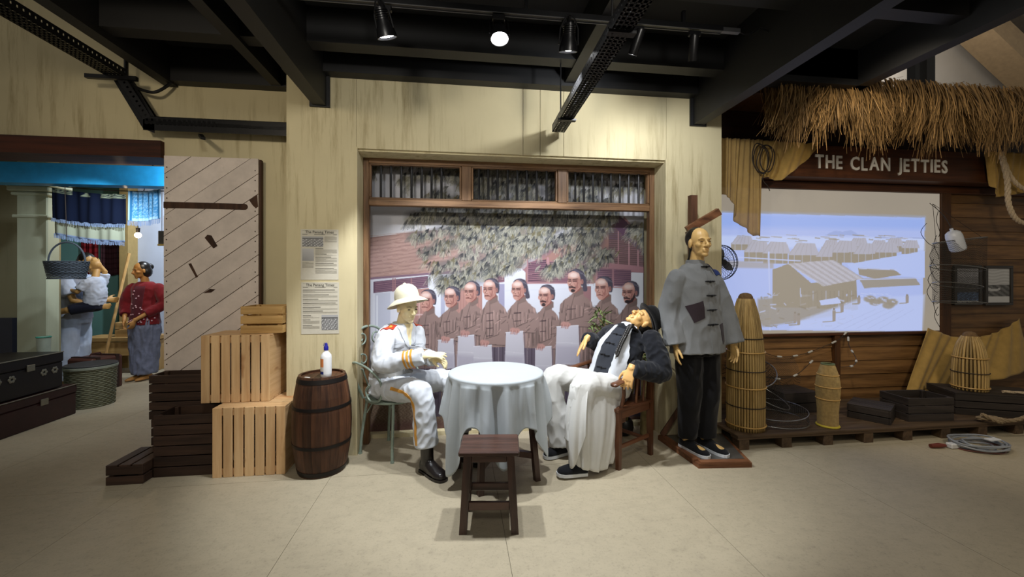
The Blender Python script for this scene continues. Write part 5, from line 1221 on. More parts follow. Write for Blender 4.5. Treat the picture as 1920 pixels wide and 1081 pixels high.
    decal('dark_patch', bv, quad_rows(g(-0.165, -0.285), g(-0.052, -0.245), g(-0.035, -0.375), g(-0.122, -0.41)), -F, 0.004, PATCH, p)
    decal('dark_patch', bv, quad_rows(g(0.105, -0.43), g(0.155, -0.42), g(0.165, -0.56), g(0.130, -0.58)), -F, 0.004, PATCH, p)
    decal('blue_patch', bv, quad_rows(Cn + S * 0.075 + F * 0.005, Cn + S * 0.200 + F * 0.0, Cn + S * 0.205 + F * 0.055, Cn + S * 0.085 + F * 0.062), (0, 0, -1), 0.005, BLUEP, p)
    # trousers
    t = MB(); t.tube([hip + Vector((0, 0, -0.10)), hip + Vector((0, 0, 0.08))], [(0.175, 0.13), (0.165, 0.12)], 20, ref=S)
    for h, k, a in feet: sleeve(t, [h, h.lerp(k, 0.5), k, k.lerp(a, 0.5), a + Vector((0, -0.01, 0.02))], [0.105, 0.102, 0.092, 0.080, 0.072], 20)
    place('trousers', remesh(t, 0.008, 4, 0.5, folds(0.010, 9, (1, 1, 0.4), 4.0)), BLACKT, p)
    for hl, to_ in sh:
        m = foot_mesh(MB(), hl, to_, 0.068, 0.046); place('shoe', remesh(m, 0.006, 4), SHOE, p)
        d = to_ - hl; sd = Vector((-d.y, d.x, 0)).normalized(); prof = [(-0.03, 0.02), (0.0, 0.035), (0.3, 0.040), (0.6, 0.049), (0.85, 0.048), (1.0, 0.034), (1.055, 0.012)]
        ring = [hl + d * a + sd * w for a, w in prof] + [hl + d * a - sd * w for a, w in prof[::-1]]
        place('shoe_sole', MB().rings([[q + Vector((0, 0, z)) for q in ring] for z in (-0.015, 0.006)]).mesh('shoe_sole'), SOLE, p)
    m = MB(); m.ball(M @ Vector((-0.034, 0, 0.035)), (0.088, 0.080, 0.090), M.to_3x3().to_4x4(), 24, 16)
    m.v = [v for v in m.v]; wb(m, 'hair', M_DARKHAIR, p)
    wb(MB().tube(spline([M @ Vector((-0.11, 0.0, 0.0)), M @ Vector((-0.125, 0, -0.10)), Cn + Vector((-0.03, 0.12, -0.05)), Cn + Vector((-0.03, 0.15, -0.35))], 6), [0.016] * 10 + [0.012] * 9, 8), 'braid', M_DARKHAIR, p)
    return p
standing()
# ================================================================ RIGHT: FISHING JETTY DISPLAY
WPL = wood('wall_plank', '#543a20', '#8a653c', 'X', 0.5, 18, 0.08, 0.3); WPZ = wood('wall_post_wood', '#35200f', '#54351b', 'Z', 0.55, 18, 0.08, 0.2)
SGN = wood('sign_board_wood', '#3a2012', '#5a341c', 'X', 0.45, 20, 0.05, 0.1); PAL = wood('pallet_wood_x', '#3d2f22', '#5f4c38', 'X', 0.7, 22, 0.15, 0.2); PALY = wood('pallet_wood_y', '#3d2f22', '#5f4c38', 'Y', 0.7, 22, 0.15, 0.2)
wr = MB().bb(2.312, 7.2, 3.90, 4.0, 0, 3.1).build('wall_right', WPZ); struct(wr, 'brown plank wall of the fishing jetty display', 'wall')
def lap(x0, x1, z0, z1):
    mb = MB(); mb.add([(x0, 3.874, z0), (x1, 3.874, z0), (x1, 3.901, z0), (x0, 3.901, z0), (x0, 3.888, z1), (x1, 3.888, z1), (x1, 3.901, z1), (x0, 3.901, z1)], [(0, 1, 5, 4), (3, 7, 6, 2), (0, 4, 7, 3), (1, 2, 6, 5), (4, 5, 6, 7), (0, 3, 2, 1)]); return mb.build('plank', WPL, wr)
zl = 0.08
for k in range(5): lap(2.32, 5.222, zl + k * 0.146, zl + k * 0.146 + 0.150)
for k in range(15):
    za = 0.08 + k * 0.153; lap(5.346, 6.55, za, za + 0.157)
    if k % 3 == 1: lap(6.56, 7.2, za, za + 0.157)
for x0, x1, nm in ((5.222, 5.346, 'post'), (3.92, 3.985, 'post'), (6.50, 6.60, 'post')):
    z1 = 2.42 if x0 != 3.92 else 0.80
    MB().cbox(((x0 + x1) / 2, 3.866, z1 / 2 + 0.03), (x1 - x0, 0.06, z1 - 0.06), 0.004).build(nm, WPZ, wr)
MB().cbox((3.77, 3.855, 0.806), (2.90, 0.05, 0.028), 0.004).build('screen_ledge', SGN, wr)
MB().cbox((4.7, 3.855, 2.355), (4.78, 0.06, 0.075), 0.004).build('moulding', SGN, wr)
MB().bb(2.312, 7.2, 3.70, 3.88, 2.72, 3.1).build('dark_fascia', wood('fascia_dark', '#1d0f08', '#33190d', 'X', 0.6), wr)
# sign
sg = thing('sign_board', 'long brown sign board lettered THE CLAN JETTIES in white', 'sign', (4.75, 3.77, 2.395))
MB().cbox((0, 0, 0.16), (4.86, 0.24, 0.315), 0.004).build('board', SGN, sg)
lets = []; cx_ = 0.0
for ch in 'THE CLAN JETTIES':
    if ch == ' ': cx_ += 0.085; continue
    me = text_mesh(ch, 0.185, 'letter', ext=0.004, bold=0.004, align='LEFT'); xs_l = [v.co.x for v in me.vertices]; x0_, x1_ = min(xs_l), max(xs_l); lets.append((me, cx_ - x0_)); cx_ += (x1_ - x0_) + 0.027
kx = 1.53 / (cx_ - 0.027); jr = random.Random(6)
for me, ox in lets: me.transform(Matrix.Translation((ox, jr.uniform(-0.006, 0.006), 0))); me.transform(Matrix.Scale(kx, 4, (1, 0, 0))); link('letter', me, plain('sign_white', '#e4e0d8', 0.6), sg, (3.50 - 4.75, -0.1245, 2.540 - 2.395), (R(90), 0, 0))
# pallet deck
pd = thing('pallet_deck', 'low dark pallet deck along the plank wall', 'deck', (2.24, 3.055, 0))
for k in range(6): y = k * 0.134; MB().cbox((2.35, y + 0.066, 0.110), (4.7, 0.128, 0.018), 0.002).build('deck_board', PAL, pd)
for r_ in range(3):
    MB().cbox((2.35, 0.05 + r_ * 0.35, 0.092), (4.7, 0.09, 0.018), 0.002).build('stringer', PAL, pd)
    for k in range(13): MB().cbox((0.06 + k * 0.383, 0.05 + r_ * 0.35, 0.0415), (0.09, 0.085, 0.083), 0.003).build('block', PALY, pd)
# bamboo traps
BAM = wood('bamboo_stick', '#8a6f40', '#b79a63', 'Z', 0.5, 30, 0.1, 0.4); CANE = plain('cane_ring', '#c29a55', 0.45); DKC = plain('dark_cord', '#2b2118', 0.8)
def trap(label, c, prof, n, rings, capr, sr=0.006, dome=0.05):
    root = thing('fish_trap', label, 'fish trap', c); C = [Vector((r, 0, z)) for r, z in prof]; sp = spline(C, 5)
    m = MB().tube(sp, sr, 6).mesh('stick', True)
    for k in range(n): link('stick', m, BAM, root, None, (0, 0, 2 * PI * k / n))
    def rad(z):
        for a, b in zip(sp[:-1], sp[1:]):
            if a.z <= z <= b.z: return a.x + (b.x - a.x) * (z - a.z) / (b.z - a.z + 1e-9)
        return sp[-1].x
    for z, mt, tr in rings:
        r = rad(z) + sr + tr * 0.6; MB().tube([(r * math.cos(a), r * math.sin(a), z) for a in [2 * PI * i / 40 for i in range(40)]], tr, 6, closed=True).build('binding_ring', mt, root, True)
    zt = prof[-1][1]; MB().lathe([(capr, zt - 0.035), (capr * 1.08, zt - 0.02), (capr * 1.0, zt + dome * 0.35), (capr * 0.75, zt + dome * 0.8), (capr * 0.3, zt + dome), (0.002, zt + dome * 1.02)], n=24).build('woven_cap', plain('woven_cap', '#6e5433', 0.85, 0, 0.35, 60, 0.6), root, True, 50)
    return root
trap('tall bamboo fish trap beside the standing man', (2.44, 3.235, 0.119), [(0.138, 0), (0.140, 0.3), (0.137, 0.55), (0.124, 0.75), (0.094, 0.95), (0.056, 1.10)], 42, [(0.04, CANE, 0.006), (0.20, DKC, 0.004), (0.36, CANE, 0.006), (0.50, DKC, 0.004), (0.655, CANE, 0.006), (0.77, DKC, 0.004)], 0.056, 0.0094)
trap('short bamboo fish trap standing on the long dark crate', (4.89, 3.36, 0.325), [(0.116, 0), (0.118, 0.15), (0.112, 0.28), (0.088, 0.42), (0.050, 0.51)], 28, [(0.03, CANE, 0.006), (0.17, DKC, 0.004), (0.31, CANE, 0.006)], 0.05, 0.0098, 0.045)
rt = thing('reed_trap', 'slim pale reed fish trap with yellow rim at its foot', 'fish trap', (3.165, 3.17, 0.119))
prof = [(0.074, 0), (0.072, 0.12), (0.080, 0.24), (0.085, 0.33), (0.078, 0.42), (0.056, 0.50), (0.044, 0.535)]; rp = spline([Vector((r, 0, z)) for r, z in prof], 4); mb = MB()
for k in range(70):
    a = 2 * PI * k / 70; mb.tube([(v.x * math.cos(a), v.x * math.sin(a), v.z) for v in rp], 0.0042, 4)
mb.build('reed_wall', plain('reed', '#a98f5c', 0.7, 0, 0.25, 40), rt, True)['kind'] = 'stuff'
for z, r in ((0.009, 0.078), (0.24, 0.085), (0.345, 0.089), (0.445, 0.077)):
    MB().tube([(r * math.cos(a), r * math.sin(a), z) for a in [2 * PI * i / 36 for i in range(36)]], 0.005 if z > 0.01 else 0.010, 6, closed=True).build('binding_ring', CANE if z > 0.01 else plain('yellow_cord', '#c9b53a', 0.7), rt, True)
MB().tube([(0.045 * math.cos(a), 0.045 * math.sin(a), 0.535) for a in [2 * PI * i / 30 for i in range(30)]], 0.007, 6, closed=True).build('mouth_ring', plain('green_cord', '#5f6b4a', 0.8), rt, True)
# netting material: dark mesh with real gaps as transparency
def net_mat(name, c, cover, scale):
    m, nt, b = _new(name); v = _tex(nt, rnd=False); a = []
    w1 = nt.nodes.new('ShaderNodeTexWave'); w1.inputs['Scale'].default_value = scale; w1.bands_direction = 'DIAGONAL'; nt.links.new(v, w1.inputs['Vector'])
    mp = nt.nodes.new('ShaderNodeMapping'); mp.inputs['Rotation'].default_value = (0.4, 1.57, 0.6); nt.links.new(v, mp.inputs['Vector'])
    w2 = nt.nodes.new('ShaderNodeTexWave'); w2.inputs['Scale'].default_value = scale; w2.bands_direction = 'DIAGONAL'; nt.links.new(mp.outputs[0], w2.inputs['Vector'])
    mx = nt.nodes.new('ShaderNodeMath'); mx.operation = 'MAXIMUM'; nt.links.new(w1.outputs['Fac'], mx.inputs[0]); nt.links.new(w2.outputs['Fac'], mx.inputs[1])
    gt = nt.nodes.new('ShaderNodeMath'); gt.operation = 'GREATER_THAN'; nt.links.new(mx.outputs[0], gt.inputs[0]); gt.inputs[1].default_value = cover
    nt.links.new(gt.outputs[0], b.inputs['Alpha']); b.inputs['Base Color'].default_value = (*srgb(c), 1); b.inputs['Roughness'].default_value = 0.8; return m
M_NET = net_mat('dark_fish_net', '#2c2822', 0.95, 30); M_WIRE = plain('steel_wire', '#8d8d8a', 0.3, 0.8)
def ringpts(c, r, n=40, tilt=(0, 0), sq=1.0):
    M = Matrix.Translation(Vector(c)) @ Euler((tilt[0], tilt[1], 0)).to_matrix().to_4x4(); return [M @ Vector((r * math.cos(2 * PI * i / n), r * sq * math.sin(2 * PI * i / n), 0)) for i in range(n)]
nt1 = thing('hoop_net_trap', 'collapsed hoop net trap with steel rings on the deck', 'fish trap', (2.80, 3.36, 0.119))
R1 = [ringpts((0, 0, 0.02), 0.27), ringpts((0.0, 0, 0.10), 0.265, tilt=(0.05, -0.08)), ringpts((-0.04, 0.06, 0.22), 0.22, tilt=(0.3, 0.35)), ringpts((-0.08, 0.10, 0.40), 0.16, tilt=(0.5, -0.5))]
for r in R1: MB().tube(r, 0.004, 6, closed=True).build('hoop', M_WIRE, nt1, True)
MB().rings(R1, False).build('netting', M_NET, nt1, True, 180)
MB().rings([ringpts((-0.08, 0.10, 0.40), 0.16, tilt=(0.5, -0.5)), ringpts((-0.12, 0.22, 0.62), 0.06, tilt=(0.4, -0.2))], False).build('netting', M_NET, nt1, True, 180)
# net with floats looped along the wall
fs = thing('float_line', 'dark net line with white cork floats strung below the screen', 'float line', (2.60, 3.80, 0.12))
path = [(2.60, 3.84, 0.80), (2.90, 3.82, 0.72), (3.20, 3.83, 0.60), (3.42, 3.83, 0.59), (3.62, 3.83, 0.63), (3.92, 3.82, 0.74), (4.05, 3.83, 0.82), (3.98, 3.74, 0.70), (3.80, 3.5, 0.62), (3.55, 3.3, 0.60), (3.30, 3.18, 0.62)]
pc = [p_ - fs.location for p_ in spline(path, 7)]; MB().tube(pc, 0.003, 5).build('line', DKC, fs, True)
for i in range(4, len(pc) - 1, 6):
    T = (pc[i + 1] - pc[i - 1]).normalized(); MB().tube([pc[i] - T * 0.028, pc[i] - T * 0.02, pc[i] + T * 0.02, pc[i] + T * 0.028], [0.006, 0.010, 0.010, 0.006], 8).build('cork_float', plain('white_float', '#b4b2aa', 0.6), fs, True)
path2 = [(2.62, 3.80, 0.70), (2.80, 3.72, 0.50), (3.10, 3.70, 0.40), (3.35, 3.72, 0.42), (3.6, 3.78, 0.55)]; pc2 = [p_ - fs.location for p_ in spline(path2, 7)]; MB().tube(pc2, 0.003, 5).build('line', DKC, fs, True)
for i in range(3, len(pc2) - 1, 6):
    T = (pc2[i + 1] - pc2[i - 1]).normalized(); MB().tube([pc2[i] - T * 0.028, pc2[i] - T * 0.02, pc2[i] + T * 0.02, pc2[i] + T * 0.028], [0.006, 0.010, 0.010, 0.006], 8).build('cork_float', MATS['white_float'], fs, True)
mb = MB(); g1 = pc[:22]; 
for i in range(9):
    for k, q in enumerate(g1):
        t = i / 8; w_ = Vector((0.0, -0.10 * math.sin(PI * t) - 0.05 * math.sin(k * 0.9) * t, -0.40 * t)); mb.v.append(tuple(q + w_))
n_ = len(g1); mb.f = [(i * n_ + k, i * n_ + k + 1, (i + 1) * n_ + k + 1, (i + 1) * n_ + k) for i in range(8) for k in range(n_ - 1)]
mb.build('netting', M_NET, fs, True, 180)
# black crates on the deck
crate('black slatted crate half hidden behind the hoop net trap', 3.03, 3.40, 3.50, 3.78, 0.119, 0.30, B3, rows=2, top='X')
c2 = crate('low black crate with slatted lid set askew on the deck', 3.50, 3.80, 3.12, 3.42, 0.119, 0.235, B3, rows=2, top='Y', rz=R(34)); c2.location = (3.75, 3.31, 0.119)
crate('open black crate of three boards beside the draped yellow net', 3.97, 4.41, 3.15, 3.42, 0.119, 0.325, B3, rows=3, rz=R(-3))
crate('long black crate carrying the short bamboo trap', 4.665, 5.415, 3.13, 3.51, 0.119, 0.310, B3, rows=3, rz=R(-22), top='X')
# framed pictures
def framed(label, x0, x1, z0, z1, fn):
    root = thing('picture_frame', label, 'picture', (x0, 3.845, z0), 0, 'framed photographs on the plank wall'); w, h = x1 - x0, z1 - z0; t = 0.032; mf = plain('dark_frame', '#2c2824', 0.5)
    for c, d in (((w / 2, 0, t / 2), (w, 0.025, t)), ((w / 2, 0, h - t / 2), (w, 0.025, t)), ((t / 2, 0, h / 2), (t, 0.025, h - 2 * t)), ((w - t / 2, 0, h / 2), (t, 0.025, h - 2 * t))): MB().cbox(c, d, 0.003).build('frame_rail', mf, root)
    vcol_grid('photograph', 44, 54, w - 2 * t, h - 2 * t, fn, root, 0.002, M_PRINT, t, t)
def ph1(u, v):
    n = np.sin(u * 30 + 5 * np.sin(v * 17)) * 0.5 + 0.5; r = np.random.RandomState(1).rand(*u.shape)
    g = np.where(v > 0.55, 0.28 + 0.1 * r + 0.12 * (v > 0.75), 0.03 + 0.05 * n + 0.04 * r); c = np.stack([g, g, g * 1.05], -1); bl = (v < 0.30) & (v > 0.05)
    c[bl] = np.stack([g * 1.3, g * 2.0, g * 3.4], -1)[bl]; c[v < 0.04] = 0.6; return c
def ph2(u, v):
    r = np.random.RandomState(2).rand(*u.shape); sky = 0.46 + 0.07 * np.sin(v * 70 + 2 * np.sin(u * 6)) + 0.08 * v; land = 0.05 + 0.08 * r + 0.1 * np.sin(u * 9 + v * 20) ** 2
    riv = (np.abs(v - 0.42 + 0.06 * np.sin(u * 5)) < 0.045 * (1 - u * 0.6)) & (u < 0.6); g = np.where(v > 0.52, sky, land); g = np.where(riv, 0.5, g); g = np.where(v < 0.17, 0.62, g); return np.repeat(g[..., None], 3, -1)
framed('dark framed photograph with blue lower strip behind the hanging net', 5.387, 5.745, 1.095, 1.535, ph1); framed('dark framed grey landscape photograph on the plank wall, rightmost', 5.79, 6.155, 1.09, 1.533, ph2)
# hanging hoop net and buoy
hn = thing('hanging_hoop_net', 'dark hoop net hanging from a nail before the framed pictures', 'net', (5.20, 3.66, 2.2))
R2 = [ringpts((0.0, 0, -0.41), 0.29, tilt=(-0.1, -0.10), sq=0.45), ringpts((-0.02, 0, -0.70), 0.30, tilt=(-0.1, 0.10), sq=0.45), ringpts((-0.02, 0, -0.88), 0.27, tilt=(-0.1, 0.12), sq=0.45), ringpts((-0.0, 0, -1.06), 0.29, tilt=(-0.1, 0.05), sq=0.45)]
for r in R2: MB().tube(r, 0.004, 6, closed=True).build('hoop', M_WIRE, hn, True)
MB().rings(R2, False).build('netting', M_NET, hn, True, 180)
for a in (0, 13, 27): MB().tube([(-0.10, 0.17, 0.0), R2[0][a]], 0.002, 4).build('cord', DKC, hn, True)
by = thing('buoy', 'white plastic buoy bottle hanging above the hoop net', 'buoy', (5.10, 3.60, 1.69))
Mx = Matrix.Rotation(R(-22), 4, 'Y'); mb = MB().lathe([(0.058, -0.01), (0.066, 0.01), (0.066, 0.14), (0.058, 0.18), (0.036, 0.20), (0.014, 0.205), (0.014, 0.23)], n=24); mb.v = [tuple(Mx @ Vector(p_)) for p_ in mb.v]; mb.build('buoy_body', plain('buoy_white', '#c8ccd2', 0.35), by, True, 45)
MB().tube(spline([(-0.08, 0.0, 0.20), (-0.10, 0.05, 0.35), (-0.13, 0.16, 0.50)], 4), 0.003, 5).build('cord', DKC, by, True)
# yellow net cloths
M_YNET = fabric('yellow_net_cloth', '#b39252', 0.18, 260, 0.9)
def sheer(m, alpha):
    nt = m.node_tree; b = nt.nodes['Principled BSDF']; b.inputs['Alpha'].default_value = alpha; return m
M_YSHEER = sheer(fabric('sheer_yellow_net', '#b3935a', 0.15, 260, 0.9), 0.80)
def columns(name, top, bottom, y, label, mat, seed, nu=70, nv=26, fold=0.02, wav=9, cat='net cloth', ysl=0.0):
    """hanging cloth: polylines (x, z) for its top and bottom edge"""
    rg_ = random.Random(seed); ph = rg_.uniform(0, 6); xs_ = np.linspace(0, 1, nu + 1)
    def ev(pl, t): x = t * (len(pl) - 1); k = min(int(x), len(pl) - 2); f = x - k; return tuple(pl[k][j] + (pl[k + 1][j] - pl[k][j]) * f for j in range(2))
    x0 = top[0][0]; root = thing(name, label, cat, (x0, y, 0)); mb = MB()
    for i in range(nv + 1):
        v = i / nv
        for t in xs_:
            a = ev(top, t); b_ = ev(bottom, t); x = a[0] + (b_[0] - a[0]) * v; z = a[1] + (b_[1] - a[1]) * v
            yy = fold * (math.sin(t * wav * 2 * PI + ph + 1.2 * v) * (0.4 + 0.6 * v) + 0.5 * math.sin(t * wav * 4.7 * PI + ph * 3 + v * 3)) - ysl * v; mb.v.append((x - x0, yy, z))
    mb.f = [(i * (nu + 1) + k, i * (nu + 1) + k + 1, (i + 1) * (nu + 1) + k + 1, (i + 1) * (nu + 1) + k) for i in range(nv) for k in range(nu)]
    o = mb.build('cloth', mat, root, True, 180); s_ = o.modifiers.new('t', 'SOLIDIFY'); s_.thickness = 0.003; return root
columns('net_cloth', [(2.46, 2.72), (2.56, 2.72), (2.66, 2.72), (2.78, 2.72), (2.89, 2.72)], [(2.44, 2.20), (2.58, 2.14), (2.61, 1.93), (2.80, 1.80), (2.885, 1.80)], 3.60, 'sheer yellow net hanging in a strip beside the right pillar', M_YSHEER, 1, wav=4)
columns('net_cloth', [(2.86, 2.72), (3.0, 2.715), (3.2, 2.715), (3.36, 2.71), (3.50, 2.72)], [(2.84, 2.36), (2.95, 2.36), (3.08, 2.335), (3.36, 2.53), (3.49, 2.70)], 3.605, 'yellow net swag across the left end of the sign board', M_YNET, 2, wav=3)
columns('net_cloth', [(5.41, 2.71), (5.6, 2.71), (5.8, 2.71), (6.0, 2.71), (6.2, 2.71)], [(5.50, 2.36), (5.575, 2.24), (5.78, 2.27), (5.95, 2.30), (6.2, 2.33)], 3.60, 'yellow net swag over the right end of the sign board', M_YNET, 3, wav=3)
columns('net_cloth', [(5.00, 0.86), (5.3, 0.76), (5.6, 0.74), (5.9, 0.80), (6.2, 0.95)], [(4.60, 0.215), (4.85, 0.20), (5.08, 0.18), (5.6, 0.30), (6.2, 0.40)], 3.80, 'yellow net draped low along the wall behind the bamboo trap', M_YNET, 4, wav=4, ysl=0.12)
# cords and ropes
tw = thing('twine_coil', 'dark brown twine coil hanging on the yellow net', 'twine', (2.835, 3.545, 2.52))
for k, (r, a, dx) in enumerate(((0.13, 0.1, 0.0), (0.125, -0.2, 0.03), (0.135, 0.3, -0.02), (0.12, 0.0, 0.05))):
    MB().tube([(dx + 0.62 * r * math.cos(t + a) * (1 + 0.1 * math.sin(2 * t)), -0.006 * k, 1.05 * r * math.sin(t)) for t in [2 * PI * i / 36 for i in range(36)]], 0.005, 6, closed=True).build('loop', DKC, tw, True)
MB().tube(spline([(0.02, -0.02, -0.13), (0.0, -0.02, -0.2), (0.05, -0.02, -0.26), (0.08, -0.01, -0.3)], 5), 0.004, 6).build('tail', DKC, tw, True)
M_ROPE = plain('pale_rope', '#c2ae90', 0.9, 0, 0.3, 120, 0.8); M_ROPED = plain('brown_rope', '#8f7c60', 0.9, 0, 0.3, 120, 0.8)
def rope(label, pts, r, mat, loc, seg=12):
    c = spline(pts, seg); o = Vector(loc); root = thing('rope', label, 'rope', loc)
    for s_ in range(3):
        P_ = []
        for i, p_ in enumerate(c):
            T = (c[min(i + 1, len(c) - 1)] - c[max(i - 1, 0)]).normalized(); a = T.orthogonal().normalized(); a = (Vector((0, 1, 0.01)) - T * T.y).normalized(); b_ = T.cross(a); an_ = i * 0.55 + s_ * 2 * PI / 3
            P_.append(p_ - o + (a * math.cos(an_) + b_ * math.sin(an_)) * r * 0.5)
        MB().tube(P_, r * 0.58, 7).build('strand', mat, root, True)
    return root
rope('thick pale rope looping down from the right yellow net', [(5.50, 3.52, 2.66), (5.54, 3.50, 2.40), (5.545, 3.49, 2.15), (5.63, 3.49, 2.0), (5.78, 3.49, 1.955), (5.92, 3.49, 2.05), (5.96, 3.49, 2.3)], 0.022, M_ROPE, (5.5, 3.5, 2.0), 16)
rope('pale rope slung across the right yellow net', [(5.50, 3.52, 2.68), (5.58, 3.50, 2.44), (5.70, 3.49, 2.32), (5.86, 3.49, 2.28), (6.05, 3.49, 2.27)], 0.018, M_ROPE, (5.6, 3.5, 2.3), 14)
rope('brown rope tangled on the deck beside the long black crate', [(4.56, 3.05, 0.20), (4.66, 3.0, 0.145), (4.78, 3.04, 0.14), (4.72, 3.10, 0.15), (4.58, 3.09, 0.15), (4.62, 3.03, 0.165), (4.80, 2.99, 0.155), (4.98, 2.98, 0.22), (5.18, 3.0, 0.40), (5.4, 3.02, 0.55)], 0.016, M_ROPED, (4.7, 3.0, 0.12), 12)
rope('pale rope lying over the lid of the long black crate', [(5.0, 3.19, 0.345), (5.15, 3.13, 0.342), (5.3, 3.05, 0.342), (5.40, 3.01, 0.342)], 0.012, M_ROPE, (5.0, 3.1, 0.33), 8)
# cable coil
cc_ = thing('cable_coil', 'grey extension cable coiled on the floor before the deck', 'cable', (4.24, 2.85, 0)); MG = plain('grey_flex', '#8b9096', 0.35)
rg = random.Random(3)
for k in range(9):
    a0 = rg.uniform(0, 6.28); r = rg.uniform(0.12, 0.19); cx, cy = rg.uniform(-0.03, 0.04), rg.uniform(-0.02, 0.02)
    MB().tube([(cx + r * 1.15 * math.cos(t + a0), cy + r * 0.8 * math.sin(t + a0), 0.010 + 0.0058 * k + 0.006 * math.sin(3 * t + k)) for t in [2 * PI * i / 40 for i in range(40)]], 0.007, 6, closed=True).build('loop', MG if k else plain('red_flex', '#6a3a30', 0.5), cc_, True)
MB().cbox((-0.21, 0.03, 0.022), (0.09, 0.05, 0.04), 0.006).build('socket', plain('white_socket', '#d5d7d8', 0.4), cc_); MB().cbox((0.10, -0.02, 0.075), (0.10, 0.05, 0.012), 0.004).build('tag_plate', MATS['white_socket'], cc_)
MB().tube([(-0.27, 0.04, 0.02), (-0.33, 0.045, 0.022), (-0.40, 0.05, 0.02)], [0.012, 0.020, 0.016], 10).build('plug', plain('red_plug', '#6b2a1c', 0.5), cc_, True)

# thatch fringe
def thatch():
    rg = np.random.RandomState(7); V = []; Fc = []; Cc = []
    def strand(x, y, z, L, lean, out, w, col):
        n = 5; b0 = len(V); ang = rg.uniform(-0.8, 0.8)
        for i in range(n + 1):
            t = i / n; cx = x + lean * t * t; cy = y - out * math.sin(t * 1.6) ; cz = z - L * t + 0.04 * (1 - (1 - t) ** 2); ww = w * (1 - 0.75 * t)
            V.append((cx - ww * math.cos(ang), cy - ww * math.sin(ang), cz)); V.append((cx + ww * math.cos(ang), cy + ww * math.sin(ang), cz)); Cc.extend([col, col])
        for i in range(n): Fc.append((b0 + 2 * i, b0 + 2 * i + 1, b0 + 2 * i + 3, b0 + 2 * i + 2))
    for layer, (y, z, L0, N) in enumerate(((3.20, 3.05, 0.50, 1900), (3.12, 3.07, 0.46, 2100), (3.05, 3.08, 0.40, 1700))):
        for k in range(N):
            x = rg.uniform(2.56, 6.4); clump = 0.06 * math.sin(x * 23) + 0.05 * math.sin(x * 9.3 + layer); L = (L0 + clump) * rg.uniform(0.72, 1.12); g = rg.uniform(0.45, 1.25)
            strand(x, y + rg.uniform(-0.03, 0.03), z + rg.uniform(-0.03, 0.015), L, rg.normal(-0.02, 0.06) + 0.08 * math.sin(x * 6), rg.uniform(0.02, 0.10), rg.uniform(0.003, 0.007), g)
    for k in range(900):   # bundles lying over the ridge
        x = rg.uniform(2.6, 6.4); y = rg.uniform(3.05, 3.55); L = rg.uniform(0.25, 0.5); b0 = len(V); g = rg.uniform(0.6, 1.3); dx = rg.normal(0, 0.12); z = 3.08 + (y - 3.05) * 0.10 + rg.uniform(-0.02, 0.045)
        for i in range(4):
            t = i / 3; V.append((x + dx * t, y + L * t * 0.8, z + 0.03 * math.sin(PI * t))); V.append((x + dx * t + 0.008, y + L * t * 0.8, z + 0.03 * math.sin(PI * t))); Cc.extend([g, g])
        for i in range(3): Fc.append((b0 + 2 * i, b0 + 2 * i + 1, b0 + 2 * i + 3, b0 + 2 * i + 2))
    me = bpy.data.meshes.new('thatch_strands'); me.from_pydata(V, [], Fc); ca = me.color_attributes.new('tone', 'FLOAT_COLOR', 'POINT')
    base = np.array(srgb('#8c6d42')); arr = np.ones((len(V), 4), np.float32); arr[:, :3] = base[None] * np.array(Cc)[:, None]; ca.data.foreach_set('color', arr.ravel())
    m, nt, b = _new('dry_thatch'); a = nt.nodes.new('ShaderNodeAttribute'); a.attribute_name = 'tone'; nt.links.new(a.outputs['Color'], b.inputs['Base Color']); b.inputs['Roughness'].default_value = 0.6; b.inputs['Specular IOR Level'].default_value = 0.25
    root = thing('thatch_eave', 'shaggy dry palm thatch eave hanging over the sign board', 'thatch', (2.56, 3.15, 3.05)); me.transform(Matrix.Translation(-root.location)); o = link('thatch_strands', me, m, root); o['kind'] = 'stuff'
    MB().bb(0.02, 3.9, 0.12, 0.18, -0.04, 0.02).build('eave_batten', WPZ, root); MB().bb(0.02, 3.9, -0.02, 0.55, -0.02, 0.0).build('roof_board', WPZ, root)
thatch()
# upper room seen past the mezzanine edge
ug = MB().bb(4.0, 13.0, 5.6, 5.75, 2.9, 8.0).build('wall_gable', plaster('pale_gable', '#b9b2a8', '#9a948a', streak=0.15)); struct(ug, 'pale upper gable wall beyond the thatch', 'wall')
rb = MB(); rb.bar((7.2, 5.3, 5.70), (10.2, 5.3, 3.55), 0.3, 0.40, (0, 1, 0)); rb = rb.build('roof_beam', plain('beige_beam', '#a58d6c', 0.7)); struct(rb, 'inclined beige roof beam on the upper gable', 'beam')
rb = MB(); rb.bar((7.9, 5.2, 6.35), (11.0, 5.2, 4.15), 0.5, 0.62, (0, 1, 0)); rb = rb.build('roof_slope', plain('grey_roof_board', '#8f8880', 0.7)); struct(rb, 'grey sloping roof soffit of the upper room', 'roof')
for x, w in ((4.64, 0.05), (4.80, 0.10)):
    o = MB().bb(x - w / 2, x + w / 2, 3.62, 3.70, 3.1, 4.2).build('upper_post', M_STEEL); struct(o, 'black upper post standing behind the thatch ridge', 'post')
point('upper_room_light', (6.2, 4.6, 4.6), 55, (1.0, 0.95, 0.88), 0.2)
spot('upper_room_light', (5.3, 4.2, 3.9), (4.9, 3.3, 3.1), 30, 70, 0.5, (1.0, 0.72, 0.42))
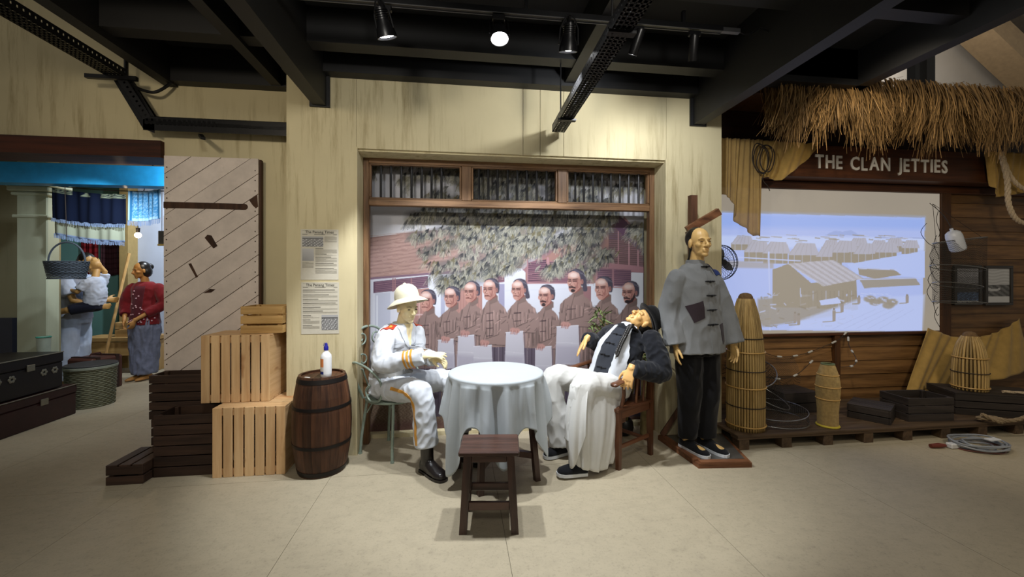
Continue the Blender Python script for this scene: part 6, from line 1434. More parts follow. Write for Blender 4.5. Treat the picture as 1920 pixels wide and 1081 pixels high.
# ================================================================ PRINTED MURAL AND PROJECTED PICTURE (painted into colour attributes)
class Canvas:
    """small numpy painter; coordinates are picture units, colours 0-255"""
    def __init__(s, x0, y0, x1, y1, bg):
        s.x0, s.y0 = x0, y0; s.w, s.h = int(x1 - x0), int(y1 - y0); s.a = np.empty((s.h, s.w, 3), np.float32); s.a[:] = bg
    def _win(s, xa, ya, xb, yb):
        i0 = max(0, int(ya - s.y0) - 2); i1 = min(s.h, int(yb - s.y0) + 3); j0 = max(0, int(xa - s.x0) - 2); j1 = min(s.w, int(xb - s.x0) + 3)
        if i0 >= i1 or j0 >= j1: return None
        Y, X = np.mgrid[i0:i1, j0:j1]; return i0, i1, j0, j1, X + s.x0 + 0.5, Y + s.y0 + 0.5
    def _put(s, w, m, col):
        i0, i1, j0, j1 = w[:4]; m = m[..., None]; s.a[i0:i1, j0:j1] = s.a[i0:i1, j0:j1] * (1 - m) + np.asarray(col, np.float32) * m
    def poly(s, pts, col, al=1.0, soft=0.8, smooth=False):
        if smooth: pts = [(p.x, p.y) for p in spline([(a, b, 0) for a, b in pts], 5, True)]
        P = np.array(pts, np.float32); w = s._win(P[:, 0].min(), P[:, 1].min(), P[:, 0].max(), P[:, 1].max())
        if w is None: return
        X, Y = w[4], w[5]; ins = np.zeros(X.shape, bool); dm = np.full(X.shape, 1e9, np.float32)
        for (xa, ya), (xb, yb) in zip(P, np.roll(P, -1, 0)):
            if ya != yb:
                c = ((ya > Y) != (yb > Y)) & (X < (xb - xa) * (Y - ya) / (yb - ya) + xa); ins ^= c
            dx, dy = xb - xa, yb - ya; L = dx * dx + dy * dy + 1e-9; t = np.clip(((X - xa) * dx + (Y - ya) * dy) / L, 0, 1); dm = np.minimum(dm, np.hypot(X - xa - t * dx, Y - ya - t * dy))
        sd = np.where(ins, dm, -dm); s._put(w, np.clip(sd / soft + 0.5, 0, 1) * al, col if not callable(col) else col(X, Y))
    def ell(s, cx, cy, rx, ry, col, al=1.0, soft=0.35):
        w = s._win(cx - rx * 1.5, cy - ry * 1.5, cx + rx * 1.5, cy + ry * 1.5)
        if w is None: return
        d = np.hypot((w[4] - cx) / rx, (w[5] - cy) / ry); s._put(w, np.clip((1 - d) / soft + 0.5, 0, 1) * al, col)
    def line(s, pts, wd, col, al=1.0, soft=0.9):
        for (xa, ya), (xb, yb) in zip(pts[:-1], pts[1:]):
            w = s._win(min(xa, xb) - wd, min(ya, yb) - wd, max(xa, xb) + wd, max(ya, yb) + wd)
            if w is None: continue
            X, Y = w[4], w[5]; dx, dy = xb - xa, yb - ya; t = np.clip(((X - xa) * dx + (Y - ya) * dy) / (dx * dx + dy * dy + 1e-9), 0, 1); d = np.hypot(X - xa - t * dx, Y - ya - t * dy)
            s._put(w, np.clip((wd / 2 - d) / soft + 0.5, 0, 1) * al, col)
    def lin(s, f=1.0):
        c = np.clip(s.a * f, 0, 255) / 255; return np.where(c <= 0.04045, c / 12.92, ((c + 0.055) / 1.055) ** 2.4)

def paint_mural():
    C = Canvas(672, 286, 1232, 842, (206, 207, 216)); rg = random.Random(21); rn = np.random.RandomState(5)
    # left roof, tile courses
    C.poly([(660, 450), (775, 434), (900, 425), (1010, 430), (1000, 500), (800, 515), (660, 526)], (168, 138, 132))
    for k in range(22):
        y = 446 + k * 3.7; pts = [(660 + i * 12, y - i * 12 * 0.11 + 0.9 * math.sin(i * 1.9 + k)) for i in range(30)]; C.line(pts, 1.1, (128, 98, 98) if k % 2 else (188, 158, 150), 0.5)
    for k in range(260): x = rg.uniform(670, 1000); y = rg.uniform(440, 515); C.line([(x, y), (x + rg.uniform(4, 12), y + rg.uniform(-2, 1))], 1.2, rg.choice([(140, 108, 104), (196, 168, 160), (120, 92, 96)]), 0.4)
    C.line([(660, 525), (800, 513), (900, 507)], 4, (120, 96, 118), 0.9)
    # white walls
    C.poly([(660, 527), (800, 516), (1000, 505), (1240, 500), (1240, 760), (660, 760)], (203, 206, 219))
    C.poly([(700, 528), (802, 517), (802, 539), (700, 549)], (96, 72, 92))
    for k in range(6): y = 527 + k * 3.3; C.line([(704, y + 3), (800, y - 7)], 1.2, (150, 116, 130), 0.8)
    for x in (737, 741, 771): C.line([(x, 522), (x, 546)], 2.2, (150, 112, 118))
    C.poly([(683, 528), (692, 527), (692, 700), (683, 700)], (176, 184, 208)); C.poly([(703, 550), (732, 548), (732, 640), (703, 640)], (184, 188, 206)); C.line([(707, 555), (707, 640)], 3, (214, 218, 230))
    for x0, x1, y0 in ((772, 804, 542), (846, 884, 540), (884, 904, 538)):
        C.poly([(x0, y0), (x1, y0 - 2), (x1, 700), (x0, 700)], (172, 132, 126))
        for x in range(int(x0) + 3, int(x1), 5): C.line([(x, y0 + 2), (x, 640)], 0.9, (136, 96, 96), 0.7)
    C.line([(766, 591), (804, 588)], 1.6, (222, 200, 200), 0.8); C.line([(786, 560), (786, 640)], 1.4, (226, 206, 204), 0.7)
    C.poly([(805, 516), (826, 514), (826, 700), (805, 700)], (212, 216, 230)); C.poly([(826, 514), (834, 514), (834, 700), (826, 700)], (168, 172, 196))
    C.poly([(920, 517), (946, 515), (946, 528), (920, 531)], (112, 80, 96)); 
    for k in range(4): C.line([(920, 519 + 3.4 * k), (946, 517 + 3.4 * k)], 1.1, (168, 130, 138), 0.9)
    C.poly([(946, 512), (990, 508), (990, 700), (946, 700)], (206, 208, 222)); C.poly([(935, 532), (946, 532), (946, 700), (935, 700)], (150, 148, 176)); C.line([(946, 545), (1240, 536)], 1.0, (188, 192, 210), 0.6)
    # middle gable
    C.poly([(985, 508), (1000, 470), (1060, 440), (1150, 425), (1150, 530), (985, 532)], (152, 116, 110))
    C.poly([(980, 505), (1036, 463), (1040, 468), (986, 512)], (150, 112, 118)); C.poly([(975, 498), (1030, 458), (1036, 463), (980, 505)], (160, 150, 160))
    for k in range(10): C.line([(978 + k * 5.5, 500 - k * 4.1), (984 + k * 5.5, 494 - k * 4.1)], 1.0, (118, 110, 124), 0.7)
    C.poly([(991, 492), (1024, 486), (1024, 528), (989, 530)], (86, 62, 78)); C.poly([(1030, 490), (1110, 492), (1110, 530), (1030, 530)], (104, 74, 88))
    for k in range(11): y = 490 + k * 3.6; C.line([(990, y + 2), (1024, y)], 1.5, (164, 122, 132) if k > 4 else (140, 104, 118), 0.9); C.line([(1030, y), (1110, y + 1)], 1.5, (158, 116, 126), 0.9)
    C.line([(986, 530), (1112, 531)], 2.5, (168, 128, 134)); C.line([(1027, 484), (1027, 530)], 4, (170, 128, 134)); C.line([(989, 488), (989, 530)], 2.5, (160, 120, 128))
    # right gable with louvres
    C.poly([(1141, 425), (1160, 415), (1232, 495), (1232, 512), (1141, 500)], (98, 78, 80))
    for k in range(21): y = 428 + k * 3.7; C.line([(1142, y), (1232, y + 5)], 1.2, (150, 112, 120) if k > 5 else (110, 84, 112), 0.75)
    for x in (1159, 1179, 1196): C.line([(x, 425 + (x - 1150) * 0.9), (x, 503)], 2.2, (172, 132, 138))
    C.poly([(1160, 404), (1172, 412), (1236, 490), (1236, 506), (1150, 424)], (92, 66, 88)); C.line([(1170, 408), (1236, 485)], 3.5, (172, 132, 138)); C.poly([(1178, 405), (1240, 400), (1240, 480)], (200, 202, 214))
    C.poly([(1090, 494), (1141, 492), (1236, 504), (1236, 514), (1090, 502)], (160, 120, 128)); C.line([(1090, 502), (1236, 514)], 1.5, (104, 76, 90))
    C.poly([(1120, 503), (1183, 506), (1183, 538), (1120, 534)], (96, 72, 90))
    for k in range(9): C.line([(1120, 505 + 3.5 * k), (1183, 507 + 3.6 * k)], 1.3, (150, 114, 126), 0.8)
    C.line([(1149, 503), (1149, 536)], 3, (152, 114, 124)); C.line([(1118, 503), (1118, 536)], 2.5, (160, 122, 130)); C.line([(1118, 537), (1185, 540)], 2.5, (166, 128, 134))
    C.poly([(1092, 536), (1108, 536), (1108, 620), (1092, 620)], (140, 104, 108)); C.poly([(1184, 510), (1206, 511), (1206, 620), (1184, 620)], (208, 212, 222)); C.poly([(1206, 511), (1214, 511), (1214, 640), (1206, 640)], (120, 100, 116))
    # ground
    def earth(X, Y): n = np.sin(X * 0.9 + 3 * np.sin(Y * 0.5)) * 12 + rn.rand(*X.shape) * 26; return np.stack([116 + n, 96 + n, 78 + n], -1)
    C.poly([(660, 735), (1240, 700), (1240, 850), (660, 850)], earth, 1, 6)
    C.poly([(660, 792), (1240, 775), (1240, 850), (660, 850)], (98, 70, 66), 0.8, 14)
    for k in range(900): x = rg.uniform(672, 1232); y = rg.uniform(735, 840); C.line([(x, y), (x + rg.uniform(-3, 5), y - rg.uniform(2, 6))], 1.0, rg.choice([(150, 128, 100), (80, 64, 52), (120, 100, 76)]), 0.6)
    # casuarina foliage
    br = [((775, 402), (860, 388), (960, 378)), ((790, 405), (880, 400), (1000, 395)), ((778, 440), (850, 424), (940, 402)), ((800, 470), (880, 440), (980, 400)), ((815, 500), (890, 470), (960, 430)), ((826, 525), (880, 500), (940, 470)), ((836, 532), (900, 512), (960, 490)), ((800, 395), (900, 360), (1040, 320)), ((950, 500), (980, 460), (1010, 420)), ((945, 470), (1010, 430), (1060, 400)), ((1000, 430), (1040, 420), (1090, 395)), ((1026, 508), (1070, 480), (1110, 440)), ((1040, 500), (1090, 470), (1135, 425)), ((1090, 512), (1112, 490), (1140, 470)), ((1060, 450), (1100, 420), (1150, 395)), ((860, 335), (960, 330), (1090, 330)), ((980, 380), (1060, 370), (1150, 380)), ((1080, 330), (1150, 345), (1232, 350)), ((860, 310), (980, 305), (1100, 300)), ((690, 300), (760, 296), (820, 296)), ((1190, 420), (1210, 440), (1232, 470)), ((950, 410), (1000, 400), (1080, 405)), ((930, 480), (960, 455), (1000, 440)), ((900, 345), (1000, 350), (1110, 360)), ((820, 360), (900, 375), (1000, 365)), ((850, 415), (920, 425), (990, 420)), ((860, 450), (930, 440), (1000, 450)), ((1010, 395), (1080, 385), (1150, 400)), ((1000, 465), (1050, 445), (1120, 430)), ((880, 320), (960, 315), (1060, 318)), ((1100, 305), (1170, 312), (1232, 318)), ((760, 330), (830, 320), (880, 330))]
    for b_ in br:
        for p_ in spline([(x, y, 0) for x, y in b_], 9): C.ell(p_.x + rg.uniform(-6, 6), p_.y + rg.uniform(2, 10), rg.uniform(9, 17), rg.uniform(7, 13), rg.choice([(96, 96, 96), (120, 116, 106), (84, 84, 92)]), 0.42, 0.9)
    pal = [(74, 78, 84), (52, 54, 60), (44, 46, 54), (108, 110, 106), (146, 144, 126), (92, 92, 86), (122, 114, 84), (176, 174, 160)]
    for b_ in br:
        c = spline([(x, y, 0) for x, y in b_], 14)
        for k in range(58):
            p_ = rg.choice(c); x = p_.x + rg.gauss(0, 8); y = p_.y + rg.gauss(0, 6); base = rg.gauss(1.95, 0.30); sp = rg.uniform(0.25, 0.6); nl = rg.randint(6, 11); L0 = rg.uniform(11, 24); c0 = rg.choice(pal)
            for q in range(nl):
                an_ = base + sp * (q / (nl - 1) * 2 - 1); L = L0 * rg.uniform(0.75, 1.1); xm, ym = x + L * 0.5 * math.cos(an_), y + L * 0.5 * math.sin(an_); xe, ye = xm + L * 0.5 * math.cos(an_ * 0.8 + 0.31), ym + L * 0.5 * math.sin(an_ * 0.8 + 0.31)
                C.line([(x, y), (xm, ym)], 1.0, tuple(v * 0.85 for v in c0), 0.6); C.line([(xm, ym), (xe, ye)], 0.9, rg.choice([c0, (150, 148, 134), (180, 178, 164), (104, 106, 104)]), 0.7)
    # the row of men
    def man(hx, top, chin, sx0, sx1, bot, tone, hand=None, cloth=None, beard=0, long=False, bald=0.0, but=True):
        h = (chin - top) * 1.0; cy = (top + chin) / 2; P = lambda pts: [(hx + a * h * 1.2, cy + b * h) for a, b in pts]
        sh = chin + h * 0.42; W = sx1 - sx0; cl = tuple(int(v * tone) for v in (138, 116, 112)); dkc = tuple(int(v * 0.52) for v in cl); lt = tuple(min(255, int(v * 1.36)) for v in cl)
        # trousers, torso, sleeves
        C.poly([(sx0 + W * 0.12, bot - 8), (sx1 - W * 0.1, bot - 8), (sx1 - W * 0.12, bot + 90), (sx0 + W * 0.15, bot + 90)], (92, 82, 96))
        for k in range(5): x = sx0 + W * (0.2 + 0.15 * k); C.line([(x, bot), (x, bot + 80)], 1.6, (150, 140, 150) if k % 2 else (58, 50, 62), 0.7)
        tor = [(hx - 0.06 * h, chin - 0.02 * h), (hx + 0.26 * h, chin - 0.16 * h), (sx0 + W * 0.70, sh - 0.26 * h), (sx1 - W * 0.10, sh - 0.02 * h), (sx1 + W * 0.03, sh + (bot - sh) * 0.3), (sx1 - W * 0.04, bot), (sx0 + W * 0.05, bot), (sx0 - W * 0.03, sh + (bot - sh) * 0.4), (sx0 + W * 0.03, sh + 0.10 * h), (sx0 + W * 0.14, sh - 0.10 * h), (hx - 0.16 * h, chin + 0.10 * h)]
        C.poly(tor, cl, 1, 0.9)
        C.poly([(sx1 - W * 0.28, sh + 4), (sx1, sh + 8), (sx1 + 1, bot - 6), (sx1 - W * 0.22, bot)], dkc, 0.35, 5)
        for k in range(46):
            x = sx0 + W * rg.uniform(0.08, 0.92); y = rg.uniform(sh, bot - 12); C.line([(x, y), (x + rg.uniform(-3, 2), y + rg.uniform(8, 26))], rg.uniform(0.7, 1.4), lt if rg.random() > 0.5 else dkc, rg.uniform(0.25, 0.6))
        for k in range(15):
            x = sx0 + W * (0.06 + 0.88 * k / 14); y0_ = sh + 6 + abs(k - 7) * 0.8; C.line([(x, y0_), (x + rg.uniform(-1.5, 1.5), (y0_ + bot) / 2), (x + rg.uniform(-2, 2), bot - 5)], 1.1, lt if k % 2 else dkc, 0.42)
        C.line([(sx0 + W * 0.14, sh - 0.05 * h), (sx0 + W * 0.02, sh + (bot - sh) * 0.35)], 1.6, dkc, 0.6); C.line([(sx1 - W * 0.30, sh + 2), (sx1 - W * 0.24, sh + (bot - sh) * 0.35)], 1.5, dkc, 0.6); C.line([(sx1 - W * 0.14, sh), (sx1 - W * 0.05, sh + (bot - sh) * 0.32)], 2.2, lt, 0.55)
        fx = sx0 + W * 0.34
        C.line([(hx - 0.02 * h, chin + 0.1 * h), (fx, sh + 8), (fx - 1, bot - 10)], 1.0, dkc, 0.7)
        if but:
            for k in range(4): y = sh + (bot - sh) * (0.10 + 0.2 * k); C.line([(fx - W * 0.11, y + 1), (fx + W * 0.11, y)], 1.5, (66, 52, 56), 0.9)
        # collar and neck
        C.poly(P([(-0.10, 0.44), (0.20, 0.22), (0.30, 0.30), (0.30, 0.56), (0.02, 0.70)]), tuple(int(v * 0.86) for v in cl))
        C.poly(P([(-0.04, 0.34), (0.22, 0.14), (0.24, 0.34), (0.0, 0.54)]), (132, 84, 80))
        # near sleeve folding across
        if hand:
            hxx, hy = hand; C.poly([(sx1 - W * 0.30, sh + h * 0.2), (sx1 + 1, sh + h * 0.25), (sx1 + 2, hy - 8), (sx1 - W * 0.12, hy + 6), (hxx + 5, hy + 4), (hxx + 2, hy - 7), (sx1 - W * 0.34, hy - 16)], cl, 1, 1.2)
            C.line([(sx1 - W * 0.34, hy - 14), (hxx + 3, hy - 6)], 1.2, dkc, 0.8); C.line([(sx1 - W * 0.12, hy + 6), (hxx + 6, hy + 4)], 1.4, dkc, 0.8); C.line([(sx1 - W * 0.32, sh + h * 0.3), (sx1 - W * 0.34, hy - 16)], 1.4, dkc, 0.8)
            for k in range(7): x = sx1 - W * rg.uniform(0.0, 0.3); y = rg.uniform(sh + 10, hy); C.line([(x, y), (x - rg.uniform(4, 10), y + rg.uniform(2, 7))], 1.3, lt if k % 2 else dkc, 0.6)
            C.poly([(sx0 - 1, hy - 22), (sx0 + W * 0.2, hy - 20), (hxx - 1, hy - 4), (hxx - 6, hy + 3)], cl, 1, 1.2); C.line([(sx0 + W * 0.2, hy - 20), (hxx - 1, hy - 5)], 1.2, dkc, 0.7)
        if cloth:
            x0, y0, x1, y1 = cloth; C.poly([(x0 + 2, y0), (x1 - 1, y0 - 2), (x1 + 2, y1), (x0 - 1, y1 + 2)], (190, 188, 200)); C.poly([(x0, (y0 + y1) / 2), (x1, (y0 + y1) / 2 + 2), (x1 + 1, y1), (x0, y1)], (166, 162, 178), 0.7, 8)
            C.line([(x0 + 1, y0 + 1), (x1 - 1, y0 - 1)], 1.2, (222, 222, 230), 0.8); C.line([(x0, y0 + (y1 - y0) * 0.42), (x1, y0 + (y1 - y0) * 0.45)], 1.0, (208, 206, 216), 0.7); C.line([(x1 + 1, y0 + 2), (x1 + 2, y1)], 1.2, (96, 86, 104), 0.7)
        if hand:
            for dx, dy in ((-3, 0), (4, 1)):
                C.ell(hxx + dx, hy + dy, 5.5, 4.6, (176, 134, 128))
                for k in range(3): C.line([(hxx + dx - 3 + 2.2 * k, hy + dy + 1), (hxx + dx - 4 + 2.2 * k, hy + dy + 7)], 1.5, (190, 150, 144) if k % 2 else (150, 106, 104), 0.9)
        # head
        hair = (70, 66, 80)
        if long: C.poly(P([(0.18, -0.42), (0.36, -0.2), (0.42, 0.15), (0.44, 0.40), (0.30, 0.42), (0.24, 0.0)]), (74, 70, 84), 1, 1, True)
        C.poly(P([(-0.22, -0.34), (-0.10, -0.48), (0.10, -0.52), (0.28, -0.42), (0.36, -0.20), (0.36, 0.06), (0.30, 0.20), (0.10, 0.1), (0.0, -0.2)]), hair, 1, 0.8, True)
        C.poly(P([(-0.25, -0.28), (-0.10 + 0.04 * bald, -0.42 - 0.05 * bald), (0.08 + 0.06 * bald, -0.36 - 0.06 * bald), (0.17 + 0.05 * bald, -0.20), (0.21, 0.0), (0.22, 0.18), (0.14, 0.34), (-0.02, 0.50), (-0.14, 0.50), (-0.22, 0.38), (-0.24, 0.22), (-0.29, 0.10), (-0.26, -0.06)]), (184, 140, 130), 1, 0.8, True)
        C.poly(P([(0.02, -0.05), (0.20, -0.10), (0.21, 0.16), (0.10, 0.36), (-0.02, 0.46), (0.02, 0.2)]), (146, 98, 92), 0.6, 3)
        C.ell(hx - 0.06 * h, cy - 0.26 * h, 0.20 * h, 0.12 * h, (226, 208, 204), 0.8, 0.9); C.ell(hx - 0.19 * h, cy + 0.10 * h, 0.05 * h, 0.10 * h, (206, 170, 160), 0.7, 0.9); C.ell(hx + 0.02 * h, cy + 0.12 * h, 0.06 * h, 0.06 * h, (190, 142, 132), 0.6, 0.9)
        for k in range(9): C.line(P([(-0.05 + 0.045 * k, -0.50 + 0.012 * k * k * 0.3), (0.02 + 0.045 * k, -0.40 + 0.02 * k)]), 0.9, (132, 130, 146), 0.5)
        C.ell(hx + 0.31 * h, cy + 0.04 * h, 0.055 * h, 0.11 * h, (158, 112, 106)); C.line(P([(0.255, -0.02), (0.27, 0.08)]), 1.0, (104, 66, 66), 0.8)
        C.ell(hx - 0.24 * h, cy - 0.02 * h, 0.06 * h, 0.05 * h, (112, 72, 70), 0.55, 0.9); C.ell(hx + 0.0 * h, cy - 0.02 * h, 0.10 * h, 0.055 * h, (112, 72, 70), 0.55, 0.9); C.line(P([(0.10, 0.08), (0.06, 0.30)]), 1.4, (124, 78, 76), 0.6); C.line(P([(0.14, -0.02), (0.13, 0.22)]), 2.0, (206, 164, 152), 0.35)
        C.line(P([(-0.25, -0.075), (-0.15, -0.06)]), 0.042 * h, (72, 54, 56), 0.8); C.line(P([(-0.08, -0.06), (0.09, -0.085)]), 0.042 * h, (72, 54, 56), 0.8)
        C.line(P([(-0.24, 0.005), (-0.16, 0.01)]), 0.038 * h, (56, 40, 44), 0.85); C.line(P([(-0.07, 0.01), (0.06, 0.0)]), 0.038 * h, (56, 40, 44), 0.85)
        C.line(P([(-0.125, -0.02), (-0.15, 0.10), (-0.20, 0.17), (-0.11, 0.20)]), 1.1, (104, 62, 60), 0.75); C.line(P([(-0.02, 0.12), (0.02, 0.26)]), 1.0, (104, 64, 62), 0.6)
        C.line(P([(-0.20, 0.305), (-0.10, 0.295), (0.0, 0.32)]), 1.5, (88, 46, 48), 0.85)
        if beard:
            C.line(P([(-0.21, 0.255), (-0.10, 0.245), (0.0, 0.29)]), 0.055 * h, (36, 30, 34), 0.9); C.ell(hx - 0.10 * h, cy + 0.42 * h, 0.09 * h, 0.07 * h, (40, 33, 37), 0.9)
            if beard > 1: C.poly(P([(0.20, 0.02), (0.22, 0.22), (0.12, 0.42), (-0.06, 0.54), (-0.18, 0.44), (-0.14, 0.37), (0.04, 0.36), (0.13, 0.2)]), (40, 33, 37), 0.92, 1.5)
    man(1180, 527, 568, 1160, 1210, 690, 0.92, beard=2, bald=0.6)
    man(1130, 518, 561, 1108, 1163, 690, 0.96, hand=(1112, 640))
    man(801, 543, 583, 779, 833, 690, 1.0, bald=0.2)
    man(846, 537, 576, 822, 870, 690, 1.02, hand=(835, 634), cloth=(820, 636, 851, 690))
    man(883, 527, 566, 860, 908, 690, 1.04, hand=(872, 623), cloth=(857, 629, 890, 700), bald=1.0)
    man(1023, 534, 574, 1001, 1050, 690, 0.98, hand=(1012, 648), cloth=(994, 650, 1035, 730), beard=1)
    man(919, 522, 562, 901, 953, 650, 1.04, hand=(908, 641), cloth=(887, 648, 923, 700), bald=0.4)
    man(972, 523, 562, 950, 1009, 652, 1.04, hand=(965, 618), cloth=(947, 622, 982, 710), long=True, bald=0.5)
    man(1078, 505, 548, 1048, 1116, 690, 0.98, hand=(1060, 607), cloth=(1042, 611, 1085, 682), beard=1, long=True, bald=0.2)
    # fallen shadow of feet and pots at the bottom of the print
    for x in (760, 812, 850, 1040, 1085): C.ell(x, 742, 10, 6, (58, 48, 56), 0.8, 0.6)
    return C
MC = paint_mural()
M_MURAL = print_mat('mural_print', 0.65, 0, 0.2)
mu = thing('mural', 'large printed mural of nine men in brown jackets before a tiled house', 'mural', (-0.78, 3.775, 0.035))
def print_panel(name, C, lin, x0, x1, z0, z1, y, nx, nz, parent, mat, fy):
    """flat panel whose vertex colours are read from the painted picture; fy: panel point -> picture unit"""
    def fn(u, v):
        U, V = fy(x0 + u * (x1 - x0), z0 + v * (z1 - z0)); i = np.clip((V - C.y0).astype(int), 0, C.h - 1); j = np.clip((U - C.x0).astype(int), 0, C.w - 1); return lin[i, j]
    return vcol_grid(name, nx, nz, x1 - x0, z1 - z0, fn, parent, y, mat)
# the print was measured in units of the reference; oblique plane -> picture units (projective map of the wall plane)
def mural_units(x, z): q = x * 0.12880 + 3.775 * 0.99167; return 960 + 770 * (x * 0.99167 - 3.775 * 0.12880) / q, 520 - 770 * (z - 1.4) / q
print_panel('printed_sheet', MC, MC.lin(0.88), -0.78, 1.775, 0.035, 2.50, -0.004, 560, 540, mu, M_MURAL, mural_units)
MB().bb(0, 2.555, -0.002, 0.015, 0, 2.465).build('backing_board', plain('mural_board', '#b8b4b0', 0.7), mu)

def paint_jetty():
    C = Canvas(1288, 345, 1770, 632, (150, 141, 128)); rg = random.Random(9); sh = (146, 138, 126); li = (184, 196, 238); gr = (160, 156, 156)
    C.poly([(1280, 397), (1500, 402), (1733, 408), (1728, 621), (1280, 617)], (168, 184, 236))
    C.poly([(1280, 397), (1733, 408), (1733, 430), (1280, 425)], (146, 172, 236), 0.9, 12)
    C.poly([(1280, 440), (1733, 446), (1733, 470), (1280, 460)], (192, 206, 244), 0.8, 6)
    C.poly([(1545, 441), (1565, 432), (1580, 434), (1595, 431), (1615, 443)], (150, 168, 220), 0.9); C.line([(1640, 445), (1733, 446)], 2, (150, 164, 208))
    for k in range(60): x = rg.uniform(1380, 1700); y = rg.uniform(440, 455); C.line([(x, y), (x + rg.uniform(6, 22), y + 1)], rg.uniform(1, 2.6), rg.choice([sh, gr, li]), 0.8)
    def house(x, y, w, hgt, ov, tone=1.0):
        C.poly([(x, y), (x + w, y + 1), (x + w, y + hgt), (x, y + hgt)], sh); C.poly([(x + w * 0.3, y - hgt * 0.9), (x + w * 0.95, y - hgt * 0.85), (x + w + ov, y + 3), (x - ov * 0.2, y + 3)], tuple(v * tone for v in (172, 172, 188)))
        for k in range(5): t = k / 5; C.line([(x + w * (0.32 + 0.6 * t), y - hgt * 0.85), (x + w * (0.02 + 1.0 * t), y + 2)], 0.9, (146, 142, 146), 0.5)
        for k in range(3): C.line([(x + w * (0.2 + 0.3 * k), y + 3), (x + w * (0.2 + 0.3 * k), y + hgt)], 1.2, li, 0.6)
    for x, y, w in ((1370, 455, 40), (1630, 462, 30), (1590, 458, 34), (1660, 458, 30), (1690, 462, 30), (1540, 462, 30)): house(x, y, w, 14, 4)
    for x, y, w, h in ((1395, 470, 44, 20), (1430, 472, 46, 22), (1478, 475, 52, 22), (1530, 478, 48, 22), (1560, 470, 44, 22), (1600, 473, 44, 20), (1640, 470, 40, 18)): house(x, y, w, h, 6)
    C.poly([(1588, 495), (1733, 470), (1733, 520), (1600, 512)], (176, 192, 240)); C.line([(1290, 478), (1380, 482), (1500, 489)], 2.2, li)
    C.poly([(1290, 485), (1450, 492), (1450, 503), (1290, 500)], (160, 156, 160), 0.8, 4)
    C.poly([(1608, 502), (1675, 505), (1690, 515), (1640, 522), (1610, 515)], sh); C.line([(1610, 503), (1680, 505)], 1.4, li); C.poly([(1610, 522), (1715, 520), (1725, 534), (1620, 540)], sh, 0.9); C.line([(1612, 524), (1725, 521)], 1.6, li)
    # the large hall
    C.poly([(1448, 505), (1478, 494), (1520, 530), (1605, 524), (1608, 580), (1448, 575)], sh); C.poly([(1476, 494), (1562, 487), (1618, 522), (1545, 536)], (176, 174, 186))
    for k in range(14): t = k / 13; C.line([(1477 + 86 * t, 494 - 7 * t), (1543 + 75 * t, 536 - 14 * t)], 1.4, (150, 146, 148) if k % 2 else (196, 198, 214), 0.6)
    for k in range(14): x = 1500 + k * 8; C.line([(x, 545), (x, 575)], 1.1, li if k % 3 == 0 else (132, 124, 114), 0.6)
    for k in range(7): C.line([(1300 + 7 * k, 555 + 3 * k), (1300 + 7 * k, 600)], 1.0, gr, 0.5)
    C.line([(1441, 472), (1443, 618)], 2.0, li); C.line([(1500, 540), (1500, 616)], 1.4, li, 0.9)
    C.poly([(1420, 560), (1500, 553), (1560, 575), (1560, 592), (1430, 612), (1420, 600)], sh, 0.85, 5)
    for k in range(70): x = rg.uniform(1420, 1600); y = rg.uniform(550, 612); C.line([(x, y), (x + rg.uniform(-3, 12), y + rg.uniform(-3, 4))], rg.uniform(1, 3), rg.choice([li, gr, sh, (132, 124, 112)]), 0.7)
    C.poly([(1535, 563), (1570, 557), (1577, 568), (1540, 572)], li)
    # ground with people and shadows
    C.poly([(1500, 600), (1610, 560), (1733, 552), (1728, 621), (1480, 617)], (182, 196, 240), 0.85, 6)
    for x, y in ((1640, 566), (1655, 562), (1665, 572), (1630, 560), (1672, 566)): C.ell(x, y, 11, 6.5, sh, 0.9, 0.4)
    for k in range(26): x = rg.uniform(1612, 1680); y = rg.uniform(548, 570); C.line([(x, y), (x + 4, y + 1)], 1.8, li, 0.8)
    for x, y, h in ((1563, 590, 26), (1578, 576, 20), (1610, 562, 15), (1700, 560, 17), (1490, 595, 22), (1497, 598, 22)):
        C.ell(x, y - h * 0.42, 2.0, 2.2, (132, 124, 116)); C.poly([(x - 3, y - h * 0.33), (x + 3, y - h * 0.33), (x + 2.6, y + h * 0.45), (x - 2.6, y + h * 0.45)], (148, 140, 136)); C.line([(x, y + h * 0.45), (x - h * 0.8, y + h * 0.5)], 2.2, sh, 0.8)
    for k in range(5): C.line([(1560 + k * 22, 616), (1640 + k * 18, 580)], 1.0, (168, 180, 222), 0.7)
    return C
JC = paint_jetty()
def screen_mat():
    m, nt, b = _new('projection_screen'); a = nt.nodes.new('ShaderNodeAttribute'); a.attribute_name = 'print'; b.inputs['Base Color'].default_value = (*srgb('#5a564f'), 1)
    nt.links.new(a.outputs['Color'], b.inputs['Emission Color']); b.inputs['Emission Strength'].default_value = 0.92; b.inputs['Roughness'].default_value = 0.8; return m  # emission stands in for projector light; the unlit margins glow too
scn = thing('projection_screen', 'projected blue grey view of stilt houses on a wide screen', 'screen', (2.32, 3.86, 0.822))
def screen_units(x, z): q = x * 0.12880 + 3.86 * 0.99167; return 960 + 770 * (x * 0.99167 - 3.86 * 0.12880) / q, 520 - 770 * (z - 1.4) / q
print_panel('projected_picture', JC, JC.lin(1.0), 2.32, 5.221, 0.822, 2.315, -0.004, 520, 300, scn, screen_mat(), screen_units)
MB().bb(0, 2.901, 0, 0.012, 0, 1.493).build('screen_board', plain('screen_board', '#a09888', 0.8), scn)
mb = MB(); rg = random.Random(2)
